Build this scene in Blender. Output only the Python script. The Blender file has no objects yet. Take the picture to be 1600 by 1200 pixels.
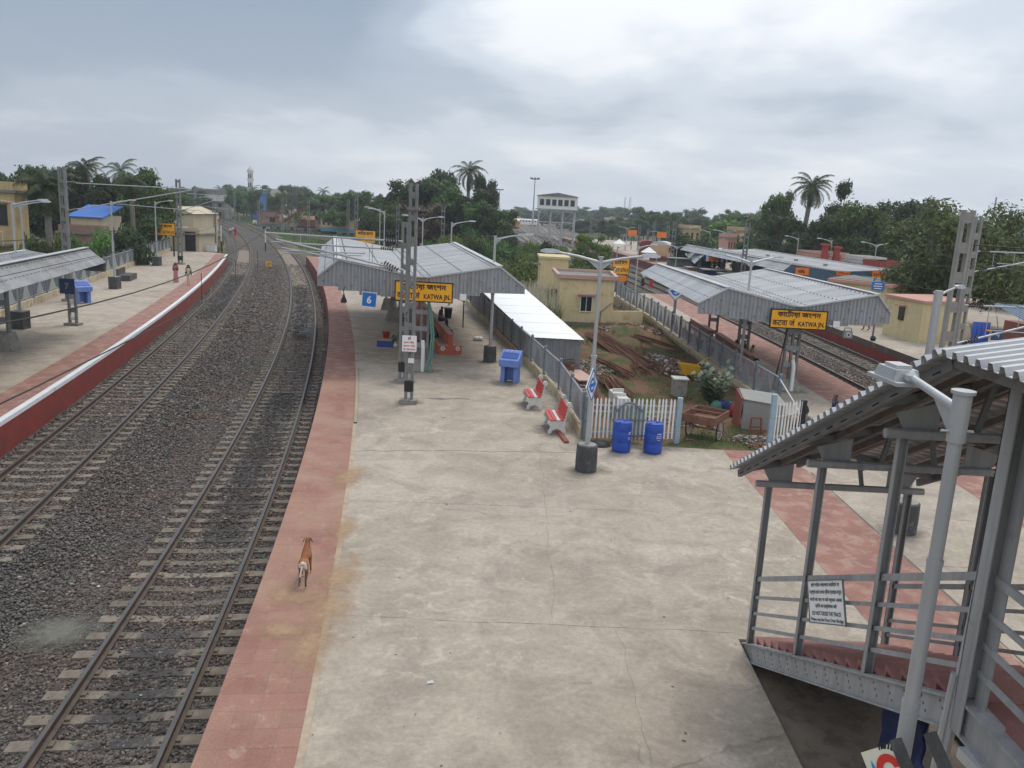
import bpy, bmesh, math, random
import numpy as np
from mathutils import Vector, Matrix
random.seed(7); RNG = np.random.default_rng(7)
scene = bpy.context.scene
COL = scene.collection

# ------------------------------------------------------------------ camera
CAM_H = 6.85                       # eye height above the platform (z = 0)
FPX = 1280.0                       # focal length in pixels of a 1600 px wide frame
PITCH = math.atan(271.6 / FPX); ROLL = math.atan(.052)
cr, sr, cp, sp = math.cos(ROLL), math.sin(ROLL), math.cos(PITCH), math.sin(PITCH)
_U0 = Vector((0, sp, cp)); _X0 = Vector((1, 0, 0)); FWD = Vector((0, cp, -sp))
CX = _X0 * cr + _U0 * sr; CY = -_X0 * sr + _U0 * cr
camd = bpy.data.cameras.new('camera'); cam = bpy.data.objects.new('camera', camd); COL.objects.link(cam)
m = Matrix((CX, CY, -FWD)).transposed().to_4x4(); m.translation = (0, 0, CAM_H); cam.matrix_world = m
camd.sensor_width = 36; camd.lens = 36 * FPX / 1600; camd.clip_start = .1; camd.clip_end = 6000
scene.camera = cam
def at(u, v, y):
    """world point at depth y that stands where the photograph shows (u, v)"""
    d = FWD + CX * ((u - 800) / FPX) - CY * ((v - 600) / FPX)
    return Vector((0, 0, CAM_H)) + d * (y / d.y)
def gnd(u, v, z=0.):
    d = FWD + CX * ((u - 800) / FPX) - CY * ((v - 600) / FPX)
    return Vector((0, 0, CAM_H)) + d * ((z - CAM_H) / d.z)

# ------------------------------------------------------------------ sky and sun
SUN_EL, SUN_AZ = math.radians(58), math.radians(25)      # azimuth from +Y towards +X
world = bpy.data.worlds.new('World'); scene.world = world; world.use_nodes = True
nt = world.node_tree; nt.nodes.clear()
def N(nt, t, **k):
    n = nt.nodes.new(t)
    for a, b in k.items(): setattr(n, a, b)
    return n
def ramp(nt, src, stops, interp='LINEAR'):
    r = N(nt, 'ShaderNodeValToRGB'); r.color_ramp.interpolation = interp
    e = r.color_ramp.elements
    while len(e) < len(stops): e.new(.5)
    for i, (p, c) in enumerate(stops):
        e[i].position = p; e[i].color = (*c, 1) if isinstance(c, tuple) else (c, c, c, 1)
    nt.links.new(src, r.inputs[0]); return r.outputs[0]
def math_(nt, op, a, b=None, c=None, clamp=False):
    n = N(nt, 'ShaderNodeMath', operation=op, use_clamp=clamp)
    for i, x in enumerate((a, b, c)):
        if x is None: continue
        if isinstance(x, (int, float)): n.inputs[i].default_value = x
        else: nt.links.new(x, n.inputs[i])
    return n.outputs[0]
def mixc(nt, f, a, b, bt='MIX'):
    n = N(nt, 'ShaderNodeMix', data_type='RGBA', blend_type=bt)
    for i, x in ((0, f), (6, a), (7, b)):
        if isinstance(x, (int, float)): n.inputs[i].default_value = x
        elif isinstance(x, tuple): n.inputs[i].default_value = (*x, 1)
        else: nt.links.new(x, n.inputs[i])
    return n.outputs[2]
tc = N(nt, 'ShaderNodeTexCoord')
sky = N(nt, 'ShaderNodeTexSky', sky_type='NISHITA', sun_disc=False, sun_elevation=SUN_EL, sun_rotation=SUN_AZ)
sky.air_density = 1.4; sky.dust_density = 3.0
sep = N(nt, 'ShaderNodeSeparateXYZ'); nt.links.new(tc.outputs['Generated'], sep.inputs[0])
# cloud deck: direction projected on a plane overhead
zc = math_(nt, 'MAXIMUM', sep.outputs[2], 0.0); zc = math_(nt, 'ADD', zc, .22)
px_ = math_(nt, 'DIVIDE', sep.outputs[0], zc); py_ = math_(nt, 'DIVIDE', sep.outputs[1], zc)
cmb = N(nt, 'ShaderNodeCombineXYZ'); nt.links.new(px_, cmb.inputs[0]); nt.links.new(py_, cmb.inputs[1])
def wnoise(scale, detail, rough, off, dist=0.):
    mp = N(nt, 'ShaderNodeMapping'); mp.inputs[1].default_value = off; nt.links.new(cmb.outputs[0], mp.inputs[0])
    n = N(nt, 'ShaderNodeTexNoise'); n.inputs['Scale'].default_value = scale; n.inputs['Detail'].default_value = detail
    n.inputs['Roughness'].default_value = rough; n.inputs['Distortion'].default_value = dist
    nt.links.new(mp.outputs[0], n.inputs['Vector']); return n.outputs[0]
n1 = wnoise(.9, 6, .5, (3.1, 1.7, .4), .3); n2 = wnoise(2.0, 6, .5, (8.3, 2.2, 5.1), .25)
t = math_(nt, 'ADD', math_(nt, 'ADD', math_(nt, 'MULTIPLY', n1, .5), .13), math_(nt, 'MULTIPLY', n2, .27))
wn = N(nt, 'ShaderNodeTexNoise'); wn.inputs['Scale'].default_value = 1.5; wn.inputs['Detail'].default_value = 6; nt.links.new(cmb.outputs[0], wn.inputs['Vector'])
wv = N(nt, 'ShaderNodeVectorMath', operation='MULTIPLY_ADD'); nt.links.new(wn.outputs['Color'], wv.inputs[0]); wv.inputs[1].default_value = (.9, .9, 0); nt.links.new(cmb.outputs[0], wv.inputs[2])
def bank(c, r, amp):      # a heavier or thinner part of the cloud deck
    global t
    d = N(nt, 'ShaderNodeVectorMath', operation='DISTANCE'); nt.links.new(wv.outputs[0], d.inputs[0]); d.inputs[1].default_value = (c[0] + .45, c[1] + .45, 0)
    t = math_(nt, 'ADD', t, math_(nt, 'MULTIPLY', ramp(nt, math_(nt, 'DIVIDE', d.outputs['Value'], r), [(0, 1.), (1., 0.)], 'EASE'), amp))
bank((-.85, 2.25), 1.2, -.21); bank((-1.9, 2.2), 1.3, -.14); bank((-.05, 2.1), .8, .12); bank((1.4, 1.8), 1.2, .05); bank((.95, 2.85), .6, -.08); bank((1.9, 2.6), .8, -.08); bank((-.3, -1.5), 2.5, .08)
# the heavier bank lies to the left of the view, the thin bright cloud to the right
side = math_(nt, 'MULTIPLY', px_, .03); t = math_(nt, 'ADD', t, side)
cl = ramp(nt, t, [(.30, (.255, .325, .430)), (.42, (.370, .440, .540)), (.51, (.580, .645, .735)), (.62, (.86, .885, .925))], 'EASE')
low = ramp(nt, sep.outputs[2], [(0, 1.), (.30, 0.)], 'EASE')
hz = ramp(nt, math_(nt, 'ADD', math_(nt, 'MULTIPLY', px_, .12), .5), [(.1, (.40, .43, .47)), (.45, (.53, .57, .62)), (.8, (.58, .64, .72))])
cl = mixc(nt, math_(nt, 'MULTIPLY', low, .5), cl, hz)
up = ramp(nt, sep.outputs[2], [(.25, 1.0), (.8, 1.25)])
cl = mixc(nt, 1.0, cl, up, 'MULTIPLY')
skc = mixc(nt, 1.0, sky.outputs[0], (.09, .09, .09), 'MULTIPLY')
fin = mixc(nt, .93, skc, cl)
bg = N(nt, 'ShaderNodeBackground'); nt.links.new(fin, bg.inputs[0]); bg.inputs[1].default_value = 1.0
wo = N(nt, 'ShaderNodeOutputWorld'); nt.links.new(bg.outputs[0], wo.inputs[0])
sund = bpy.data.lights.new('sun', 'SUN'); sund.energy = 1.5; sund.angle = math.radians(24); sund.color = (1, .95, .87)
sun = bpy.data.objects.new('sun', sund); COL.objects.link(sun)
sd = Vector((math.sin(SUN_AZ) * math.cos(SUN_EL), math.cos(SUN_AZ) * math.cos(SUN_EL), math.sin(SUN_EL)))
sun.rotation_euler = sd.to_track_quat('Z', 'Y').to_euler(); sun.location = (0, 0, 60)
vs = scene.view_settings; vs.view_transform = 'Standard'; vs.look = 'None'; vs.gamma = 1; vs.use_curve_mapping = False
vs.exposure = .26
scene.cycles.max_bounces = 5; scene.cycles.diffuse_bounces = 3; scene.cycles.glossy_bounces = 2
scene.cycles.transmission_bounces = 3; scene.cycles.volume_bounces = 0; scene.cycles.transparent_max_bounces = 20

# ------------------------------------------------------------------ materials
MATS = {}
def new_mat(name):
    ma = bpy.data.materials.new(name); ma.use_nodes = True; MATS[name] = ma
    return ma, ma.node_tree, ma.node_tree.nodes['Principled BSDF']
def noise(nt, vec, scale, detail=4, rough=.55, dist=0.):
    n = N(nt, 'ShaderNodeTexNoise'); n.inputs['Scale'].default_value = scale; n.inputs['Detail'].default_value = detail
    n.inputs['Roughness'].default_value = rough; n.inputs['Distortion'].default_value = dist
    nt.links.new(vec, n.inputs['Vector']); return n.outputs[0]
def bump(nt, h, strength, dist, bsdf, prev=None):
    b = N(nt, 'ShaderNodeBump'); b.inputs['Strength'].default_value = strength; b.inputs['Distance'].default_value = dist
    nt.links.new(h, b.inputs['Height'])
    if prev: nt.links.new(prev, b.inputs['Normal'])
    nt.links.new(b.outputs[0], bsdf.inputs['Normal']); return b.outputs[0]
def mat(name, c, rough=.75, var=.18, scale=2.5, c2=None, c2at=.62, bmp=.0, bscale=30, metal=0., rnd=0., streak=0., spec=.5):
    """painted / mineral / metal surface: base colour with uneven tone, patches of a second colour, fine relief"""
    if name in MATS: return MATS[name]
    ma, nt, b = new_mat(name); tc = N(nt, 'ShaderNodeTexCoord'); vec = tc.outputs['Object']
    b.inputs['Roughness'].default_value = rough; b.inputs['Metallic'].default_value = metal
    b.inputs['Specular IOR Level'].default_value = spec
    n = noise(nt, vec, scale, 6, .62)
    v = ramp(nt, n, [(.25, 1 - var), (.75, 1 + var)])
    col = mixc(nt, 1.0, c, v, 'MULTIPLY')
    if c2:
        n2 = noise(nt, vec, scale * 1.7, 7, .7, .3)
        col = mixc(nt, ramp(nt, n2, [(c2at - .06, 0.), (c2at + .06, 1.)]), col, c2)
    if streak:
        mp = N(nt, 'ShaderNodeMapping'); mp.inputs[3].default_value = (6, 6, .35); nt.links.new(vec, mp.inputs[0])
        n3 = noise(nt, mp.outputs[0], 1.4, 5, .6)
        col = mixc(nt, 1., col, ramp(nt, n3, [(.4, 1.), (.75, 1. - streak)]), 'MULTIPLY')
    if rnd:
        oi = N(nt, 'ShaderNodeObjectInfo')
        col = mixc(nt, 1., col, ramp(nt, oi.outputs['Random'], [(0, 1 - rnd), (1, 1 + rnd)]), 'MULTIPLY')
    nt.links.new(col, b.inputs['Base Color'])
    if bmp: bump(nt, noise(nt, vec, bscale, 5, .6), bmp, .02, b)
    return ma

def concrete_mat(name, a, bcol, scuff, sand=None, seed=0., wet=None):
    ma, nt, b = new_mat(name); ge = N(nt, 'ShaderNodeNewGeometry')
    mp = N(nt, 'ShaderNodeMapping'); mp.inputs[1].default_value = (seed, seed * 1.7, 0); nt.links.new(ge.outputs['Position'], mp.inputs[0]); vec = mp.outputs[0]
    col = mixc(nt, ramp(nt, noise(nt, vec, .22, 5, .6, .4), [(.38, 0.), (.62, 1.)]), a, bcol)
    dk = ramp(nt, noise(nt, vec, .95, 9, .72, .6), [(.38, .79), (.58, 1.06)])
    col = mixc(nt, 1., col, dk, 'MULTIPLY')
    m2 = ramp(nt, noise(nt, vec, 1.9, 10, .76, .9), [(.52, 0.), (.65, .8)])
    m3 = ramp(nt, noise(nt, vec, .16, 3, .5), [(.38, .15), (.6, 1.)])
    col = mixc(nt, math_(nt, 'MULTIPLY', m2, m3), col, scuff)
    # worn, peeling top coat: broken pale flakes
    fl = ramp(nt, noise(nt, vec, 6.5, 6, .7, 1.5), [(.60, 0.), (.68, .35)])
    col = mixc(nt, math_(nt, 'MULTIPLY', fl, m3), col, tuple(min(1, x * 1.12) for x in scuff))
    g = ramp(nt, noise(nt, vec, 9, 9, .8), [(.32, .80), (.68, 1.16)])
    col = mixc(nt, 1., col, g, 'MULTIPLY')
    # specks and small litter stains
    vo = N(nt, 'ShaderNodeTexVoronoi'); vo.inputs['Scale'].default_value = 2.6; nt.links.new(vec, vo.inputs['Vector'])
    spk = ramp(nt, vo.outputs['Distance'], [(.018, 1.), (.045, 0.)])
    col = mixc(nt, math_(nt, 'MULTIPLY', spk, .75), col, (.06, .05, .045))
    # hairline cracks
    wv = N(nt, 'ShaderNodeVectorMath', operation='MULTIPLY_ADD')
    nn = N(nt, 'ShaderNodeTexNoise'); nn.inputs['Scale'].default_value = 1.1; nn.inputs['Detail'].default_value = 6; nt.links.new(vec, nn.inputs['Vector'])
    nt.links.new(nn.outputs['Color'], wv.inputs[0]); wv.inputs[1].default_value = (1.1, 1.1, 0); nt.links.new(vec, wv.inputs[2])
    ve = N(nt, 'ShaderNodeTexVoronoi', feature='DISTANCE_TO_EDGE'); ve.inputs['Scale'].default_value = .16; nt.links.new(wv.outputs[0], ve.inputs['Vector'])
    ck = math_(nt, 'MULTIPLY', ramp(nt, ve.outputs['Distance'], [(.0006, 1.), (.0022, 0.)]), ramp(nt, noise(nt, vec, .5, 3), [(.55, 0.), (.64, .55)]))
    col = mixc(nt, ck, col, (.10, .085, .07))
    if sand:
        n4 = noise(nt, vec, .55, 6, .65, .6); col = mixc(nt, ramp(nt, n4, [(.64, 0.), (.74, .65)]), col, sand)
    nt.links.new(col, b.inputs['Base Color']); b.inputs['Roughness'].default_value = .86
    b.inputs['Specular IOR Level'].default_value = .3
    h = math_(nt, 'ADD', noise(nt, vec, 42, 4, .7), math_(nt, 'MULTIPLY', noise(nt, vec, 1.4, 6, .65), 1.6))
    bump(nt, h, .35, .02, b); return ma

def leaf_mat(name, c, hue=.06):
    ma, nt, b = new_mat(name); at_ = N(nt, 'ShaderNodeAttribute', attribute_name='tint')
    oi = N(nt, 'ShaderNodeObjectInfo')
    k = ramp(nt, at_.outputs['Fac'], [(0., .55), (1., 1.45)])
    col = mixc(nt, 1., c, k, 'MULTIPLY')
    hs = N(nt, 'ShaderNodeHueSaturation'); nt.links.new(col, hs.inputs['Color'])
    nt.links.new(math_(nt, 'MULTIPLY_ADD', oi.outputs['Random'], hue, .5 - hue / 2), hs.inputs['Hue'])
    nt.links.new(math_(nt, 'MULTIPLY_ADD', oi.outputs['Random'], .5, .75), hs.inputs['Value'])
    nt.links.new(hs.outputs[0], b.inputs['Base Color']); b.inputs['Roughness'].default_value = .6
    b.inputs['Specular IOR Level'].default_value = .35
    tr = N(nt, 'ShaderNodeBsdfTranslucent'); nt.links.new(hs.outputs[0], tr.inputs[0])
    mx = N(nt, 'ShaderNodeMixShader'); mx.inputs[0].default_value = .28
    nt.links.new(b.outputs[0], mx.inputs[1]); nt.links.new(tr.outputs[0], mx.inputs[2])
    nt.links.new(mx.outputs[0], nt.nodes['Material Output'].inputs[0]); return ma

TMP = bpy.data.scenes.new('workbench')      # lettering and bodies are evaluated here, then the scene is removed
def tmp_dg():
    with bpy.context.temp_override(scene=TMP, view_layer=TMP.view_layers[0]):
        dg = bpy.context.evaluated_depsgraph_get(); dg.update(); return dg
# ------------------------------------------------------------------ mesh helpers
class MB:
    def __init__(s): s.v = []; s.f = []; s.mi = []
    def add(s, vs, fs, mi=0):
        o = len(s.v); s.v += [tuple(x) for x in vs]; s.f += [tuple(i + o for i in f) for f in fs]; s.mi += [mi] * len(fs); return s
    def box(s, c, size, rz=0., mi=0, rot=None):
        hx, hy, hz = (q / 2 for q in size); R = rot or Matrix.Rotation(rz, 3, 'Z'); c = Vector(c)
        vs = [c + R @ Vector((x, y, z)) for z in (-hz, hz) for x, y in ((-hx, -hy), (hx, -hy), (hx, hy), (-hx, hy))]
        return s.add(vs, [(3, 2, 1, 0), (4, 5, 6, 7), (0, 1, 5, 4), (1, 2, 6, 5), (2, 3, 7, 6), (3, 0, 4, 7)], mi)
    def bar(s, p, q, w, h, mi=0, up=(0, 0, 1)):
        """rectangular bar from p to q, w across, h along 'up'"""
        p, q = Vector(p), Vector(q); d = (q - p); L = d.length; d.normalize()
        x = d.cross(Vector(up));
        if x.length < 1e-4: x = d.cross(Vector((1, 0, 0)))
        x.normalize(); z = x.cross(d)
        R = Matrix((x, d, z)).transposed(); return s.box((p + q) / 2, (w, L, h), rot=R, mi=mi)
    def tube(s, p, q, r1, r2=None, n=8, mi=0, cap=True):
        p, q = Vector(p), Vector(q); d = (q - p).normalized(); r2 = r1 if r2 is None else r2
        x = d.cross(Vector((0, 0, 1)));
        if x.length < 1e-4: x = Vector((1, 0, 0))
        x.normalize(); y = d.cross(x); vs = []
        for c, r in ((p, r1), (q, r2)):
            vs += [c + (x * math.cos(2 * math.pi * i / n) + y * math.sin(2 * math.pi * i / n)) * r for i in range(n)]
        fs = [(i, (i + 1) % n, n + (i + 1) % n, n + i) for i in range(n)]
        if cap: fs += [tuple(range(n))[::-1], tuple(range(n, 2 * n))]
        return s.add(vs, fs, mi)
    def path(s, pts, r, n=6, mi=0):
        pts = [Vector(p) for p in pts]; rs = r if isinstance(r, (list, tuple)) else [r] * len(pts); vs = []
        px = None
        for i, p in enumerate(pts):
            d = (pts[min(i + 1, len(pts) - 1)] - pts[max(i - 1, 0)]).normalized()
            x = px - d * px.dot(d) if px is not None else d.cross(Vector((0, 0, 1)))
            if x.length < 1e-3: x = d.cross(Vector((1, 0, .1)))
            x.normalize(); px = x; y = d.cross(x)
            vs += [p + (x * math.cos(2 * math.pi * j / n) + y * math.sin(2 * math.pi * j / n)) * rs[i] for j in range(n)]
        fs = [(i * n + j, i * n + (j + 1) % n, (i + 1) * n + (j + 1) % n, (i + 1) * n + j) for i in range(len(pts) - 1) for j in range(n)]
        fs += [tuple(range(n))[::-1], tuple(range((len(pts) - 1) * n, len(pts) * n))]
        return s.add(vs, fs, mi)
    def lathe(s, prof, n=16, c=(0, 0, 0), mi=0):
        vs = [(c[0] + r * math.cos(2 * math.pi * j / n), c[1] + r * math.sin(2 * math.pi * j / n), c[2] + z) for r, z in prof for j in range(n)]
        fs = [(i * n + j, i * n + (j + 1) % n, (i + 1) * n + (j + 1) % n, (i + 1) * n + j) for i in range(len(prof) - 1) for j in range(n)]
        fs += [tuple(range(n))[::-1], tuple(range((len(prof) - 1) * n, len(prof) * n))]
        return s.add(vs, fs, mi)
    def prism(s, poly, z0, z1, mi=0):
        n = len(poly); a = sum(poly[i][0] * poly[(i + 1) % n][1] - poly[(i + 1) % n][0] * poly[i][1] for i in range(n))
        if a < 0: poly = poly[::-1]
        vs = [(x, y, z0) for x, y in poly] + [(x, y, z1) for x, y in poly]
        return s.add(vs, [tuple(range(n))[::-1], tuple(range(n, 2 * n))] + [(i, (i + 1) % n, n + (i + 1) % n, n + i) for i in range(n)], mi)
    def slab(s, poly3, thick, mi=0):
        """planar polygon given a thickness along its normal"""
        p = [Vector(q) for q in poly3]; nrm = (p[1] - p[0]).cross(p[2] - p[1]).normalized() * thick; n = len(p)
        return s.add(p + [q - nrm for q in p], [tuple(range(n)), tuple(range(n, 2 * n))[::-1]] + [(i, n + i, n + (i + 1) % n, (i + 1) % n) for i in range(n)], mi)
    def profile(s, pts2, p, q, side, up=(0, 0, 1), mi=0):
        """closed 2-D profile (a across 'side', b along 'up') swept from p to q"""
        p, q, side, up = Vector(p), Vector(q), Vector(side), Vector(up); n = len(pts2)
        vs = [c + side * a + up * b for c in (p, q) for a, b in pts2]
        return s.add(vs, [(i, (i + 1) % n, n + (i + 1) % n, n + i) for i in range(n)] + [tuple(range(n))[::-1], tuple(range(n, 2 * n))], mi)
def obj(name, mb, m_, parent=None, smooth=False, loc=None):
    """link a mesh; if it has a parent its vertices were given in world space and are moved to the parent's frame"""
    if isinstance(mb, MB):
        me = bpy.data.meshes.new(name)
        off = Vector((0, 0, 0))
        if loc is not None: off = Vector(loc)
        me.from_pydata([tuple(Vector(v) - off) for v in mb.v], [], mb.f)
        ms = m_ if isinstance(m_, (list, tuple)) else [m_]
        for x in ms: me.materials.append(MATS[x] if isinstance(x, str) else x)
        if len(ms) > 1: me.polygons.foreach_set('material_index', mb.mi)
        if smooth: me.polygons.foreach_set('use_smooth', [True] * len(me.polygons))
        me.update()
        if smooth: me.set_sharp_from_angle(angle=.75)
    else: me = mb
    o = bpy.data.objects.new(name, me); COL.objects.link(o)
    if parent is not None: o.parent = parent
    return o
WORLDPOS = {}
def tag(o, label, cat, group=None):
    o['label'] = label; o['category'] = cat
    if group: o['group'] = group
    return o
class Thing:
    """an Empty at the thing's base; parts are given in world space (local=False) or in the thing's own frame"""
    def __init__(s, name, label, cat, loc=(0, 0, 0), rz=0., group=None, local=False):
        s.e = bpy.data.objects.new(name, None); COL.objects.link(s.e); s.e.empty_display_size = .2
        s.e.location = loc; s.e.rotation_euler = (0, 0, rz); s.loc = Vector((0, 0, 0)) if local else Vector(loc); tag(s.e, label, cat, group)
    def part(s, name, mb, m_, smooth=False, of=None, label=None):
        o = obj(name, mb, m_, None, smooth, loc=s.loc) if isinstance(mb, MB) else obj(name, mb, m_)
        o.parent = of or s.e
        if label: o['label'] = label
        return o
def dup(e, loc, rz=0., label=None, scale=None):
    def rec(o, par):
        c = o.copy(); COL.objects.link(c); c.parent = par
        for ch in kids.get(o.name, ()): rec(ch, c)
        return c
    kids = {}
    def walk(o):
        kids[o.name] = list(o.children)
        for ch in o.children: walk(ch)
    walk(e); r = rec(e, None); r.location = loc; r.rotation_euler = (0, 0, rz)
    if scale: r.scale = scale if isinstance(scale, tuple) else (scale,) * 3
    if label: r['label'] = label
    return r
def structure(name, mb, m_, smooth=False):
    o = obj(name, mb, m_, None, smooth); o['kind'] = 'structure'; return o
def np_mesh(name, verts, quads, m_, tint=None, smooth=False, tris=False):
    """mesh from numpy arrays; quads (n,4) or (n,3); tint = per-vertex float"""
    me = bpy.data.meshes.new(name); k = quads.shape[1]
    me.vertices.add(len(verts)); me.vertices.foreach_set('co', np.asarray(verts, np.float32).ravel())
    me.loops.add(quads.size); me.loops.foreach_set('vertex_index', quads.astype(np.int32).ravel())
    me.polygons.add(len(quads)); me.polygons.foreach_set('loop_start', np.arange(0, quads.size, k, dtype=np.int32))
    me.polygons.foreach_set('loop_total', np.full(len(quads), k, np.int32))
    if smooth: me.polygons.foreach_set('use_smooth', np.ones(len(quads), bool))
    if tint is not None:
        a = me.attributes.new('tint', 'FLOAT', 'POINT'); a.data.foreach_set('value', np.asarray(tint, np.float32))
    me.update(calc_edges=True); me.materials.append(MATS[m_] if isinstance(m_, str) else m_); return me
def text_mb(s, size, bold=.0, outline=False, center=True):
    """lettering as flat geometry in the XZ plane facing -Y; returns (verts, faces, width)"""
    c = bpy.data.curves.new('t', 'FONT'); c.body = s; c.size = size; c.resolution_u = 2
    if outline: c.fill_mode = 'NONE'; c.bevel_depth = outline * size; c.bevel_resolution = 0; c.resolution_u = 1
    else: c.offset = bold * size
    o = bpy.data.objects.new('t', c); TMP.collection.objects.link(o)
    dg = tmp_dg(); me = bpy.data.meshes.new_from_object(o.evaluated_get(dg))
    v = np.array([x.co for x in me.vertices]) if len(me.vertices) else np.zeros((0, 3)); f = [tuple(p.vertices) for p in me.polygons]
    bpy.data.objects.remove(o); bpy.data.curves.remove(c); bpy.data.meshes.remove(me)
    w = np.ptp(v[:, 0]) if len(v) else 0
    if center and len(v): v[:, 0] -= (v[:, 0].min() + v[:, 0].max()) / 2
    return v, f, w
def put_text(mb, s, size, origin, xdir=(1, 0, 0), zdir=(0, 0, 1), width=None, bold=0., outline=False, mi=0, center=True):
    """write s so that its baseline centre is at origin; fitted to 'width' if given"""
    v, f, w = text_mb(s, size, bold, outline, center)
    if not len(v): return mb
    k = (width / w) if (width and w) else 1.
    O, X, Z = Vector(origin), Vector(xdir).normalized(), Vector(zdir).normalized(); Nn = X.cross(Z)
    return mb.add([O + X * (a[0] * k) + Z * float(a[1]) + Nn * float(a[2] * (.05 if outline else 0)) for a in v], f, mi)
# ------------------------------------------------------------------ colours of the place
def dusty_tile(name):
    ma, nt, b = new_mat(name); ge = N(nt, 'ShaderNodeNewGeometry'); vec = ge.outputs['Position']; oi = N(nt, 'ShaderNodeObjectInfo')
    col = mixc(nt, 1., (.278, .130, .102), ramp(nt, oi.outputs['Random'], [(0, .90), (1, 1.10)]), 'MULTIPLY')
    col = mixc(nt, ramp(nt, noise(nt, vec, .45, 7, .62, .4), [(.38, .08), (.66, .85)]), col, (.365, .238, .170))
    col = mixc(nt, ramp(nt, noise(nt, vec, 3.2, 8, .72, .5), [(.56, 0.), (.68, .5)]), col, (.44, .33, .25))
    col = mixc(nt, 1., col, ramp(nt, noise(nt, vec, 26, 5, .75), [(.3, .84), (.7, 1.14)]), 'MULTIPLY')
    nt.links.new(col, b.inputs['Base Color']); b.inputs['Roughness'].default_value = .85; b.inputs['Specular IOR Level'].default_value = .3
    bump(nt, noise(nt, vec, 40, 4, .7), .3, .02, b)
def oily_sleeper():
    ma, nt, b = new_mat('sleeper_oily'); tc = N(nt, 'ShaderNodeTexCoord'); vec = tc.outputs['Object']; sx = N(nt, 'ShaderNodeSeparateXYZ'); nt.links.new(vec, sx.inputs[0]); oi = N(nt, 'ShaderNodeObjectInfo')
    ax = math_(nt, 'ABSOLUTE', math_(nt, 'ADD', sx.outputs[0], math_(nt, 'MULTIPLY', math_(nt, 'SUBTRACT', oi.outputs['Random'], .5), .3))); ax = math_(nt, 'ADD', ax, math_(nt, 'MULTIPLY', math_(nt, 'SUBTRACT', noise(nt, vec, 4., 5), .5), .9))
    base = mixc(nt, ramp(nt, noise(nt, vec, 3., 6, .65), [(.4, 0.), (.6, 1.)]), (.20, .17, .13), (.13, .105, .08))
    col = mixc(nt, ramp(nt, ax, [(.35, .9), (.62, 0.)]), base, (.028, .027, .030)); nt.links.new(col, b.inputs['Base Color']); b.inputs['Roughness'].default_value = .75
    bump(nt, noise(nt, vec, 30, 5), .4, .02, b)
mat('plinth_tan', (.33, .27, .20), .9, .2, 2.)
RAIL_Z = -.82; BAL_Z = -1.03; SOIL_Z = -1.16
concrete_mat('platform_concrete', (.408, .348, .283), (.350, .294, .234), (.528, .466, .388), seed=3.)
concrete_mat('far_concrete', (.42, .355, .285), (.35, .295, .235), (.51, .45, .375), seed=11.)
mat('red_paint', (.262, .126, .098), .85, .2, 1.1, (.345, .21, .16), .54, .3, 40)
dusty_tile('red_tile')
mat('sand_line', (.37, .285, .200), .9, .22, 2.2, (.42, .34, .25), .52, .3, 30)
mat('white_kerb', (.66, .67, .68), .75, .12, 1.5, (.45, .44, .42), .66)
mat('wall_red', (.205, .030, .022), .8, .2, 1.2, (.13, .035, .028), .6)
mat('wall_grime', (.10, .075, .062), .9, .25, 1.5, (.17, .13, .10), .6)
mat('sleeper_concrete', (.190, .160, .122), .9, .25, 3., (.13, .105, .08), .55, .4, 30, rnd=.25)
oily_sleeper()
mat('rail_rust', (.085, .058, .043), .7, .2, 3., (.055, .042, .036), .55)
mat('rail_head', (.105, .095, .088), .42, .2, 3., metal=.35)
mat('mud', (.225, .180, .135), .95, .2, 1.1, (.15, .12, .095), .56, .5, 25)
mat('oil', (.030, .030, .034), .55, .3, 2., (.06, .055, .055), .6, .5, 25)

def stone_mat(name, c, hi):
    ma, nt, b = new_mat(name); a = N(nt, 'ShaderNodeAttribute', attribute_name='tint')
    ge = N(nt, 'ShaderNodeNewGeometry')
    base = mixc(nt, ramp(nt, noise(nt, ge.outputs['Position'], .55, 5, .6), [(.42, 0.), (.62, 1.)]), c, hi)
    col = mixc(nt, 1., base, ramp(nt, a.outputs['Fac'], [(0, .32), (.75, 1.25), (1., 2.3)]), 'MULTIPLY')
    nt.links.new(col, b.inputs['Base Color']); b.inputs['Roughness'].default_value = .85; b.inputs['Specular IOR Level'].default_value = .25
stone_mat('ballast_stone', (.150, .134, .121), (.165, .124, .103))
def bed_mat(name, dark, lite, sc):
    ma, nt, b = new_mat(name); ge = N(nt, 'ShaderNodeNewGeometry'); vec = ge.outputs['Position']
    vo = N(nt, 'ShaderNodeTexVoronoi'); vo.inputs['Scale'].default_value = sc; nt.links.new(vec, vo.inputs['Vector'])
    se = N(nt, 'ShaderNodeSeparateColor'); nt.links.new(vo.outputs['Color'], se.inputs[0])
    col = mixc(nt, se.outputs[0], dark, lite)
    col = mixc(nt, 1., col, ramp(nt, vo.outputs['Distance'], [(.2, 1.15), (.75, .45)]), 'MULTIPLY')
    col = mixc(nt, 1., col, ramp(nt, noise(nt, vec, .35, 6, .6), [(.35, .8), (.65, 1.2)]), 'MULTIPLY')
    nt.links.new(col, b.inputs['Base Color']); b.inputs['Roughness'].default_value = .9; b.inputs['Specular IOR Level'].default_value = .2
    h = math_(nt, 'SUBTRACT', 1., vo.outputs['Distance']); bump(nt, h, .9, .05, b)
bed_mat('ballast_bed', (.082, .072, .065), (.175, .153, .137), 17.)
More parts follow.
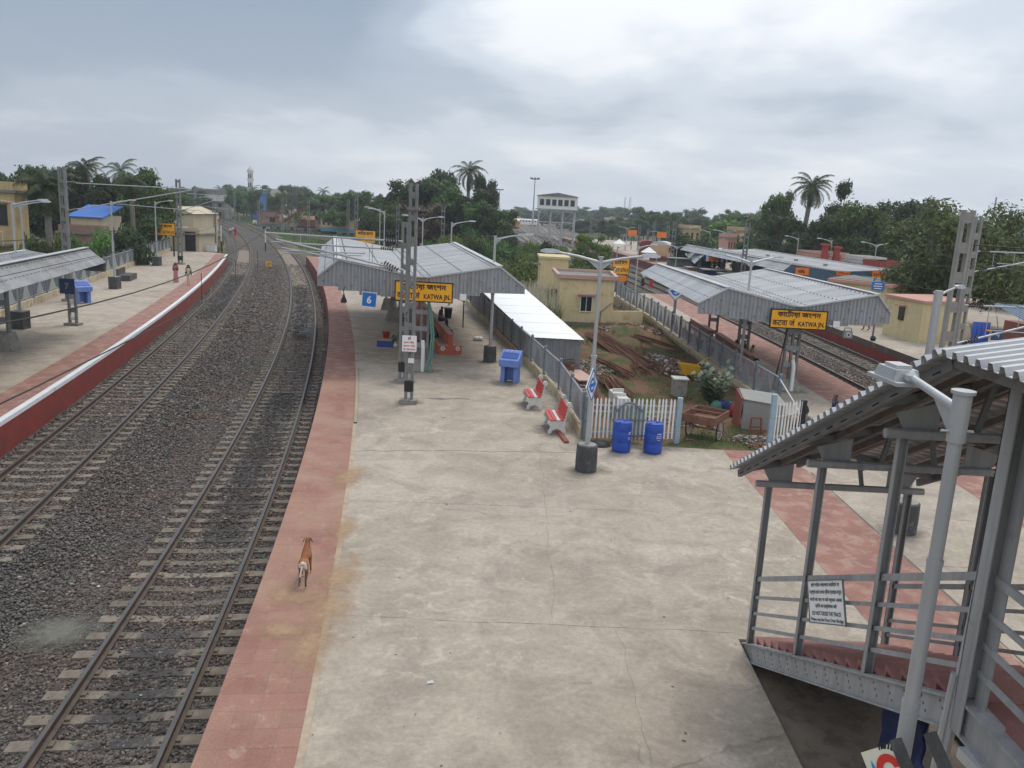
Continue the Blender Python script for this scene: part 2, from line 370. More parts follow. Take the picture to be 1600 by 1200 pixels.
def land_mat():
    ma, nt, b = new_mat('land'); ge = N(nt, 'ShaderNodeNewGeometry'); vec = ge.outputs['Position']
    col = mixc(nt, ramp(nt, noise(nt, vec, .05, 8, .65, .6), [(.40, 0.), (.58, 1.)]), (.060, .085, .026), (.155, .135, .082))
    col = mixc(nt, 1., col, ramp(nt, noise(nt, vec, 1.3, 7, .7), [(.3, .6), (.7, 1.35)]), 'MULTIPLY')
    nt.links.new(col, b.inputs['Base Color']); b.inputs['Roughness'].default_value = .95; b.inputs['Specular IOR Level'].default_value = .15
    bump(nt, noise(nt, vec, 3., 6, .7), .8, .15, b)
land_mat()

# ------------------------------------------------------------------ centre lines of the tracks
def curve(pts, deg):
    p = np.array(pts); s = np.linspace(0, 1, len(p)); c = np.polyfit(p[:, 1], p[:, 0], deg); return c
B_PTS = [(-5.31, 9.8), (-5.93, 13.2), (-6.87, 18.95), (-8.25, 26.), (-9.72, 33.9), (-12.70, 47.4), (-16.57, 63.), (-21.15, 80.5), (-27.6, 101.4), (-40.2, 138), (-59., 187), (-80., 238), (-105., 287)]
A_PTS = [(-12.55, 20.), (-13.85, 26.5), (-14.55, 29.1), (-16.85, 38.7), (-18.38, 45.9), (-22.2, 61.4), (-27.8, 81.4), (-35.9, 108.), (-49.3, 147.), (-63.3, 182.), (-85., 232.), (-111., 282.)]
cB = curve(B_PTS, 4); cA = curve(A_PTS, 4)
def cline(c, ys, off=0.):
    x = np.polyval(c, ys); d = np.polyval(np.polyder(c), ys); n = np.sqrt(1 + d * d)
    return np.stack([x + off / n, ys - off * d / n], 1)
def arc_ys(c, y0, y1, step):
    ys = [y0]
    while ys[-1] < y1: ys.append(ys[-1] + step / math.sqrt(1 + np.polyval(np.polyder(c), ys[-1]) ** 2))
    return np.array(ys)
cC = np.array([-.0006, .048, 16.5 - .96]); cD = np.array([-.0003, .027, 20.65 - .6075])      # x = 16.5 - .0006 (y-40)^2 etc.
def steps(y0, y1):            # denser near, sparser far
    ys = [y0]
    while ys[-1] < y1: ys.append(ys[-1] + max(1.2, (ys[-1]) * .045))
    ys[-1] = y1; return np.array(ys)
def ribbon(mb, c, ys, o0, o1, z0, z1=None, mi=0):
    a, b = cline(c, ys, o0), cline(c, ys, o1); z1 = z0 if z1 is None else z1; n = len(ys)
    vs = [(*p, z0) for p in a] + [(*p, z1) for p in b]
    return mb.add(vs, [(i, n + i, n + i + 1, i + 1) for i in range(n - 1)], mi)

# ------------------------------------------------------------------ ground
g = MB(); ring = [(2600 * math.cos(2 * math.pi * i / 48), 2600 * math.sin(2 * math.pi * i / 48), SOIL_Z - .05) for i in range(48)]
g.add(ring + [(0, 0, SOIL_Z - .05)], [(i, (i + 1) % 48, 48) for i in range(48)]); structure('ground', g, 'land')

# ballast formation: bed sheets that follow the tracks, stones on the near part
def ballast_profile(x): return 0
bb = MB(); ys = steps(-4, 330)
ybA = steps(-4, 330)
def bed(mb, c, ys, prof):
    n = len(ys); rows = [cline(c, ys, o) for o, z in prof]; k = len(prof)
    vs = [(rows[j][i][0], rows[j][i][1], prof[j][1]) for i in range(n) for j in range(k)]
    return mb.add(vs, [(i * k + j, i * k + j + 1, (i + 1) * k + j + 1, (i + 1) * k + j) for i in range(n - 1) for j in range(k - 1)])
bed(bb, cB, ys, [(-3.1, BAL_Z - .05), (-1.7, BAL_Z + .0), (-.9, BAL_Z), (.9, BAL_Z), (1.95, BAL_Z)])
bed(bb, cA, ys, [(-2.4, BAL_Z - .004), (-1., BAL_Z - .004), (1., BAL_Z - .004), (2.9, BAL_Z - .06)])
structure('track_bed', bb, 'ballast_bed')
br = MB(); bed(br, cC, steps(15, 420), [(-2.4, BAL_Z), (-1, BAL_Z), (1, BAL_Z), (2.2, BAL_Z - .03)])
bed(br, cD, steps(15, 420), [(-2.3, BAL_Z - .02), (-1, BAL_Z - .006), (1, BAL_Z - .006), (2.2, BAL_Z - .006)])
structure('track_bed', br, 'ballast_bed')
# loose stones
def stones(name, region, dens, size, seed, zfun):
    rg = np.random.default_rng(seed); (x0, x1, y0, y1) = region; n = int((x1 - x0) * (y1 - y0) * dens)
    P = np.stack([rg.uniform(x0, x1, n), rg.uniform(y0, y1, n)], 1)
    keep, z, t = zfun(P, rg); P, z, t = P[keep], z[keep], t[keep]; n = len(P)
    base = np.array([(1, 0, 0), (-1, 0, 0), (0, 1, 0), (0, -1, 0), (0, 0, 1), (0, 0, -.6), (.62, .62, .5), (-.6, -.62, .5)])
    F = np.array([(4, 6, 2), (4, 2, 1), (4, 1, 7), (4, 7, 3), (4, 3, 0), (4, 0, 6), (6, 0, 2), (7, 1, 3), (5, 2, 0), (5, 1, 2), (5, 3, 1), (5, 0, 3)])
    V = base[None] * rg.uniform(.6, 1.15, (n, 8, 3)) * (size * rg.uniform(.45, 1.75, (n, 1, 1))) * np.array([1, .8, .62])
    a = rg.uniform(0, 6.28, n); ca, sa = np.cos(a)[:, None], np.sin(a)[:, None]
    tl = rg.normal(0, .4, (n, 1)); ct, st = np.cos(tl), np.sin(tl)
    x, y, zz = V[..., 0], V[..., 1], V[..., 2]
    x, zz = x * ct - zz * st, x * st + zz * ct
    x, y = x * ca - y * sa, x * sa + y * ca
    V = np.stack([x + P[:, :1], y + P[:, 1:], zz + z[:, None]], -1).reshape(-1, 3)
    Fs = (F[None] + (np.arange(n) * 8)[:, None, None]).reshape(-1, 3)
    me = np_mesh(name, V, Fs, 'ballast_stone', np.repeat(t, 8)); o = obj(name, me, None); o['kind'] = 'stuff'
    o['label'] = 'dark grey crushed stone ballast between the sleepers'; o['category'] = 'ballast'; return o
def left_zone(P, rg):
    x, y = P[:, 0], P[:, 1]; xb, xa = np.polyval(cB, y), np.polyval(cA, y)
    keep = (x > xa - 1.62) & (x < xb + 1.62)
    db, da = np.abs(x - xb), np.abs(x - xa); z = np.full(len(x), BAL_Z + .0)
    onb, ona = db < 1.42, da < 1.42
    z = np.where(onb | ona, BAL_Z - .004, z)
    mid = np.clip(np.minimum(db, da) - 1.4, 0, 1.2); z = z - mid * .02 + rg.normal(0, .012, len(x))
    # between the sleepers the stones lie a little lower than the sleeper tops
    t = np.clip(rg.beta(2.2, 3.2, len(x)), 0, 1)
    t = np.where(rg.random(len(x)) < .008, 1., t)
    oil = (db < .55 + .14 * np.sin(y * 1.3) + .1 * np.sin(y * 3.1)) & (((y > 17.5) & (y < 33)) | ((y > 46) & (y < 74)) | (y < 13.5) & (np.sin(y * 2.2 + x) > -.4)) & (rg.random(len(x)) < .88)
    t = np.where(oil, t * .22, t)
    oila = (da < .75) & (y > 52) & (y < 82); t = np.where(oila, t * .3, t)
    keep &= ~((np.abs(db - .86) < .10) | (np.abs(da - .86) < .10))
    return keep, z, t
stones('ballast_stones', (-16.5, -3, 7.5, 15.), 520, .034, 1, left_zone)
stones('ballast_stones', (-19, -4, 15., 27.), 300, .042, 2, left_zone)
stones('ballast_stones', (-25, -7, 27., 48.), 130, .060, 3, left_zone)
stones('ballast_stones', (-46, -13, 48., 100.), 40, .095, 4, left_zone)
def right_zone(P, rg):
    x, y = P[:, 0], P[:, 1]; xc, xd = np.polyval(cC, y), np.polyval(cD, y)
    keep = (x > xc - 1.6) & (x < xd + 1.6) & ~((np.abs(np.abs(x - xc) - .86) < .1) | (np.abs(np.abs(x - xd) - .86) < .1))
    t = np.clip(rg.beta(2.2, 3., len(x)) + .12, 0, 1); return keep, np.full(len(x), BAL_Z - .005) + rg.normal(0, .012, len(x)), t
stones('ballast_stones', (14, 23, 30, 75), 90, .065, 5, right_zone)
# muddy stretch, oil soaked stretch
mm = MB(); ribbon(mm, cB, steps(76, 128), -.74, .74, BAL_Z + .035); ribbon(mm, cA, steps(84, 122), -.74, .74, BAL_Z + .03)
mo = structure('mud_ballast', mm, 'mud')
m0 = MB(); ribbon(m0, cB, steps(49, 73), -.6, .6, BAL_Z + .012); ribbon(m0, cA, steps(60, 80), -.7, .7, BAL_Z + .012); structure('oil_stain', m0, 'oil')
# grey cement spill on the ballast
c0 = gnd(95, 990, BAL_Z)

# ------------------------------------------------------------------ tracks: rails + sleepers
def track(c, y0, y1, ys0, nmax, oily, label):
    root = bpy.data.objects.new('railway_track', None); COL.objects.link(root); root['kind'] = 'structure'; root['label'] = label
    root.location = (0, 0, 0)
    prof = [(-.075, -.17), (.075, -.17), (.075, -.155), (.012, -.135), (.012, -.045), (.036, -.035), (.036, 0), (-.036, 0), (-.036, -.035), (-.012, -.045), (-.012, -.135), (-.075, -.155)]
    ys = steps(y0, y1); k = len(prof)
    for sgn in (-1, 1):
        mb = MB(); rows = [cline(c, ys, sgn * .874 + a) for a, b in prof]
        vs = [(rows[j][i][0], rows[j][i][1], RAIL_Z + prof[j][1]) for i in range(len(ys)) for j in range(k)]
        fs = []; mis = []
        for i in range(len(ys) - 1):
            for j in range(k):
                fs.append((i * k + j, i * k + (j + 1) % k, (i + 1) * k + (j + 1) % k, (i + 1) * k + j)); mis.append(1 if j == 6 else 0)
        mb.add(vs, fs); mb.mi = mis; mb.add([vs[j] for j in range(k)], [tuple(range(k))])
        o = obj('rail', mb, ['rail_rust', 'rail_head']); o.parent = root
    # sleeper: trapezoid section, slightly waisted
    sm = MB(); L = 1.36
    sec = lambda w, h: [(-w / 2 - .02, -.16), (w / 2 + .02, -.16), (w / 2, h), (-w / 2, h)]
    st = [(-L, .24, .0), (-.95, .24, .0), (-.55, .22, -.012), (0, .21, -.03), (.55, .22, -.012), (.95, .24, .0), (L, .24, .0)]
    vs = [(x, a, b) for x, w, h in st for a, b in sec(w, h)]
    sm.add(vs, [(i * 4 + j, i * 4 + (j + 1) % 4, (i + 1) * 4 + (j + 1) % 4, (i + 1) * 4 + j) for i in range(6) for j in range(4)] + [(0, 1, 2, 3), (27, 26, 25, 24)])
    for s_ in (-1, 1):
        for o_ in (-.115, .115): sm.box((s_ * .874 + o_, 0, .012), (.07, .12, .035))
    mes = []
    for mn in ('sleeper_concrete', 'sleeper_oily'):
        t = obj('sleeper', sm, mn); mes.append(t.data); bpy.data.objects.remove(t)
    yy = arc_ys(c, ys0, y1, .62); P = cline(c, yy); dv = np.polyval(np.polyder(c), yy)
    rest = MB()
    for i, y in enumerate(yy):
        a = -math.atan(dv[i]) + math.pi; a = math.atan(-dv[i])
        if i < nmax:
            o = bpy.data.objects.new('sleeper', mes[1 if any(p <= y <= q for p, q in oily) and random.random() < .9 else 0]); COL.objects.link(o); o.parent = root
            o.location = (P[i][0], P[i][1], RAIL_Z - .172 + random.uniform(-.006, .004)); o.rotation_euler = (0, 0, a + random.uniform(-.012, .012))
        else: rest.box((P[i][0], P[i][1], RAIL_Z - .24), (2.72, .25, .14), a)
    if rest.v:
        o = obj('sleeper_run', rest, 'sleeper_concrete'); o.parent = root; o['kind'] = 'stuff'
    return root
track(cB, 5., 320, 7.4, 290, [(7, 13.6), (17.5, 33), (46, 74)], 'curving broad gauge track beside platform six')
track(cA, 12., 310, 16., 270, [(24, 30), (55, 80)], 'curving broad gauge track beside platform seven')
track(cC, 20., 400, 28., 230, [], 'track running along the right hand island platform')
track(cD, 20., 400, 36., 230, [], 'track below the far platform with yellow buildings')

# ------------------------------------------------------------------ platform six / five (centre), with the wide paved head in front
E0, E1 = 1.66, 101.
yP6 = steps(-3, E1); edge6 = cline(cB, yP6, E0)
in6 = cline(cB, yP6, E0 + 1.27)
FL = [(2.32, 24.35), (1.85, 30.2), (.86, 35.8), (-1.42, 48.3), (-3.5, 59.4), (-9.5, 76.), (-22.6, 101.6)]      # foot of the fence on its right
plat = [tuple(p) for p in edge6] + FL[::-1] + [(2.4, 24.15), (6.5, 24.2), (9.3, 24.35), (10.35, 28.0), (9.85, 33.4), (9.55, 44), (9.3, 56), (8.7, 63.2), (8.3, 75.)]
yC = steps(-3, 75.5); e4 = cline(cC, yC, -1.45)
right_edge = [tuple(p) for p in e4[::-1]]
poly = plat + right_edge
# leave out the pit under the stair (x > 4, y < 12.5) by notching the front edge
front = [(e4[0][0], -3.0), (6.9, -3.0), (6.9, 12.62), (4.02, 12.62), (3.96, -3.0)]
poly = plat + right_edge + front[1:]
pm = MB(); pm.prism(poly, -1.12, 0.); PLAT = structure('platform', pm, ['platform_concrete'])
# wall faces of the platform towards the track in old red paint
wm = MB(); n = len(yP6)
wm.add([(p[0] - .012, p[1], -1.12) for p in edge6] + [(p[0] - .012, p[1], -.03) for p in edge6], [(i + 1, i, n + i, n + i + 1) for i in range(n - 1)])
o = structure('platform_wall', wm, 'wall_red')
# painted / tiled edge strips
s6 = MB(); ribbon(s6, cB, steps(30.8, E1), E0 + .0, E0 + 1.25, .006); o = structure('edge_strip', s6, 'red_paint')
l6 = MB(); ribbon(l6, cB, arc_ys(cB, -3, 31, .45), E0 + 1.25, E0 + 1.35, .005); structure('sand_line', l6, 'sand_line')
root = bpy.data.objects.new('tiled_strip', None); COL.objects.link(root); root['kind'] = 'structure'; root['label'] = 'red tiled strip along the edge of platform six'
tm = MB(); q = .3115
tm.box((0, 0, 0), (q - .004, .3995, .012)); tt = obj('tile', tm, 'red_tile'); tme = tt.data; bpy.data.objects.remove(tt)
yt = arc_ys(cB, 4.3, 31, .4); dv = np.polyval(np.polyder(cB), yt)
cnt = 0
for j in range(4):
    P = cline(cB, yt, E0 + q * (j + .5))
    for i in range(len(yt)):
        if cnt >= 300: break
        o = bpy.data.objects.new('tile', tme); COL.objects.link(o); o.parent = root; cnt += 1
        o.location = (P[i][0], P[i][1], .001 + random.uniform(-.0006, .0006)); o.rotation_euler = (0, 0, math.atan(-dv[i]))
uu = MB(); ribbon(uu, cB, steps(-3, 31), E0 + .0, E0 + 1.25, .002); structure('edge_strip', uu, 'sand_line')
# tan sand blown over the strip (real drifts of dust)
def blob(mb, cx, cy, rx, ry, z, seed, rot=0.):
    r = random.Random(seed); k = 22; off = [r.uniform(.55, 1.2) for _ in range(k)]
    pts = []
    for i in range(k):
        a = 2 * math.pi * i / k; q_ = (off[i] + off[i - 1]) / 2; x, y = rx * q_ * math.cos(a), ry * q_ * math.sin(a)
        pts.append((cx + x * math.cos(rot) - y * math.sin(rot), cy + x * math.sin(rot) + y * math.cos(rot), z))
    return mb.add(pts, [tuple(range(k))])
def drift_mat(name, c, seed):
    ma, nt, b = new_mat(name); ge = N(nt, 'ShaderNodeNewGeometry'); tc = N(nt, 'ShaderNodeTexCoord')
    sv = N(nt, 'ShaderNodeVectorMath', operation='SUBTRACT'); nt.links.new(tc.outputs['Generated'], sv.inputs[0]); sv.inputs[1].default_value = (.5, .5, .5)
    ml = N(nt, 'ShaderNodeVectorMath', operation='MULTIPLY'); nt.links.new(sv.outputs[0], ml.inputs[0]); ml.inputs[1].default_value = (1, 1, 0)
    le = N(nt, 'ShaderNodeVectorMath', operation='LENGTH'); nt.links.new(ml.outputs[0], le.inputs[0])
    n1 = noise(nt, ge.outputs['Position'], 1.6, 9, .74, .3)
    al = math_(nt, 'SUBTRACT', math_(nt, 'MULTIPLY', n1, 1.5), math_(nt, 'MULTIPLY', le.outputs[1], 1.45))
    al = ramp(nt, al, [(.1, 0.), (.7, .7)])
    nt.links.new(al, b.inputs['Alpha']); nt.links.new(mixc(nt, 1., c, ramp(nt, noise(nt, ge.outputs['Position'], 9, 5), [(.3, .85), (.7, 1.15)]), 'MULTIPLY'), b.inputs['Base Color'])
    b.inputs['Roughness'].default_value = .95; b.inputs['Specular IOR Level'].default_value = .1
drift_mat('sand_drift', (.44, .30, .19), 1.); drift_mat('cement_spill', (.20, .195, .165), 4.); cs = MB(); cs.add([(c0.x - 1.0, c0.y - .8, BAL_Z + .045), (c0.x + 1.0, c0.y - .8, BAL_Z + .045), (c0.x + 1.0, c0.y + .8, BAL_Z + .045), (c0.x - 1.0, c0.y + .8, BAL_Z + .045)], [(0, 1, 2, 3)]); structure('cement_spill', cs, 'cement_spill')
drift_mat('grey_stain_shade', (.20, .185, .165), 2.)
drift_mat('pale_wear', (.56, .52, .46), 3.)
dm_i = 0
def drift(m_, cx, cy, rx, ry, rot=0., z=.012):
    global dm_i; dm_i += 1; b = MB(); b.add([(cx - rx, cy - ry, z), (cx + rx, cy - ry, z), (cx + rx, cy + ry, z), (cx - rx, cy + ry, z)], [(0, 1, 2, 3)])
    o = obj({'sand_drift': 'sand_drift', 'grey_stain_shade': 'floor_stain_shade', 'pale_wear': 'floor_stain_shade'}[m_], b, m_); o['kind'] = 'structure'
    return o
for k, (u, v, rx, ry) in enumerate([(515, 950, .55, 1.1), (480, 1010, .7, .9), (530, 900, .5, 1.3), (440, 985, .5, .5), (535, 830, .35, 1.3), (545, 745, .6, 1.2), (450, 930, .6, .6)]):
    p = gnd(u, v); drift('sand_drift', p.x, p.y, rx, ry, z=.012 + .001 * k)
# seams between the pours
jm = MB()
def seam(mb, p, q, w=.014, z=.004, seed=1, amp=.02):
    r = random.Random(seed); n = 40; p, q = Vector(p), Vector(q); d = (q - p).normalized(); s = Vector((-d.y, d.x, 0)); L = []; Rr = []
    off = 0
    for i in range(n + 1):
        off = off * .8 + r.uniform(-amp, amp); c = p.lerp(q, i / n) + s * off; ww = w * r.uniform(.4, 1.3) / 2
        L.append(c + s * ww); Rr.append(c - s * ww)
    vs = [(v.x, v.y, z) for v in L + Rr]; return mb.add(vs, [(i, n + 1 + i, n + 2 + i, i + 1) for i in range(n)])
seam(jm, (-3.2, 12.7, 0), (4.0, 12.8, 0), .007, seed=2); seam(jm, (-4., 18.2, 0), (6.5, 18.6, 0), .008, seed=3)
seam(jm, (-4.6, 22.1, 0), (1.9, 23.1, 0), .03, seed=4, amp=.05); seam(jm, (2.1, 7, 0), (2.0, 12.7, 0), .004, seed=6, amp=.03)
seam(jm, (-6.1, 32.6, 0), (-4.2, 33.0, 0), .03, seed=5); seam(jm, (.9, 12.7, 0), (.95, 24, 0), .006, seed=7, amp=.04)
seam(jm, (-2.2, 33.2, 0), (-.4, 33.1, 0), .03, seed=8); seam(jm, (9., 18.9, 0), (14.5, 19.2, 0), .012, seed=9); seam(jm, (9., 16.1, 0), (14.5, 16.2, 0), .012, seed=10)
mat('seam_dirt', (.17, .14, .11), .95); structure('floor_seam', jm, 'seam_dirt')
kb = MB(); bed(kb, cB, steps(24.5, 33.2), [(E0 + 1.26, .004), (E0 + 1.27, .05), (E0 + 1.36, .05), (E0 + 1.365, .004)]); structure('low_kerb', kb, 'plinth_tan')
# platform five strip and platform four strip
s5 = MB(); s5.add([(6.55, -3, .006), (8.63, -3, .006), (8.55, 22.5, .006), (8.0, 24.2, .006), (6.55, 24.2, .006)], [(0, 1, 2, 3, 4)]); structure('edge_strip', s5, 'red_paint')
s5b = MB(); seam(s5b, (8.66, 5, 0), (8.60, 22.3, 0), .05, .009, 21, .004); structure('floor_seam', s5b, 'seam_dirt')
s4 = MB(); ribbon(s4, cC, steps(12, 75), -3.75, -1.46, .006); structure('edge_strip', s4, 'red_paint')
# pit floor under the stair
mat('pit_floor', (.19, .155, .120), .95, .2, 1.2, (.12, .10, .08), .55, .5, 20)
pf = MB(); pf.add([(3.9, -3, -.32), (7.0, -3, -.32), (7.0, 12.7, -.12), (3.9, 12.7, -.12)], [(0, 1, 2, 3)]); structure('pit_floor', pf, 'pit_floor')

# ------------------------------------------------------------------ platform seven (left)
y7 = steps(4, 98.5); e7 = cline(cA, y7, -1.68); FB = [(-17.5, 6.), (-21.5, 22.), (-27.0, 42.4), (-41.6, 98.2)]
p7 = [tuple(p) for p in e7] + [(-36.6, 99.6), (-39.2, 101.)] + FB[::-1]
pm = MB(); pm.prism(p7, -1.12, 0.); structure('platform', pm, 'far_concrete')
k7 = MB(); n = len(y7)
bed(k7, cA, y7, [(-1.655, -.13), (-1.655, .008), (-1.86, .008)]); structure('edge_coping', k7, 'white_kerb')
w7 = MB(); bed(w7, cA, y7, [(-1.668, -1.12), (-1.668, -.12)]); structure('platform_wall', w7, 'wall_red')
s7 = MB(); ribbon(s7, cA, y7, -3.0, -1.86, .006); structure('edge_strip', s7, 'red_paint')
# ------------------------------------------------------------------ platform three (far right)
y3 = steps(20, 235); e3 = cline(cD, y3, 1.68)
p3 = [tuple(p) for p in e3] + [(34., 235), (60., 120), (60, 20)]
pm = MB(); pm.prism(p3, -1.12, -.06); structure('platform', pm, 'far_concrete')
w3 = MB(); bed(w3, cD, y3, [(1.66, -1.12), (1.66, -.42)]); structure('platform_wall', w3, 'wall_red')
w3 = MB(); bed(w3, cD, y3, [(1.655, -.42), (1.655, -.05)]); structure('edge_coping', w3, 'wall_grime')
s3 = MB(); ribbon(s3, cD, steps(85, 235), 1.7, 3.4, -.053); structure('edge_strip', s3, 'red_paint')
# ------------------------------------------------------------------ paints and metals
mat('sheet_roof', (.415, .42, .425), .55, .12, .5, (.35, .345, .34), .57, .0, metal=.1, streak=.12, rnd=.07)
mat('sheet_wall', (.335, .345, .36), .5, .10, .8, (.27, .275, .285), .6, metal=.1, streak=.3, rnd=.08)
mat('sheet_old', (.33, .33, .33), .6, .18, .8, (.25, .24, .23), .54, metal=.1, streak=.2, rnd=.1)
mat('sheet_pale', (.46, .465, .475), .55, .10, .6, (.38, .375, .37), .58, metal=.1, rnd=.08)
mat('shed_white', (.86, .865, .87), .5, .03, .5, (.80, .80, .79), .68)
mat('shed_wall', (.245, .26, .27), .55, .15, 1.0, (.18, .185, .185), .6, metal=.2, streak=.3)
mat('steel_grey', (.270, .280, .295), .55, .12, 2., (.20, .20, .205), .62, metal=.15, streak=.2)
mat('steel_dark', (.150, .152, .158), .6, .15, 2., (.10, .10, .10), .6, metal=.1)
mat('galv', (.42, .435, .45), .45, .10, 2., (.33, .335, .34), .6, metal=.4)
mat('pole_silver', (.43, .44, .455), .45, .08, 1.5, (.36, .36, .365), .62, metal=.35, streak=.15)
mat('mast_steel', (.205, .210, .212), .6, .14, 2., (.17, .165, .155), .58, metal=.2, streak=.25)
mat('mast_concrete', (.30, .29, .268), .8, .10, 1.5, (.26, .25, .225), .58, .2, 40, streak=.2)
mat('black', (.012, .012, .013), .6); mat('off_white', (.70, .70, .68), .6, .06); mat('drum_dark', (.062, .062, .062), .85, .3, 3., (.13, .125, .115), .6, .4, 30)
mat('plinth', (.27, .255, .225), .9, .2, 3., (.18, .17, .15), .55, .3, 30)
mat('sign_yellow', (.86, .40, .012), .5, .05, 1.2); mat('sign_blue', (.012, .16, .52), .5, .05); mat('sign_navy', (.012, .045, .125), .5, .08)
mat('white_paint', (.76, .76, .75), .6, .06); mat('red_ink', (.55, .03, .02), .6, .05); mat('sign_orange', (.80, .20, .010), .6, .08)
mat('blue_basin', (.13, .215, .52), .6, .10, 2., (.10, .165, .40), .6); mat('barrel_blue', (.014, .062, .36), .42, .14, 3., (.05, .10, .34), .66)
mat('fence_blue', (.155, .185, .215), .7, .18, 2., (.10, .115, .13), .58); mat('fence_wire', (.33, .345, .36), .5, .15, 2., metal=.3)
mat('post_lightblue', (.30, .40, .47), .7, .15, 2., (.20, .26, .31), .6)
mat('cream_wall', (.46, .385, .26), .9, .18, 1.4, (.25, .205, .145), .57, .3, 25)
mat('ochre', (.67, .55, .325), .85, .07, .7, (.50, .365, .15), .62, .1, 20, streak=.12)
mat('ochre_pale', (.60, .50, .285), .85, .08, .7, (.52, .43, .25), .6, .1, 20, streak=.15)
mat('pink_trim', (.47, .305, .255), .8, .1, 2.); mat('glass_dark', (.02, .024, .028), .15, .1, spec=.6)
mat('dado_grey', (.20, .20, .195), .9, .2, 1.5, (.14, .14, .13), .55)
mat('bench_red', (.43, .105, .045), .7, .15, 1.5, (.35, .08, .035), .6, .1, 30)
mat('bench_dark_red', (.235, .070, .045), .75, .15, 1.5, (.18, .055, .038), .6)
mat('slat_red', (.50, .040, .035), .5, .12, 3., (.62, .32, .29), .68); mat('stone_white', (.58, .57, .53), .8, .1, 3., (.44, .42, .38), .62, .15, 40)
mat('insulator', (.055, .030, .028), .3, .1); mat('rust', (.150, .058, .030), .9, .3, 5., (.09, .04, .025), .55, .3, 40)
mat('wood_brown', (.165, .075, .045), .75, .25, 4., (.24, .145, .095), .6, .2, 30); mat('tyre', (.02, .02, .02), .85)
mat('tarp', (.26, .255, .24), .85, .12, 2., (.27, .265, .255), .58, .3, 8); mat('tarp_blue', (.010, .022, .105), .6, .3, 2., (.006, .012, .06), .55, .4, 7)
mat('green_hose', (.10, .27, .23), .5); mat('bucket_red', (.30, .02, .02), .5); mat('plastic_yellow', (.62, .33, .02), .55, .12, 3.)
mat('crate_blue', (.015, .06, .30), .5, .1); mat('food', (.42, .26, .14), .8, .35, 14., (.55, .40, .22), .55); mat('bag_green', (.04, .14, .09), .5, .2)
mat('stair_red', (.245, .105, .090), .75, .2, 1.6, (.30, .165, .14), .6, .25, 30); mat('stair_steel', (.315, .317, .318), .65, .16, 1.5, (.20, .155, .125), .68, metal=.05, streak=.3)
mat('roof_under', (.160, .150, .142), .7, .2, 1.2, (.12, .095, .08), .55, metal=.1)
mat('sheet_new', (.47, .475, .485), .45, .08, 1., (.38, .38, .385), .6, metal=.3)

# ------------------------------------------------------------------ corrugated sheets
def corr(mb, a, b, c, d, pitch, amp, shape='trap'):
    """sheet a-b (low edge) to d-c (high edge); ribs run from edge ab to edge dc"""
    a, b, c, d = (Vector(q) for q in (a, b, c, d)); nrm = (b - a).cross(d - a).normalized(); L = (b - a).length
    k = max(1, round(L / pitch)); prof = [(0, 0), (.30, 0), (.42, 1), (.70, 1), (.82, 0)] if shape == 'trap' else [(i / 6., .5 - .5 * math.cos(2 * math.pi * i / 6)) for i in range(6)]
    ts = [((i + p) / k, h) for i in range(k) for p, h in prof] + [(1., prof[0][1])]
    vs = [a.lerp(b, t) + nrm * (h * amp) for t, h in ts] + [d.lerp(c, t) + nrm * (h * amp) for t, h in ts]; n = len(ts)
    return mb.add(vs, [(i, i + 1, n + i + 1, n + i) for i in range(n - 1)])
S7N_KEEP = None
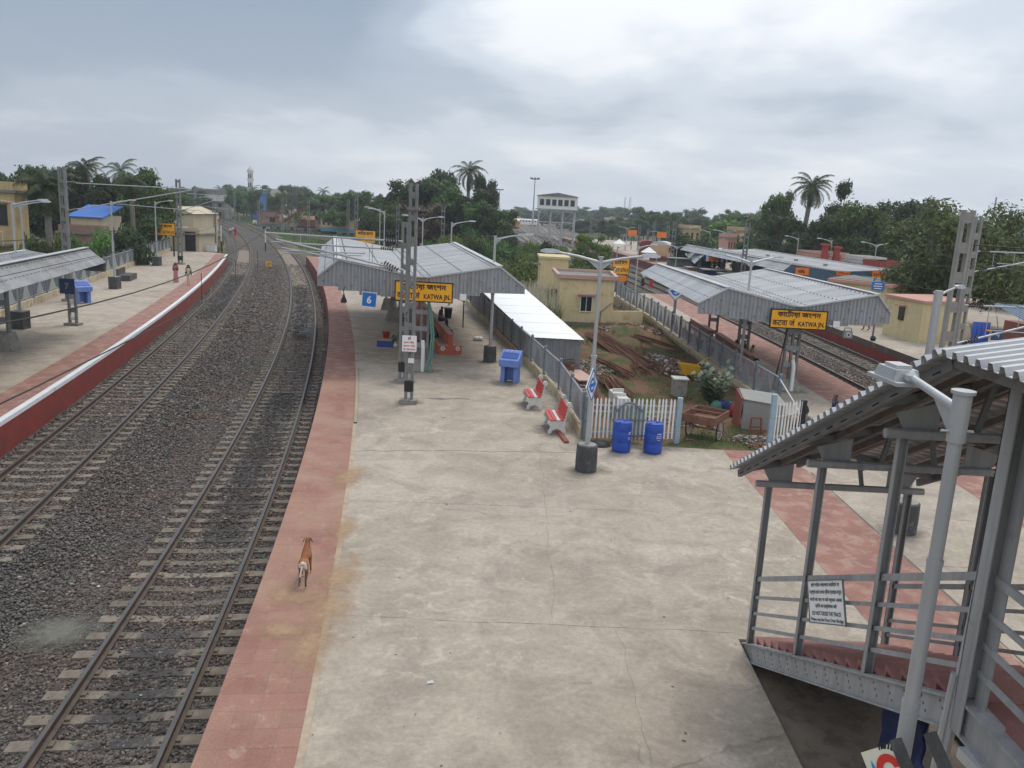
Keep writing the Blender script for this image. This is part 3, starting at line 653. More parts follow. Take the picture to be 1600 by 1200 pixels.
def shelter(label, near, far, sheets, skirt, m_roof, m_wall, col_ys, axis_x, m_end=True, far_skirt=False, plinth=True, pitch=.2, ztop_col=None, loc=None, cond=True, boards=()):
    """gull-wing platform shelter. near/far: droop, peak, valley, peak, droop. skirt(x) = lower edge of the gable sheeting"""
    near = [Vector(p) for p in near]; far = [Vector(p) for p in far]
    base = (near[2].x, near[2].y, 0); T = Thing('platform_shelter', label, 'shelter', base)
    nsh = sheets
    for i in range(nsh):
        t0, t1 = i / nsh, (i + 1) / nsh
        dz = .004 * (i % 2)
        for j in range(4):
            e0 = near[j].lerp(far[j], t0); e1 = near[j].lerp(far[j], t1); f0 = near[j + 1].lerp(far[j + 1], t0); f1 = near[j + 1].lerp(far[j + 1], t1)
            if j in (1, 2): nm, mt = 'roof_sheet', m_roof
            else: nm, mt = 'valance_sheet', 'sheet_pale' if m_roof == 'sheet_roof' else m_roof
            mb = MB(); up = Vector((0, 0, dz))
            if j in (0, 1): corr(mb, f0 + up, e0 + up, e1 + up, f1 + up, .6, .0) if False else corr(mb, e1 + up, e0 + up, f0 + up, f1 + up, pitch, .028)
            else: corr(mb, f0 + up, f1 + up, e1 + up, e0 + up, pitch, .028) if False else corr(mb, f1 + up, f0 + up, e0 + up, e1 + up, pitch, .028)
            if mb.v:
                # keep ribs proud on the upper side
                T.part(nm, mb, mt)
    # rows of roofing screws
    mb = MB(); L = (far[2] - near[2]).length; k = int(L / .42)
    for j in range(4):
        for f in ((.1, .5, .9) if j in (1, 2) else (.35, .8)):
            for i in range(k):
                t = (i + .5) / k; p = near[j].lerp(far[j], t).lerp(near[j + 1].lerp(far[j + 1], t), f); mb.box(p + Vector((0, 0, .036)), (.045, .045, .03))
    if near is not S7N_KEEP:
        for i in range(15):
            for q in range(2):
                s_ = (i + .4 + .3 * q) / 15; x_ = near[0].x + (near[4].x - near[0].x) * s_; y_ = near[0].y + (near[4].y - near[0].y) * s_; mb.box((x_, y_ - .085, skirt(s_) + .22 + .38 * q), (.05, .03, .05))
    T.part('screw_heads', mb, 'steel_dark')['kind'] = 'stuff'
    # ridge cappings and valley gutter
    for j, nm in ((1, 'ridge_cap'), (3, 'ridge_cap')):
        mb = MB(); mb.bar(near[j] + Vector((0, 0, .03)), far[j] + Vector((0, 0, .03)), .26, .03); T.part(nm, mb, 'sheet_pale')
    mb = MB(); mb.bar(near[2] + Vector((0, -.1, .0)), far[2] + Vector((0, 0, .0)), .34, .05); T.part('valley_gutter', mb, 'steel_dark')
    # end sheeting, one sheet beside the other
    for ends, on in ((near, True), (far, far_skirt)):
        if not on: continue
        segs = []
        for j in range(4):
            L = (ends[j + 1] - ends[j]).to_2d().length; k = max(1, round(L / .92))
            segs += [(ends[j].lerp(ends[j + 1], i / k), ends[j].lerp(ends[j + 1], (i + 1) / k)) for i in range(k)]
        x0, x1 = ends[0].x, ends[4].x
        for p, q in segs:
            s = ((p.x + q.x) / 2 - x0) / (x1 - x0); zb = skirt(s)
            mb = MB(); pb, qb = Vector((p.x, p.y, min(zb, p.z - .05))), Vector((q.x, q.y, min(zb, q.z - .05)))
            off = Vector((0, -.03, 0)); corr(mb, pb + off, qb + off, q + off - Vector((0, 0, .02)), p + off - Vector((0, 0, .02)), .155, -.032); T.part('gable_sheet', mb, m_wall)
        for j in range(4):
            mb = MB(); mb.bar(ends[j] + Vector((0, -.05, .0)), ends[j + 1] + Vector((0, -.05, .0)), .06, .07); T.part('barge_board', mb, 'sheet_pale')
    # supports: twin stanchions, rafters and a purlin each side
    for y in col_ys:
        x = axis_x(y); t = (y - near[2].y) / (far[2].y - near[2].y); v = near[2].lerp(far[2], t)
        for s in (-1, 1):
            mb = MB(); mb.box((x + s * .24, y, (v.z - .1) / 2), (.10, .2, v.z - .1)); T.part('stanchion', mb, 'mast_steel')
        for k in range(5): mb = MB(); mb.box((x, y, .55 + k * .72), (.4, .012, .22)); T.part('batten', mb, 'steel_grey')
        if plinth:
            mb = MB(); mb.add([(x - .55, y - .4, 0), (x + .55, y - .4, 0), (x + .55, y + .4, 0), (x - .55, y + .4, 0), (x - .36, y - .26, .75), (x + .36, y - .26, .75), (x + .36, y + .26, .75), (x - .36, y + .26, .75)],
                    [(0, 1, 5, 4), (1, 2, 6, 5), (2, 3, 7, 6), (3, 0, 4, 7), (4, 5, 6, 7)]); T.part('plinth', mb, 'plinth')
        for j in (0, 1, 2, 3):
            if j in (1, 2):
                pk = near[1 if j == 1 else 3].lerp(far[1 if j == 1 else 3], t); mb = MB(); mb.bar(v - Vector((0, 0, .16)), pk - Vector((0, 0, .14)), .09, .2); T.part('rafter', mb, 'steel_dark')
    return T
S6n = [(-8.05, 33.1, 3.85), (-7.25, 33.25, 4.55), (-3.92, 34.0, 3.92), (-.75, 34.6, 4.50), (.34, 34.9, 3.66)]
S6f = [(-12.9, 54.2, 3.85), (-12.1, 54.5, 4.55), (-8.3, 55.2, 3.92), (-4.4, 55.6, 4.52), (-3.3, 55.9, 3.68)]
def skirt6(s):
    for lim, z in ((.09, 3.46), (.20, 3.30), (.33, 3.14), (.72, 3.10), (.80, 3.24), (.94, 3.38)):
        if s < lim: return z
    return 3.5
SH6 = shelter('grey gull wing shelter over the benches of platform six', S6n, S6f, 20, skirt6, 'sheet_roof', 'sheet_wall', (42., 49., 54.), lambda y: -3.9 - .222 * (y - 34))
S4n = [(7.35, 33.2, 3.55), (8.5, 33.2, 4.22), (11.42, 33.2, 3.60), (14.55, 33.2, 4.26), (15.15, 33.2, 3.55)]
S4f = [(7.1, 48.0, 3.65), (8.12, 48.2, 4.22), (11.3, 48.2, 3.66), (14.4, 48.2, 4.26), (15.0, 48.2, 3.6)]
def skirt4(s):
    for lim, z in ((.12, 3.12), (.24, 3.0), (.76, 2.92), (.88, 2.98)):
        if s < lim: return z
    return 3.1
SH4 = shelter('grey gull wing shelter with long side valance on the right hand island', S4n, S4f, 14, skirt4, 'sheet_roof', 'sheet_wall', (40.5, 47.), lambda y: 11.4, plinth=False)
S7n = [(-15.9, 22., 3.30), (-16.9, 22., 3.98), (-18.7, 22., 3.45), (-20.4, 22., 3.62), (-21.2, 22., 3.2)]
S7f = [(-20.05, 40., 3.34), (-21.0, 40.1, 4.0), (-22.7, 40.4, 3.5), (-24.4, 40.8, 3.66), (-25.2, 41., 3.2)]
SH7 = shelter('shelter with ribbed valance at the left edge on platform seven', S7n, S7f, 16, lambda s: 2.9, 'sheet_old', 'steel_dark', (27.5, 33.9,), lambda y: -18.9 - .207 * (y - 22) - .1, m_end=False, far_skirt=True)
S3n = [(23.0, 72., 2.86), (23.7, 72., 3.5), (27.9, 72., 3.06), (32.3, 72., 3.42), (32.8, 72., 2.7)]
S3f = [(20.9, 108., 2.9), (21.7, 108., 3.6), (26., 108., 3.1), (30.5, 108., 3.5), (31., 108., 2.8)]
mat('gable_blue', (.075, .135, .205), .6, .12, .6, (.055, .10, .155), .6)
SH3 = shelter('shelter with a blue painted gable behind the cream ticket building', S3n, S3f, 24, lambda s: 1.75, 'sheet_roof', 'gable_blue', (75., 82., 90., 98., 106.), lambda y: 27.9 - .052 * (y - 72), plinth=False)

# ------------------------------------------------------------------ main stanchions under the two sign boards
def stanchion(label, x, y, h, pipe):
    T = Thing('sign_stanchion', label, 'post', (x, y, 0))
    for s in (-.27, 0, .27):
        mb = MB(); mb.box((x + s, y, h / 2), (.09, .16, h)); T.part('channel', mb, 'mast_steel')
    for k in range(5): mb = MB(); mb.box((x, y - .09, .4 + k * .7), (.56, .02, .2)); T.part('batten', mb, 'steel_grey')
    mb = MB(); mb.path([(x + pipe, y - .25, 0), (x + pipe, y - .25, .95), (x + pipe - .02, y - .2, 1.2), (x + pipe - .03, y - .14, 1.3)], .08, 8); T.part('drain_pipe', mb, 'off_white', True)
    mb = MB(); mb.add([(x - .5, y - .3, 0), (x + .5, y - .3, 0), (x + .5, y + .3, 0), (x - .5, y + .3, 0), (x - .36, y - .12, .5), (x + .36, y - .12, .5), (x + .36, y + .12, .5), (x - .36, y + .12, .5)],
        [(0, 1, 5, 4), (1, 2, 6, 5), (2, 3, 7, 6), (3, 0, 4, 7), (4, 5, 6, 7)]); T.part('plinth', mb, 'plinth')
    return T
T = stanchion('grey steel stanchion with green hose under the platform six name board', -3.92, 34.1, 3.9, .12)
mb = MB(); mb.path([(-3.7, 33.95, 3.3), (-3.5, 33.8, 2.6), (-3.36, 33.7, 1.6), (-3.4, 33.7, .7), (-3.6, 33.75, .05)], .045, 7); T.part('hose', mb, 'green_hose', True)
mb = MB(); mb.path([(-3.68, 33.9, 3.2), (-3.56, 33.7, 2.6), (-3.44, 33.6, 1.6), (-3.48, 33.6, .7), (-3.62, 33.7, .05)], .03, 7); T.part('hose', mb, 'green_hose', True)
T = stanchion('braced grey stanchion with white drain pipe under right hand name board', 11.62, 34.0, 3.6, .1)
mb = MB()
for k in range(4): mb.tube((11.0 - .03 * k, 33.8, 0), (11.35, 33.95, 3.0 - .2 * k), .02, n=5)
T.part('cable', mb, 'black')
# ------------------------------------------------------------------ station name boards
def name_board(label, c, w, h, post=None, rz=0., lite=False):
    cx, cy, cz = c; T = Thing('station_name_board', label, 'sign', (cx, cy, 0), rz, local=True); b0 = cz
    mb = MB(); mb.box((0, 0, b0), (w, .06, h)); T.part('board', mb, 'sign_yellow')
    mb = MB(); t = .035
    for s in (-1, 1):
        mb.box((0, 0, b0 + s * h / 2), (w + .05, .085, .045)); mb.box((s * w / 2, 0, b0), (.045, .083, h))
    T.part('border', mb, 'black')
    mb = MB(); put_text(mb, 'কােটায়া জংশন', h * .37, (0, -.036, b0 + h * .13), width=w * .78, outline=.034); T.part('bengali_lettering', mb, 'black')
    mb = MB(); put_text(mb, 'कटवा जं', h * .44, (-w * .265, -.036, b0 - h * .36), width=w * .40, bold=.022); T.part('hindi_lettering', mb, 'black')
    mb = MB(); put_text(mb, 'KATWA JN.', h * .36, (w * .235, -.036, b0 - h * .36), width=w * .47, bold=.028); T.part('english_lettering', mb, 'black')
    if post:
        for s in (-1, 1):
            mb = MB(); mb.box((s * w * post[0], .08, (b0 + h / 2) / 2), (.12, .1, b0 + h / 2)); T.part('post', mb, 'black')
    return T
name_board('yellow station name board hung below the platform six shelter', (-3.76, 33.2, 3.43), 2.32, .78)
mb = MB()
name_board('yellow station name board on the right hand island stanchion', (11.41, 33.0, 3.12), 2.26, .74)
p = at(254, 358, 90); name_board('yellow name board at the far end of platform seven', (p.x, p.y, p.z), 2.7, 1.3, (.42,))
p = at(970, 416, 77.); name_board('yellow name board on black posts beyond the yellow cabin', (p.x, p.y, p.z), 1.55, 1.45, (.40,))
p = at(571, 371, 104.); name_board('half hidden yellow name board behind the platform six shelter roof', (p.x, p.y, p.z + .1), 2.5, 1.5, (.4,))
# hanging plates and small signs
def plate(name, label, cat, quad, m_, thick=.03, group=None):
    c = sum((Vector(q) for q in quad), Vector()) / 4; T = Thing(name, label, cat, c, group=group); mb = MB(); mb.slab(quad, thick); T.part('plate', mb, m_); return T
T = Thing('platform_number_sign', 'blue square sign with white number six hanging from the shelter edge', 'sign', (-5.93, 33.0, 3.0))
R = Matrix.Rotation(.06, 3, 'Y'); mb = MB(); mb.box((-5.93, 33.0, 3.02), (.58, .05, .58), rot=R); T.part('plate', mb, 'sign_blue')
mb = MB()
for s in (-1, 1): mb.box(Vector((-5.93, 33., 3.02)) + R @ Vector((0, 0, s * .29)), (.6, .056, .022), rot=R); mb.box(Vector((-5.93, 33., 3.02)) + R @ Vector((s * .29, 0, 0)), (.022, .054, .58), rot=R)
T.part('rim', mb, 'white_paint')
mb = MB(); put_text(mb, '6', .40, (-5.93 - .01, 32.968, 2.88), (1, 0, -.06), (.06, 0, 1), bold=.03); T.part('number', mb, 'white_paint')
mb = MB(); mb.bar((-6.08, 33.0, 3.3), (-6.1, 33.06, 3.5), .02, .02); mb.bar((-5.82, 33.0, 3.3), (-5.78, 33.06, 3.48), .02, .02); T.part('strap', mb, 'steel_dark')
T = Thing('loudspeaker', 'black horn loudspeaker hanging at the left corner of the shelter', 'loudspeaker', (-6.95, 32.95, 3.1))
mb = MB(); mb.lathe([(.03, .32), (.05, .22), (.11, .1), (.13, 0.), (.10, -.03)], 12, (-6.95, 32.95, 2.88)); T.part('horn', mb, 'black', True)
mb = MB(); mb.path([(-6.95, 32.95, 3.18), (-6.98, 32.98, 3.35), (-6.9, 33.05, 3.5)], .018, 6); T.part('bracket', mb, 'black')
for (x, y, z, lb) in ((-2.17, 33.3, 3.28, 'small white notice plate beside the platform six name board'), (12.98, 33.05, 3.0, 'small white notice plate beside the right hand name board')):
    T = Thing('notice_plate', lb, 'notice', (x, y, z)); mb = MB(); mb.box((x, y, z), (.27, .02, .26)); T.part('plate', mb, 'white_paint'); mb = MB(); mb.box((x, y + .03, z), (.30, .02, .29)); T.part('backing', mb, 'steel_grey')
def cctv(label, x, y, z):
    T = Thing('clock_box', label, 'clock', (x, y, 0))
    mb = MB(); mb.box((x, y, z), (.36, .22, .27)); T.part('case', mb, 'steel_dark')
    mb = MB(); mb.lathe([(.08, 0), (.08, .02)], 16, (0, 0, 0)); mb.v = [(x + a, y - .112 - c, z + b) for a, b, c in mb.v]; T.part('face', mb, 'off_white')
    mb = MB(); mb.lathe([(.055, 0), (.055, .01)], 16, (0, 0, 0)); mb.v = [(x + a, y - .132 - c, z + b) for a, b, c in mb.v]; T.part('centre', mb, 'black')
    mb = MB(); mb.tube((x, y, 0), (x, y, z - .12), .035, n=8); T.part('post', mb, 'black', True)
p = gnd(720, 512); cctv('dark box with a round dial on a thin post by the fence', p.x + .12, p.y, 1.85)
T = Thing('clock_box', 'dark box with a round dial hanging beside the right hand name board', 'clock', (13.45, 33.0, 2.75))
mb = MB(); mb.box((13.45, 33.0, 2.62), (.34, .22, .28)); T.part('case', mb, 'steel_grey'); mb = MB(); mb.lathe([(.08, 0), (.08, .02)], 16); mb.v = [(13.45 + a, 32.888 - c, 2.62 + b) for a, b, c in mb.v]; T.part('face', mb, 'off_white')
mb = MB(); mb.lathe([(.05, 0), (.05, .01)], 14); mb.v = [(13.45 + a, 32.868 - c, 2.62 + b) for a, b, c in mb.v]; T.part('centre', mb, 'black'); mb = MB(); mb.path([(13.3, 33, 2.76), (13.33, 33, 2.88), (13.57, 33, 2.88), (13.6, 33, 2.76)], .02, 6); T.part('bracket', mb, 'steel_dark')

# ------------------------------------------------------------------ lattice masts
def mast(label, x, y, h, w=.40, d=.26, pitch=.72, m_='mast_steel', rz=0., solid_to=0., topbox=False, group=None, z0=0., wide=False, band=True):
    T = Thing('catenary_mast', label, 'mast', (x, y, z0), rz, group, local=True)
    lw = .09 if not wide else w * .22
    for s in (-1, 1):
        mb = MB(); mb.box((s * (w - lw) / 2, 0, h / 2), (lw, d, h)); T.part('leg', mb, m_)
    z = .5; hgt = .2 if not wide else pitch * .36; k = 0
    tm_ = None
    while z < h - .1:
        if tm_ is None:
            mb = MB(); mb.box((0, 0, 0), (w - 2 * lw + .004, d * .86, hgt)); o = T.part('batten', mb, m_); tm_ = o.data; o.location = (0, 0, z)
        else:
            o = bpy.data.objects.new('batten', tm_); COL.objects.link(o); o.parent = T.e; o.location = (0, 0, z)
        z += pitch
    if solid_to:
        mb = MB(); mb.box((0, -d * .12, solid_to / 2), (w - 2 * lw + .006, d * .9, solid_to)); T.part('web_plate', mb, m_)
    if band:
        mb = MB(); mb.box((0, 0, .62), (w + .012, d + .012, .38)); T.part('black_band', mb, 'black')
    mb = MB(); mb.box((0, 0, .07), (w + .3, d + .3, .15)); T.part('footing', mb, 'plinth')
    if topbox:
        mb = MB(); mb.box((0, 0, h - .36), (w * 1.15, d * 1.1, .06)); mb.box((0, 0, h + .02), (w * 1.05, d * 1.05, .12))
        for s in (-1, 1): mb.box((s * w * .48, 0, h + .2 - .36), (.07, d * 1.05, .7))
        mb.box((0, 0, h + .42), (w * 1.05, d * 1.05, .36)); T.part('head', mb, m_)
    return T
def cantilever(T, root_h, reach, drop=.0, dirn=1, m_='galv'):
    """bracket: top stay with insulator, lower raking tube with insulator, steady arm; built in the mast's own frame along dirn * X"""
    d = dirn; r = .028
    mb = MB(); mb.tube((d * .2, 0, root_h + .9), (d * (reach - .3), 0, root_h + .9 + drop), r, n=7); T.part('stay_tube', mb, m_, True)
    mb = MB(); mb.tube((d * .2, 0, root_h - .75), (d * (reach - .35), 0, root_h + .82 + drop), r * 1.15, n=7); T.part('bracket_tube', mb, m_, True)
    mb = MB(); mb.tube((d * reach * .38, 0, root_h - .2), (d * (reach - .15), 0, root_h - .35), r * .8, n=6); T.part('steady_arm', mb, m_, True)
    for z0, z1, a in ((root_h + .9, root_h + .9, 0), (root_h - .75, root_h - .75 + .55 * 1.6 / (reach - .5), 1)):
        pr = []; 
        mb = MB(); P0, P1 = Vector((d * .35, 0, z0)), Vector((d * .85, 0, z0 + (z1 - z0)))
        for k in range(6):
            c0 = P0.lerp(P1, k / 6); c1 = P0.lerp(P1, (k + .5) / 6); mb.tube(c0, c1, .085, .045, n=9)
        T.part('insulator', mb, 'insulator', True)
m6 = mast('tall grey mast in front of the platform six name board', -3.62, 28.15, 7.55, .30, .17, .74)
mb = MB(); mb.box((.0, -.16, 2.15), (.5, .02, .56)); pl = m6.part('warning_plate', mb, 'white_paint', label='white no smoking plate')
mb = MB(); put_text(mb, 'NO SMOKING', .085, (0, -.172, 1.92), width=.42, bold=.03); m6.part('lettering', mb, 'red_ink', of=pl)
mb = MB(); put_text(mb, 'ধূমপান নিষেধ', .08, (0, -.172, 2.16), width=.38, outline=.03); m6.part('lettering', mb, 'red_ink', of=pl)
mb = MB(); put_text(mb, 'धूम्रपान निषेध', .08, (0, -.172, 2.04), width=.40, bold=.02); m6.part('lettering', mb, 'red_ink', of=pl)
mb = MB(); put_text(mb, 'O', .13, (0, -.172, 2.29), bold=.02); mb.bar((-.05, -.173, 2.29), (.05, -.173, 2.39), .004, .016, up=(1, 0, -1)); m6.part('prohibition_ring', mb, 'black', of=pl)
mb = MB(); mb.box((0.07, -.15, 1.55), (.2, .06, .16)); m6.part('junction_box', mb, 'off_white')
mb = MB(); put_text(mb, '7', .16, (-.12, -.14, 3.12), bold=.02); put_text(mb, '2', .16, (-.12, -.14, 2.92), bold=.02); m6.part('mast_number', mb, 'black')
m6.part('head_plate', MB().box((0, 0, 6.72), (.42, .34, .07)), 'mast_steel')
m6b = mast('second grey mast just behind the no smoking plate', -4.34, 31.56, 6.2, .28, .16, .8)
# brackets over the near track, reaching left from the two masts
def arm(name, label, x, y, zt, zb, reach, dirn):
    T = Thing('overhead_bracket', label, 'bracket', (x, y, 0))
    X = lambda k: x + dirn * k
    mb = MB(); mb.tube((X(.2), y, zt), (X(reach), y, zt + .05), .032, n=7); T.part('stay_tube', mb, 'galv', True)
    mb = MB(); mb.tube((X(.15), y, zb - .35), (X(reach * .92), y, zt - .15), .036, n=7); T.part('bracket_tube', mb, 'galv', True)
    mb = MB(); mb.tube((X(reach * .3), y, zb + .15), (X(reach * .9), y, zb + .1), .024, n=6); T.part('steady_arm', mb, 'galv', True)
    for k in (.25, .5, .75): mb = MB(); mb.tube((X(reach * k), y, zt + .03), (X(reach * k), y, zb - .35 + (zt - zb + .2) * k / .92), .014, n=5); T.part('hanger', mb, 'galv')
    for za, zc in ((zt, zt), (zb - .35, zb - .12)):
        mb = MB(); P0, P1 = Vector((X(.35), y, za + .01)), Vector((X(.85), y, zc + .03))
        for k in range(6): mb.tube(P0.lerp(P1, k / 6), P0.lerp(P1, (k + .5) / 6), .085, .045, n=9)
        T.part('insulator', mb, 'insulator', True)
    return T
arm('overhead_bracket', 'long tube bracket reaching left from the tall central mast', -3.75, 28.15, 5.62, 5.0, 4.9, -1)
arm('overhead_bracket', 'lower tube bracket on the mast behind the no smoking plate', -4.45, 31.56, 5.15, 4.7, 5.0, -1)

mR = mast('large pale concrete mast with window holes standing before the leafy tree', 14.62, 27.55, 7.6, .40, .22, .98, 'mast_concrete', wide=True, band=True)
mb = MB(); mb.box((-.02, -.19, 2.42), (.4, .02, .42)); o = mR.part('number_plate', mb, 'black')
mb = MB(); put_text(mb, 'KWAE', .15, (-.02, -.202, 2.46), width=.34, bold=.02); put_text(mb, '0023', .15, (-.02, -.202, 2.27), width=.34, bold=.02); mR.part('lettering', mb, 'sign_orange', of=o)
pq = at(1508, 470, 41.6); mR2 = mast('slimmer concrete mast just right of the large one', pq.x, 41.6, 7.75, .36, .22, .9, 'mast_concrete', wide=True, z0=-.06)
arm('overhead_bracket', 'tube bracket reaching right from the large concrete mast', 14.8, 27.55, 4.5, 3.55, 4.2, 1)
arm('overhead_bracket', 'upper tube bracket high on the slimmer concrete mast', 23.1, 42.4, 6.0, 5.3, 4.2, 1)
m7a = mast('grey mast rising behind the left shelter roof', -27.4, 50., 8.0, .40, .28, .74, 'mast_steel')
cantilever(m7a, 6.2, 8.0, -.0, 1)
m7b = mast('grey mast on platform seven beyond the walking women', -33.0, 80.5, 8.1, .42, .28, .74, 'mast_steel')
cantilever(m7b, 5.9, 5.0, 0, 1)
FARM = [(557, 300, 112), (482, 312, 160), (404, 312, 190), (441, 308, 190), (366, 300, 230), (334, 318, 120), (544, 312, 150), (693, 322, 112), (622, 318, 125), (1055, 345, 108), (1169, 348, 82), (1045, 352, 140), (1000, 350, 170), (1092, 368, 120), (1013, 358, 150), (925, 330, 210), (1023, 345, 185)]
pm_ = None
FARM.sort()
ORD = ['leftmost', 'second from left', 'third from left', 'fourth from left', 'fifth from left', 'sixth from left', 'seventh from left', 'eighth from left', 'ninth from left', 'tenth from left', 'eleventh from left', 'twelfth from left', 'thirteenth from left', 'fourteenth from left', 'fifteenth from left', 'sixteenth from left', 'rightmost']
for i, (u, v, y) in enumerate(FARM):
    p = at(u, v, y); h = p.z + 1.05
    T = mast('grey lattice mast among the distant tracks, ' + ORD[i], p.x, y, h, .45, .3, .85, group='distant overhead line masts', z0=-1.05, band=False)
# ------------------------------------------------------------------ overhead wires
def wire(label, pts, r=.011, sag=0., n=14):
    out = []
    for a, b in zip(pts[:-1], pts[1:]):
        for k in range(n):
            t = k / n; q = Vector(a).lerp(Vector(b), t); q.z -= sag * 4 * t * (1 - t); out.append(q)
    out.append(Vector(pts[-1])); mb = MB(); mb.path(out, r, 5); o = obj('overhead_wire', mb, 'black'); tag(o, label, 'wire'); return o
def along(c, ys, z, off=0.): return [(*cline(c, np.array([y]), off)[0], z) for y in ys]
wire('contact wire above the near curving track', along(cB, [4, 9, 14, 19, 24, 28.5, 40, 55, 75, 100, 130], 4.62), .010)
wire('sagging carrier wire above the near curving track', along(cB, [2, 28.5, 55, 90, 130], 5.9), .011, .7)
wire('contact wire above the platform seven track', along(cA, [16, 30, 50, 65, 80, 105, 130], 4.62), .010)
wire('sagging carrier wire above the platform seven track', along(cA, [10, 50, 80.5, 120], 5.9), .011, .6)
wire('contact wire above the right hand island track', along(cC, [20, 28, 45, 60, 80, 110], 4.6), .010)
wire('carrier wire above the right hand island track', along(cC, [10, 28, 60, 100], 5.8), .011, .5)
wire('carrier wire above the far platform track', along(cD, [20, 42, 80, 120], 5.9), .011, .5)
wire('wire slung to the large concrete mast', [(30, 20, 6.9), (14.9, 27.5, 6.5)], .018, .2)
dr = MB()
for y in (17, 21, 25):
    p = cline(cB, np.array([y]))[0]; dr.tube((*p, 4.62), (*p, 5.25), .007, n=4)
for y in (58, 66, 73):
    p = cline(cA, np.array([y]))[0]; dr.tube((*p, 4.62), (*p, 5.4), .008, n=4)
tag(obj('wire_dropper', dr, 'black'), 'thin droppers hanging between carrier and contact wires', 'wire')
# ------------------------------------------------------------------ street lamps
def lamp(label, x, y, h=5.9, dirs=(0.,), drum='round', z0=0., group=None, r=.075, arm_len=1.25, rise=.28, head=.5):
    T = Thing('lamp_post', label, 'lamp post', (x, y, z0), 0, group, local=True)
    mb = MB(); mb.tube((0, 0, 0), (0, 0, h * .55), r, r, 12); mb.tube((0, 0, h * .55), (0, 0, h), r * .72, r * .72, 12); T.part('pole', mb, 'pole_silver', True)
    mb = MB(); mb.lathe([(r * 1.25, h * .55 - .03), (r * 1.25, h * .55 + .03)], 12); T.part('collar', mb, 'pole_silver'); mb = MB(); mb.lathe([(r * 1.1, h), (r * 1.1, h + .04)], 12); T.part('cap', mb, 'pole_silver')
    for a in dirs:
        d = Vector((math.cos(a), math.sin(a), 0)); e = d * arm_len + Vector((0, 0, h - .12 + rise))
        mb = MB(); mb.path([Vector((0, 0, h - .12)), d * arm_len * .5 + Vector((0, 0, h - .12 + rise * .6)), e], [.045, .035, .03], 8); mb.slab([(0, 0, h - .35), d * .35 + Vector((0, 0, h - .06)), (0, 0, h - .10)], .01); o = T.part('arm', mb, 'pole_silver', True)
        mb = MB(); c = e + d * head * .35; s = Vector((-d.y, d.x, 0)); vs = []
        for k, (f, w, hh) in enumerate(((-.5, .05, .04), (-.2, .10, .07), (.25, .11, .07), (.5, .04, .03))):
            for q, (aa, bb_) in enumerate(((-1, -.5), (1, -.5), (.7, 1), (-.7, 1))): vs.append(c + d * f * head + s * aa * w + Vector((0, 0, bb_ * hh)))
        mb.add(vs, [(i * 4 + j, i * 4 + (j + 1) % 4, (i + 1) * 4 + (j + 1) % 4, (i + 1) * 4 + j) for i in range(3) for j in range(4)] + [(3, 2, 1, 0), (12, 13, 14, 15)]); T.part('lamp_head', mb, 'galv')
    if drum == 'round':
        mb = MB(); mb.lathe([(.29, 0), (.297, .3), (.285, .72), (.25, .75)], 20); T.part('base_drum', mb, 'drum_dark', True)
        mb = MB(); mb.lathe([(.245, .751), (.1, .78)], 16); T.part('drum_cap', mb, 'plinth')
    elif drum == 'square':
        mb = MB(); mb.box((0, 0, .42), (.62, .62, .84)); T.part('base_block', mb, 'drum_dark')
        mb = MB(); mb.box((0, 0, .86), (.64, .64, .04)); T.part('base_cap', mb, 'plinth')
    return T
PI = math.pi
LG = lamp('double armed silver lamp post with diamond sign beside the blue barrels', 2.13, 21.43, 5.75, (PI, .12), arm_len=1.15, rise=.22, r=.07)
# roundel board on that post
def roundel(T, c, s, loc=False, rz=0.):
    x, y, z = c; R = Matrix.Rotation(rz, 3, 'Z'); V = lambda a, b, cc: Vector((x, y, z)) + R @ Vector((a, b, cc))
    mb = MB(); mb.slab([V(0, 0, s), V(-s, 0, 0), V(0, 0, -s), V(s, 0, 0)], .03); o = T.part('diamond_plate', mb, 'white_paint')
    mb = MB()
    for a, b in (((0, s), (-s, 0)), ((-s, 0), (0, -s)), ((0, -s), (s, 0)), ((s, 0), (0, s))): mb.bar(V(a[0] * .93, -.012, a[1] * .93), V(b[0] * .93, -.012, b[1] * .93), .006, s * .07, up=R @ Vector((a[0] + b[0], 0, a[1] + b[1])))
    n = 20; r0, r1 = s * .28, s * .44
    vs = [V(rr_ * math.cos(2 * PI * i / n), -.012, rr_ * math.sin(2 * PI * i / n)) for rr_ in (r0, r1) for i in range(n)]; mb.add(vs, [(i, (i + 1) % n, n + (i + 1) % n, n + i) for i in range(n)])
    mb.box(V(0, -.014, 0), (s * 1.1, .006, s * .2), rz); T.part('roundel', mb, 'sign_blue', of=o)
roundel(LG, (0, -.13, 2.42), .46, rz=1.15)
lamp('silver lamp post inside the fence by the white roofed shed', -1.08, 36.97, 5.65, (-.15,), arm_len=1.3)
lamp('thin silver lamp post on the right hand island near the red benches', 10.4, 37.02, 5.2, (.35, 2.7), drum='none', r=.07)
lamp('silver lamp post right of the hidden stair roof edge', 11.9, 23.4, 5.15, (.6,), r=.09, arm_len=1.0)
lamp('lamp post on a square block right of the number seven sign', -28.3, 57.6, 6., (.1,), 'square')
lamp('lamp post on a square block near the far women', -34.1, 77.8, 5.9, (.1,), 'square')
lamp('lamp post on a square block under the left shelter', -24.0, 39.3, 6.0, (.1,), 'square')
p = gnd(1408, 830); LP5 = Thing('lamp_post', 'short lamp pole stub on a dark drum beyond the stair', 'lamp post', (p.x, p.y, 0), local=True)
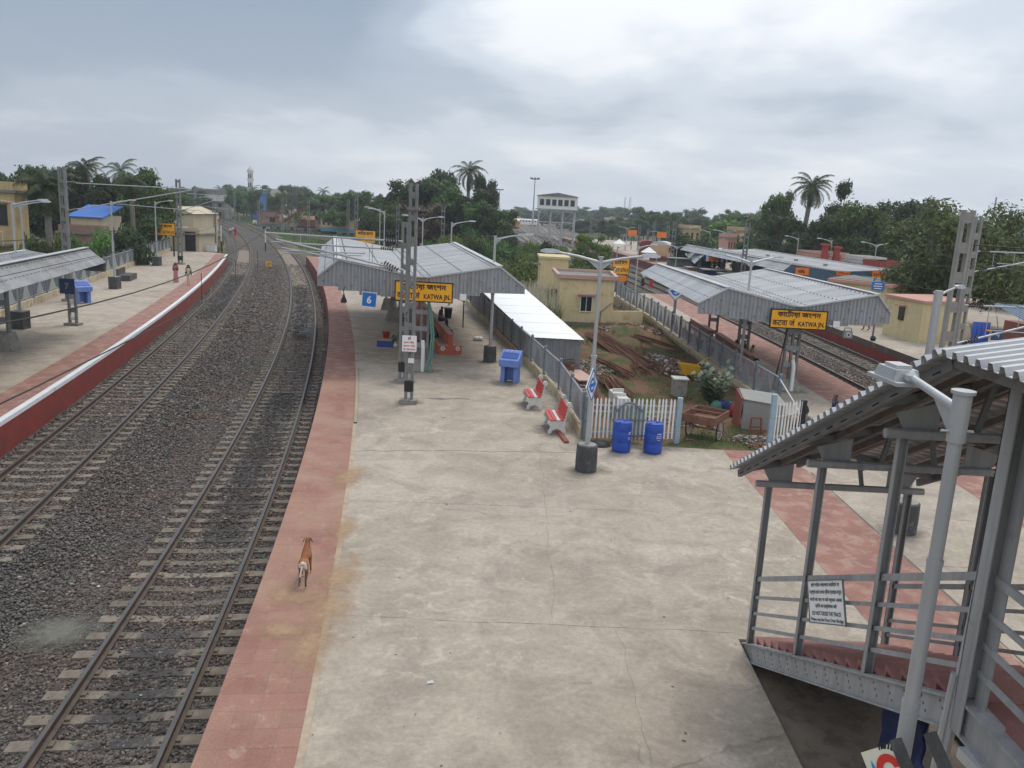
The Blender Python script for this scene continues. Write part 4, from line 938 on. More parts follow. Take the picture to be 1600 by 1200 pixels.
mb = MB(); mb.tube((0, 0, .7), (0, 0, 5.6), .085, n=12); LP5.part('pole', mb, 'pole_silver', True); mb = MB(); mb.lathe([(.32, 0), (.325, .3), (.315, .72), (.28, .75)], 20); LP5.part('base_drum', mb, 'drum_dark', True); mb = MB(); mb.lathe([(.275, .751), (.1, .77)], 16); LP5.part('drum_cap', mb, 'plinth')
for i, (u, v, y, a) in enumerate(sorted([(594, 327, 88, PI), (601, 330, 75, PI * .9), (661, 341, 66, PI), (706, 348, 58, .1), (1110, 362, 120, PI), (965, 385, 88, .4), (998, 385, 66, .3), (1058, 385, 95, PI * .9), (1012, 362, 150, 0), (980, 356, 170, .1), (1132, 362, 112, PI * .8), (1248, 372, 98, PI), (1300, 376, 92, PI), (1370, 382, 86, PI), (1078, 355, 135, .5), (32, 318, 48, .1)])):
    p = at(u, v, y); z0 = -1. if y > 80 or u < 700 and y > 100 else 0.
    lamp('thin silver lamp post in the distance, ' + (ORD[i] if i < 15 else 'rightmost'), p.x, y, p.z - z0, (a,) if i % 3 else (a, a + PI), 'none', z0, 'distant lamp posts', r=.07)

# ------------------------------------------------------------------ fences
def fence(label, pts, post_gap, wall_h, h, tri=True, m_post='fence_blue', out=-1, z0=0.):
    """posts, top and bottom rails and close wire bars on a low cream kerb wall"""
    P = [Vector((*p, z0)) for p in pts]; T = Thing('platform_fence', label, 'fence', P[0])
    segs = []; acc = 0
    posts = [P[0]]
    for a, b in zip(P[:-1], P[1:]):
        L = (b - a).length; k = max(1, round(L / post_gap)); posts += [a.lerp(b, (i + 1) / k) for i in range(k)]
    pme = None
    for p in posts:
        if pme is None:
            mb = MB(); mb.box((0, 0, (h + .12) / 2), (.12, .12, h + .12)); mb.add([(-.06, -.06, h + .12), (.06, -.06, h + .12), (.06, .06, h + .12), (-.06, .06, h + .12), (0, 0, h + .17)], [(0, 1, 4), (1, 2, 4), (2, 3, 4), (3, 0, 4)])
            o = obj('post', mb, m_post); pme = o.data
        else: o = bpy.data.objects.new('post', pme); COL.objects.link(o)
        o.parent = T.e; o.location = p - P[0]
        o.rotation_euler = (random.uniform(-.02, .02), random.uniform(-.02, .02), 0)
    for i, (a, b) in enumerate(zip(posts[:-1], posts[1:])):
        d = (b - a).normalized(); L = (b - a).length; up = Vector((0, 0, 1)); a2, b2 = a + d * .07, b - d * .07
        mb = MB(); mb.bar(a2 + up * (h - .02), b2 + up * (h - .02), .045, .045); mb.bar(a2 + up * (wall_h + .1), b2 + up * (wall_h + .1), .04, .04); o = T.part('rail', mb, 'galv')
        mb = MB(); k = int(L / .075)
        for j in range(1, k): mb.bar(a.lerp(b, j / k) + up * (wall_h + .06), a.lerp(b, j / k) + up * (h + .05), .009, .009, up=d)
        o2 = T.part('wire_bars', mb, 'fence_wire'); o2['kind'] = 'stuff'
        if tri:
            mb = MB(); q0, q1, q2 = a.lerp(b, .22) + up * (wall_h + .12), a.lerp(b, .78) + up * (wall_h + .12), a.lerp(b, .5) + up * (h - .06)
            s = d.cross(up) * .012; mb.slab([q0 + s, q1 + s, q2 + s], .01); T.part('triangle_plate', mb, 'fence_wire')
        if wall_h:
            mb = MB(); mb.bar(a + up * (wall_h / 2) , b + up * (wall_h / 2), .2, wall_h); T.part('kerb_wall', mb, 'cream_wall')
    return T
fence('blue grey fence on a low kerb between the red benches and the shed', [(2.28, 24.6), (1.78, 30.2), (.8, 35.8), (-1.5, 48.3), (-3.6, 59.4)], 2.35, .34, 1.38)
fence('blue grey fence beside the red benches of the right hand island', [(9.85, 29.6), (9.62, 35.), (9.45, 44), (9.25, 56), (8.75, 63.), (8.5, 70.)], 2.5, .22, 1.32)
fence('grey fence along the back of platform seven', [(-21.4, 22.), (-26.9, 42.6), (-41.4, 98.)], 2.6, .42, 1.5)
def pickets(T, a, b, n, h, m_, z0=.14, w=.055):
    me = None
    for i in range(n):
        c = Vector(a).lerp(Vector(b), (i + .5) / n)
        if me is None:
            mb = MB(); mb.add([(x, y, z) for z in (0, h) for x, y in ((-w / 2, -.012), (w / 2, -.012), (w / 2, .012), (-w / 2, .012))] + [(0, -.012, h + .07), (0, .012, h + .07)],
                [(3, 2, 1, 0), (0, 1, 5, 4), (1, 2, 6, 5), (2, 3, 7, 6), (3, 0, 4, 7), (4, 5, 8), (6, 7, 9), (5, 6, 9, 8), (7, 4, 8, 9)]); o = obj('picket', mb, m_); me = o.data
        else: o = bpy.data.objects.new('picket', me); COL.objects.link(o)
        o.parent = T.e; o.location = c - T.loc + Vector((0, 0, z0)); d = Vector(b) - Vector(a); o.rotation_euler = (0, random.uniform(-.02, .02), math.atan2(d.y, d.x))
A_, B_ = Vector((2.35, 24.42, -.05)), Vector((5.25, 24.86, -.05))
T = Thing('picket_fence', 'white picket fence with light blue corner posts behind the barrels', 'fence', A_); d = (B_ - A_).normalized()
pickets(T, A_ + d * .1, B_ - d * .1, 21, 1.22, 'white_paint')
for z in (.32, .98, 1.18):
    mb = MB(); s = Vector((0, .025, 0)); mb.bar(A_ + s + Vector((0, 0, z)), B_ + s + Vector((0, 0, z)), .03, .05); T.part('rail', mb, 'fence_wire')
for p_, m_ in ((A_, 'fence_blue'), (B_, 'post_lightblue')):
    mb = MB(); mb.box(p_ + Vector((0, 0, .72)), (.15, .15, 1.5)); T.part('post', mb, m_)
g0, g1 = A_.lerp(B_, .27) + Vector((0, -.08, 0)), A_.lerp(B_, .63) + Vector((0, -.08, 0))
T = Thing('iron_gate', 'dark iron gate with arched head before the white pickets', 'gate', g0)
pickets(T, g0, g1, 8, 1.05, 'fence_blue', .1, .05)
n = 12; vs = []; cmid = (g0 + g1) / 2; L = (g1 - g0).length
mb = MB(); mb.path([g0.lerp(g1, .1 + .8 * i / n) + Vector((0, 0, 1.02 + .28 * math.sin(PI * i / n))) for i in range(n + 1)], .035, 6); T.part('arch', mb, 'fence_blue')
for z in (.25, .75): mb = MB(); mb.bar(g0 + Vector((0, -.02, z)), g1 + Vector((0, -.02, z)), .025, .05); T.part('rail', mb, 'fence_blue')
A2, B2 = Vector((8.12, 24.75, -.05)), Vector((9.75, 27.2, -.05)); C2 = Vector((9.82, 29.4, -.05))
T = Thing('picket_fence', 'short grey picket fence right of the brown cart', 'fence', A2)
M2 = Vector((9.35, 25.55, -.05))
pickets(T, A2 + (M2 - A2) * .08, M2, 9, 1.25, 'white_paint'); 
for z in (.35, 1.0): mb = MB(); mb.bar(A2 + Vector((0, .02, z)), M2 + Vector((0, .02, z)), .03, .05); T.part('rail', mb, 'fence_wire')
for p_, m_, h in ((A2, 'post_lightblue', 1.75), (M2, 'black', 1.45)): mb = MB(); mb.box(p_ + Vector((0, 0, h / 2)), (.14, .14, h)); T.part('post', mb, m_)
# bent white pipe rail between the right fence and the picket piece
mb = MB(); mb.path([(9.8, 29.5, 1.28), (9.6, 27.2, .95), (9.4, 25.7, .75)], .03, 6); tag(obj('pipe_rail', mb, 'galv'), 'pale sloping pipe rail joining the fence to the short picket piece', 'rail')

# ------------------------------------------------------------------ garden wedge between the islands
def soil_mat():
    ma, nt, b = new_mat('garden_soil'); ge = N(nt, 'ShaderNodeNewGeometry'); vec = ge.outputs['Position']
    col = mixc(nt, ramp(nt, noise(nt, vec, .5, 7, .65, .4), [(.46, 0.), (.58, 1.)]), (.185, .106, .068), (.085, .100, .040))
    col = mixc(nt, ramp(nt, noise(nt, vec, 3.2, 7, .7), [(.56, 0.), (.66, .8)]), col, (.225, .175, .13))
    col = mixc(nt, 1., col, ramp(nt, noise(nt, vec, 14, 5, .7), [(.3, .7), (.7, 1.3)]), 'MULTIPLY')
    nt.links.new(col, b.inputs['Base Color']); b.inputs['Roughness'].default_value = .95; b.inputs['Specular IOR Level'].default_value = .1
    bump(nt, noise(nt, vec, 9., 6, .7), .9, .08, b)
soil_mat()
def right_x(y): return np.interp(y, [24, 26, 28.3, 33.5, 44, 56, 63, 110], [9.3, 10.1, 10.35, 9.9, 9.6, 9.4, 8.8, 6.])
def left_x(y): return np.interp(y, [24, 30, 36, 48, 59, 76, 101, 110], [2.35, 1.9, .9, -1.4, -3.5, -9.5, -22.6, -26.])
rg = np.random.default_rng(5); nx_, ny_ = 40, 110; vs = []
for j in range(ny_ + 1):
    y = 24.18 + (103 - 24.2) * (j / ny_) ** 1.6
    for i in range(nx_ + 1):
        x = left_x(y) + (right_x(y) - left_x(y)) * i / nx_; e = min(i, nx_ - i) / nx_
        z = -.03 - .28 * min(1, max(0, (y - 25) / 9)) + .06 * math.sin(x * 1.7 + y * .9) * min(1, e * 6) + rg.normal(0, .02)
        mx_ = gnd(985, 520, -.2); z += .55 * math.exp(-((x - mx_.x) / 1.3) ** 2 - ((y - mx_.y) / 2.6) ** 2) * (.7 + .3 * math.sin(x * 7 + y * 5)) + .25 * math.exp(-((x - 5.2) / .9) ** 2 - ((y - 40) / 2) ** 2)
        if y > 62: z -= .6 * min(1, (y - 62) / 12)
        vs.append((x, y, z if 0 < j else -.02))
gm = MB(); gm.add(vs, [(j * (nx_ + 1) + i, j * (nx_ + 1) + i + 1, (j + 1) * (nx_ + 1) + i + 1, (j + 1) * (nx_ + 1) + i) for j in range(ny_) for i in range(nx_)])
structure('garden_ground', gm, 'garden_soil', True)
# shed with white sheet roof
T = Thing('metal_shed', 'long shed with white sheet roof and grey ribbed walls', 'shed', (1.5, 36.2, -.3))
c0, c1, c2, c3 = Vector((.72, 36.35, 1.32)), Vector((3.14, 36.35, 1.32)), Vector((.05, 57.0, 1.95)), Vector((-3.2, 56.5, 1.95))
k = 15
for i in range(k):
    a0, a1 = c0.lerp(c3, i / k), c0.lerp(c3, (i + 1) / k); b0, b1 = c1.lerp(c2, i / k), c1.lerp(c2, (i + 1) / k); up = Vector((0, 0, .006 * (i % 2)))
    mb = MB(); corr(mb, a1 + up, a0 + up, b0 + up, b1 + up, .16, .022, 'sine') ; 
    mb = MB(); corr(mb, a0 + up, b0 + up, b1 + up, a1 + up, .25, .006, 'sine'); T.part('roof_sheet', mb, 'shed_white')
for i in range(3):
    p, q = Vector((.85, 36.5, -.4)).lerp(Vector((3.0, 36.5, -.4)), i / 3), Vector((.85, 36.5, -.4)).lerp(Vector((3.0, 36.5, -.4)), (i + 1) / 3)
    mb = MB(); corr(mb, p, q, Vector((q.x, q.y, 1.3)), Vector((p.x, p.y, 1.3)), .11, -.02, 'sine'); T.part('wall_sheet', mb, 'shed_wall')
for a, b in (((3.0, 36.5), (0., 56.8)), ((.85, 36.5), (-3.1, 56.3))):
    mb = MB(); corr(mb, (*a, -.4), (*b, -.4), (*b, 1.88), (*a, 1.29), .11, .02, 'sine'); T.part('wall_sheet', mb, 'shed_wall')
# ochre cabin
def window(T, wall_c, w, h, nrm, m_frame='off_white', bars=2, hood=True, trim='pink_trim'):
    """recessed dark window with frame, bars, sill and hood on a wall whose outward normal is nrm"""
    c = Vector(wall_c); nv = Vector(nrm).normalized(); s = Vector((-nv.y, nv.x, 0)); up = Vector((0, 0, 1)); rz = math.atan2(s.y, s.x)
    mb = MB(); mb.box(c + nv * .01, (w, .04, h), rz); o = T.part('window', mb, 'glass_dark')
    mb = MB()
    for q in (-1, 1): mb.box(c + nv * .04 + s * q * (w / 2), (.06, .06, h + .06), rz); mb.box(c + nv * .04 + up * q * (h / 2), (w + .06, .058, .06), rz)
    for q in range(bars - 1): mb.box(c + nv * .036 + s * ((q + 1) / bars - .5) * w, (.04, .05, h), rz)
    T.part('frame', mb, m_frame, of=o)
    if hood: mb = MB(); mb.box(c + nv * .22 + up * (h / 2 + .14), (w + .4, .46, .07), rz); T.part('hood', mb, trim, of=o)
    return o
T = Thing('ochre_cabin', 'ochre railway cabin with flat roof beside the right hand fence', 'cabin', (4.6, 54.2, -.6))
x0, x1, yf, yb, zt = 2.80, 6.42, 54.0, 59.6, 2.66
mb = MB()
mb.prism([(x0, yf), (x1, yf + .3), (x1 + .2, yb), (x0 - .15, yb)], -.2, zt); T.part('wall', mb, 'ochre')
mb = MB(); mb.prism([(x0 - .04, yf - .04), (x1 + .04, yf + .26), (x1 + .2, yf + 2), (x0 - .1, yf + 2)], -.7, -.19); T.part('dado', mb, 'dado_grey')
mb = MB(); pp = [Vector((x0 - .1, yf - .1, 0)), Vector((x1 + .1, yf + .2, 0)), Vector((x1 + .3, yb + .1, 0)), Vector((x0 - .25, yb + .1, 0))]
for a, b in zip(pp, pp[1:] + pp[:1]): mb.bar(a + Vector((0, 0, zt + .13)), b + Vector((0, 0, zt + .13)), .22, .26)
T.part('parapet', mb, 'pink_trim')
mb = MB(); mb.prism([(x0, yf), (x1, yf + .3), (x1 + .2, yb), (x0 - .15, yb)], zt, zt + .06); T.part('roof_slab', mb, 'dado_grey')
window(T, (4.62, yf + .15, 1.02), .78, 1.0, (.08, -1, 0))
mb = MB(); mb.prism([(x1 + .0, yf + .3), (8.6, yf + 1.2), (8.6, yf + 1.4), (x1, yf + .5)], -.5, .62); T.part('yard_wall', mb, 'ochre')
mb = MB(); mb.prism([(x1 - .02, yf - .0), (8.6, yf + 1.12), (8.6, yf + 1.3), (x1, yf + .4)], -.7, -.48); T.part('yard_wall_base', mb, 'dado_grey')
mb = MB(); mb.box((x0 - .28, yf + 2.6, 1.7), (.5, 1.4, .08)); T.part('side_hood', mb, 'pink_trim'); mb = MB(); mb.box((x0 - .1, yf + 2.6, .9), (.1, .9, 1.3)); T.part('side_window', mb, 'glass_dark')
mb = MB(); mb.path([(5.6, yf + .18, -.3), (5.62, yf + .16, .55), (5.9, yf + .15, .8), (6.3, yf + .24, 1.15)], .03, 6); T.part('pipe', mb, 'dado_grey')
T = Thing('small_ochre_room', 'small ochre block rising behind the flat roofed cabin', 'building', (2.6, 66, -.6))
p = at(867, 408, 66); mb = MB(); mb.prism([(1.75, 64), (3.9, 64.2), (3.9, 68), (1.65, 68)], -.6, 3.32); T.part('wall', mb, 'ochre_pale'); mb = MB(); mb.prism([(1.62, 63.9), (4.02, 64.1), (4.02, 68.1), (1.52, 68.1)], 3.3, 3.48); T.part('roof_slab', mb, 'ochre_pale'); mb = MB(); mb.box((1.5, 65.2, 2.8), (.5, 1., .08)); T.part('hood', mb, 'dado_grey')

# ------------------------------------------------------------------ benches
def park_bench(label, x, y, rz):
    T = Thing('park_bench', label, 'bench', (x, y, 0), rz, 'red and white benches by the fence', local=True)      # faces -X, long axis Y
    prof = [(-.30, 0), (-.22, 0), (-.16, .12), (-.02, .18), (.10, .12), (.16, 0), (.27, 0), (.27, .08), (.22, .25), (.24, .44), (.34, .86), (.37, .95), (.33, 1.0), (.27, .97), (.25, .90), (.17, .48), (-.26, .44), (-.31, .40), (-.30, .33), (-.22, .22), (-.29, .08)]
    for s in (-1, 1):
        mb = MB(); n = len(prof); vs = [(a, s * .56 + o_, b) for o_ in (-.05, .05) for a, b in prof]
        mb.add(vs, [tuple(range(n)), tuple(range(n, 2 * n))[::-1]] + [(i, n + i, n + (i + 1) % n, (i + 1) % n) for i in range(n)]); T.part('end_support', mb, 'stone_white')
        mb = MB(); mb.lathe([(0.02, -.055), (.085, -.05), (.085, .05), (.02, .055)], 12); mb.v = [(.33 + a, s * .56 + c, .95 + b) for a, b, c in mb.v]; T.part('scroll', mb, 'stone_white', True)
    for k in range(4): mb = MB(); mb.box((-.22 + k * .115, 0, .465), (.095, 1.3, .035)); T.part('seat_slat', mb, 'slat_red' if k != 2 else 'stone_white')
    for k in range(4):
        mb = MB(); z = .55 + k * .105; mb.box((.175 + (z - .5) * .22, 0, z), (.03, 1.3, .09), rot=Matrix.Rotation(.22, 3, 'Y')); T.part('back_slat', mb, 'slat_red')
    return T
p, q = gnd(833, 634), gnd(868, 675)
park_bench('red slatted bench with white ends next to the blue water stand', .78, 28.7, .12); park_bench('red slatted bench with white ends nearest the lamp post', 1.45, 25.6, .10)
mb = MB(); mb.bar((1.75, 24.0, .04), (1.55, 25.2, .04), .14, .08); tag(obj('red_plank', mb, 'bench_dark_red'), 'red painted plank lying at the foot of the fence', 'plank')
def wall_bench(label, a, b, mcol, logos=True):
    """back-to-back masonry bench between ground points a (near) and b (far)"""
    a, b = Vector(a), Vector(b); d = (b - a).normalized(); s = Vector((d.y, -d.x, 0)); up = Vector((0, 0, 1))
    T = Thing('platform_bench', label, 'bench', a)
    mb = MB(); mb.profile([(-.11, 0), (.11, 0), (.11, .98), (-.11, .98)], a, b, s); T.part('back_wall', mb, mcol)
    for q in (-1, 1):
        mb = MB(); pr = [(q * .112, 0), (q * .54, 0), (q * .54, .44), (q * .112, .44)]; mb.profile(pr if q > 0 else pr[::-1], a + d * .0, b, s); T.part('seat', mb, mcol)
        mb = MB(); pr = [(q * .113, .442), (q * .56, .442), (q * .56, .475), (q * .113, .475)]; mb.profile(pr if q > 0 else pr[::-1], a - d * .015, b, s); T.part('seat_slab', mb, 'pink_trim')
        if logos:
            n = 16; c = a - d * .006 + s * q * .36 + up * .3; mb = MB(); mb.add([c + (s * math.cos(2 * PI * i / n) + up * math.sin(2 * PI * i / n)) * r_ for r_ in (.07, .105) for i in range(n)], [(i, (i + 1) % n, n + (i + 1) % n, n + i) for i in range(n)])
            mb.add([c + s * w_ * .035 + up * z_ * .05 - d * .001 for w_, z_ in ((-1, -.3), (1, -.3), (1, .5), (-1, .5))], [(0, 1, 2, 3)]); T.part('painted_ring', mb, 'white_paint')
    mb = MB(); mb.bar(a + up * 1.0 - d * .01, b + up * 1.0, .26, .04); T.part('coping', mb, 'pink_trim')
    return T
WB = wall_bench('long orange masonry bench under the platform six shelter', (-3.0, 38.2, 0), (-6.25, 52.6, 0), 'bench_red')
wall_bench('dark red masonry bench behind the right fence with sitting people', (10.75, 36.6, 0), (10.85, 43.5, 0), 'bench_dark_red')
wall_bench('dark red masonry bench farther along the right hand island', (10.7, 44.3, 0), (10.7, 49.5, 0), 'bench_dark_red', False)
p = gnd(198, 437); T = Thing('stone_bench', 'dark grey stone bench at the back of platform seven', 'bench', (p.x, p.y, 0)); mb = MB(); mb.box((p.x, p.y, .22), (1.0, 2.6, .44), .24); T.part('seat', mb, 'drum_dark'); mb = MB(); mb.box((p.x - .48, p.y + .1, .65), (.12, 2.6, .45), .24); T.part('backrest', mb, 'drum_dark')
# ------------------------------------------------------------------ drinking water stands
def water_stand(label, x, y, rz):
    T = Thing('water_stand', label, 'water stand', (x, y, 0), rz, local=True)
    for s in (-.32, .32): mb = MB(); mb.box((s, .05, .38), (.2, .55, .76)); T.part('leg', mb, 'blue_basin')
    mb = MB(); mb.box((0, .25, .4), (.5, .1, .7)); T.part('back_panel', mb, 'blue_basin')
    mb = MB(); n = 4; pr = [(-.38, .72), (.36, .72), (.36, 1.36), (.28, 1.36), (-.38, 1.0)]
    vs = [(sx, a, b) for sx in (-.48, .48) for a, b in pr]; mb.add(vs, [tuple(range(5)), tuple(range(5, 10))[::-1]] + [(i, 5 + i, 5 + (i + 1) % 5, (i + 1) % 5) for i in range(5)]); T.part('basin', mb, 'blue_basin')
    mb = MB(); R = Matrix.Rotation(math.atan2(.36, .66), 3, 'X'); mb.box((0, -.08, 1.175), (.78, .40, .02), rot=R); T.part('basin_hollow', mb, 'crate_blue')
    for k in range(3): mb = MB(); mb.tube((-.2 + k * .2, .24, 1.33), (-.2 + k * .2, .06, 1.36), .02, n=7); mb.tube((-.2 + k * .2, .08, 1.36), (-.2 + k * .2, .08, 1.28), .016, n=7); T.part('tap', mb, 'off_white')
    return T
water_stand('blue concrete water stand with taps beside the shelter fence', -.1, 32.6, -.25).e.scale = (.84, .86, .95); water_stand('blue concrete water stand behind the number seven sign', -26.3, 49.4, .9)
# litter basket by the far plinth and bins
for (u, v, lb) in ((700, 497, 'dark litter bin at the shelter back near the fence'), (747, 532, 'white bundle lying beside the fence kerb')):
    p = gnd(u, v); T = Thing('litter_bin' if u == 700 else 'white_bundle', lb, 'bin' if u == 700 else 'bundle', (p.x, p.y, 0)); mb = MB()
    if u == 700: mb.lathe([(.2, 0), (.26, .62), (.27, .64), (.24, .64), (.2, .3)], 14, (p.x, p.y, 0)); T.part('body', mb, 'black', True); mb = MB(); mb.lathe([(.265, .6), (.275, .65), (.25, .66)], 14, (p.x, p.y, 0)); T.part('rim', mb, 'steel_dark')
    else:
        for k in range(3): mb.lathe([(.04, 0), (.16, .04), (.17, .15), (.08, .22)], 9, (p.x + .1 * k - .1, p.y + .06 * (k % 2), 0))
        T.part('cloth', mb, 'off_white', True)
# ------------------------------------------------------------------ barrels
def barrel(label, x, y, rz, rows):
    T = Thing('plastic_barrel', label, 'barrel', (x, y, 0), rz, local=True)
    mb = MB(); mb.lathe([(.24, .0), (.27, .02), (.278, .06), (.275, .28), (.268, .30), (.268, .32), (.278, .34), (.28, .60), (.27, .62), (.27, .64), (.278, .66), (.272, .84), (.25, .885), (.262, .90), (.262, .915), (.24, .915), (.235, .90), (.0, .893)], 28); T.part('drum', mb, 'barrel_blue', True)
    for a in (.8, 3.6): mb = MB(); mb.lathe([(.045, 0), (.045, .03), (.02, .035)], 10, (.15 * math.cos(a), .15 * math.sin(a), .893)); T.part('bung', mb, 'barrel_blue')
    mb = MB(); r = .281
    for row, (z, n_, w0) in enumerate(rows):
        for k in range(n_):
            a = -PI / 2 + .45 + (k - n_ / 2) * .085; L = .05 + .02 * ((k * 7 + row) % 3)
            aa = a + L / r / 2 * .8
            mb.add([(r * math.cos(q), r * math.sin(q), zz) for q, zz in ((a, z), (aa, z + .004), (aa, z + w0), (a, z + w0 - .004))], [(0, 1, 2, 3)])
    T.part('printed_marks', mb, 'white_paint'); return T
barrel('blue plastic barrel nearer the lamp post', 3.34, 23.5, .3, [(.62, 3, .03), (.57, 3, .03), (.46, 5, .018), (.41, 4, .014)]); barrel('blue plastic barrel nearer the brown cart', 4.28, 23.52, .0, [(.62, 6, .022), (.55, 8, .016), (.50, 8, .016), (.44, 4, .014)])
mb = MB(); mb.lathe([(.36, 0), (.33, .05), (.2, .12), (.05, .14)], 14, (2.75, 24.05, .0)); tag(obj('rag_heap', mb, 'black', smooth=True), 'black plastic heap between the lamp base and the barrels', 'heap')
# ------------------------------------------------------------------ hand cart
T = Thing('hand_cart', 'brown wooden cart with two spoked wheels', 'cart', (6.25, 25.55, -.02), -.55, local=True)
# cart frame: X across the wheels, Y along the tray
L, W, z = 1.45, 1.05, .62
mb = MB(); 
for k in range(6): mb = MB(); mb.box((-W / 2 + (k + .5) * W / 6, 0, z), (W / 6 - .008, L, .03)); T.part('floor_board', mb, 'wood_brown')
for s in (-1, 1):
    mb = MB(); mb.box((s * W / 2, 0, z + .13), (.035, L, .25)); T.part('side_board', mb, 'wood_brown')
    mb = MB(); mb.box((0, s * L / 2, z + .13), (W + .04, .035, .25)); T.part('end_board', mb, 'wood_brown')
    mb = MB(); mb.box((s * W * .3, 0, z - .06), (.06, L, .09)); T.part('beam', mb, 'wood_brown')
    for yy in (0.,):
        pts = [(s * (W / 2 - .02), .33 * math.cos(a), .33 + .33 * math.sin(a)) for a in np.linspace(0, 2 * PI, 25)[:-1]]
        mb = MB(); mb.path(pts + [pts[0]], .022, 6); wh = T.part('wheel', mb, 'tyre', True)
        mb = MB(); p2 = [(s * (W / 2 - .02), .30 * math.cos(a), .33 + .30 * math.sin(a)) for a in np.linspace(0, 2 * PI, 25)[:-1]]; mb.path(p2 + [p2[0]], .012, 5); T.part('rim', mb, 'galv', True, of=wh)
        mb = MB()
        for k in range(14): a = 2 * PI * k / 14; mb.tube((s * (W / 2 - .02), .03 * math.cos(a + .6), .33 + .03 * math.sin(a + .6)), (s * (W / 2 - .02), .3 * math.cos(a), .33 + .3 * math.sin(a)), .004, n=4)
        T.part('spokes', mb, 'galv', of=wh)
mb = MB(); mb.tube((-W / 2, 0, .33), (W / 2, 0, .33), .022, n=8); T.part('axle', mb, 'steel_dark'); 
mb = MB(); mb.path([(-W * .3, 0, .35), (-W * .3, -.4, .5), (-W * .3, -.55, .58)], .02, 6); mb.path([(W * .3, 0, .35), (W * .3, -.4, .5), (W * .3, -.55, .58)], .02, 6); T.part('leaf_spring', mb, 'steel_dark')
mb = MB(); mb.box((0, 0, z + .27), (W, .05, .03)); T.part('cross_bar', mb, 'wood_brown')
# ------------------------------------------------------------------ things stacked in the wedge
def G2(u, v, z=-.2): return gnd(u, v, z)
def rods(label, u0, v0, u1, v1, n, w, seed):
    r = random.Random(seed); a, b = G2(u0, v0), G2(u1, v1); T = Thing('rod_bundle', label, 'steel rods', a); d = (b - a); s = Vector((-d.y, d.x, 0)).normalized()
    for i in range(n):
        o0, o1 = r.uniform(-w, w), r.uniform(-w, w) * .9; z = -.14 + r.uniform(0, .22) * (1 - abs(o0) / w); t0, t1 = r.uniform(0, .14), r.uniform(.86, 1.03)
        p0, p1 = a + d * t0 + s * o0, a + d * t1 + s * o1; mid = (p0 + p1) / 2 + s * r.uniform(-.08, .08)
        mb = MB(); mb.path([(p0.x, p0.y, z), (mid.x, mid.y, z + .02), (p1.x, p1.y, z)], r.uniform(.018, .032), 5); T.part('rod', mb, 'rust')
    return T
rods('long bundle of rusty steel rods lying towards the cabin', 930, 522, 1018, 583, 46, .75, 1); rods('splayed heap of rusty rods behind the white pickets', 945, 590, 975, 625, 26, .55, 2); rods('rusty rods lying near the shed wall', 925, 560, 985, 590, 14, .3, 3)
rods('dark scaffold pipes below the right fence', 985, 525, 1060, 548, 10, .25, 6); rods('rusty rods between the corner post and the long block', 925, 605, 940, 650, 14, .3, 8)
# coil of rusty rebar at the shed foot
T = Thing('rebar_coil', 'rusty coil of wire at the corner of the shed', 'coil', G2(882, 590)); c = G2(882, 588); r_ = random.Random(4)
for k in range(7):
    tx, ty, rr_ = r_.uniform(-.4, .4), r_.uniform(-.4, .4), r_.uniform(.34, .52); mb = MB(); pts = [(c.x + rr_ * math.cos(a), c.y + rr_ * math.sin(a), .15 + tx * math.cos(a) * .5 + ty * math.sin(a) * .5 + .03 * k) for a in np.linspace(0, 2 * PI, 19)]; mb.path(pts, .02, 5); T.part('loop', mb, 'rust')
def blockthing(name, label, cat, u, v, size, rz, m_, z0=-.25, extra=None):
    p = gnd(u, v, z0); T = Thing(name, label, cat, (p.x, p.y, z0)); sx, sy, sz = size
    mb = MB(); mb.box((p.x, p.y, z0 + sz / 2), size, rz); o = T.part('body', mb, m_)
    bm_ = o.modifiers.new('bevel', 'BEVEL'); bm_.width = min(size) * .06; bm_.segments = 2
    if extra: extra(T, p, z0)
    return T
def cap(T, p, z0): mb = MB(); mb.box((p.x, p.y, z0 + .72), (.62, .62, .05)); T.part('lid', mb, 'stone_white')
blockthing('concrete_box', 'grey concrete block standing beside the leafy bush', 'block', 1060, 618, (.52, .52, .7), .1, 'plinth', -.1, cap)
def ribs(T, p, z0):
    for k in (-.3, .3): mb = MB(); mb.box((p.x + .03 * k, p.y + k * 1.3, z0 + .28), (.44, .06, .5), .1); T.part('flange', mb, 'stone_white')
blockthing('concrete_beam', 'pale concrete beam lying behind the white pickets', 'beam', 966, 632, (.42, 1.6, .42), .12, 'stone_white', -.1, ribs)
def legs3(T, p, z0):
    mb = MB(); mb.path([(p.x - .35, p.y, z0 + .45), (p.x - .7, p.y + .1, z0 + .62), (p.x - .95, p.y + .15, z0 + .72)], .025, 6); T.part('handle', mb, 'rust')
T = Thing('concrete_mixer_pan', 'yellow tipping pan with a handle beyond the concrete block', 'pan', G2(1075, 597)); p = G2(1075, 592)
mb = MB(); mb.add([(p.x - .3, p.y - .22, .02), (p.x + .3, p.y - .22, .02), (p.x + .3, p.y + .22, .02), (p.x - .3, p.y + .22, .02), (p.x - .48, p.y - .32, .5), (p.x + .48, p.y - .32, .42), (p.x + .48, p.y + .32, .42), (p.x - .48, p.y + .32, .5)], [(3, 2, 1, 0), (0, 1, 5, 4), (1, 2, 6, 5), (2, 3, 7, 6), (3, 0, 4, 7)]); o = T.part('pan', mb, 'plastic_yellow'); o.modifiers.new('solid', 'SOLIDIFY').thickness = .03
mb = MB(); mb.path([(p.x + .3, p.y, .45), (p.x + .7, p.y, .75), (p.x + .95, p.y, .85)], .025, 6); T.part('handle', mb, 'plastic_yellow')
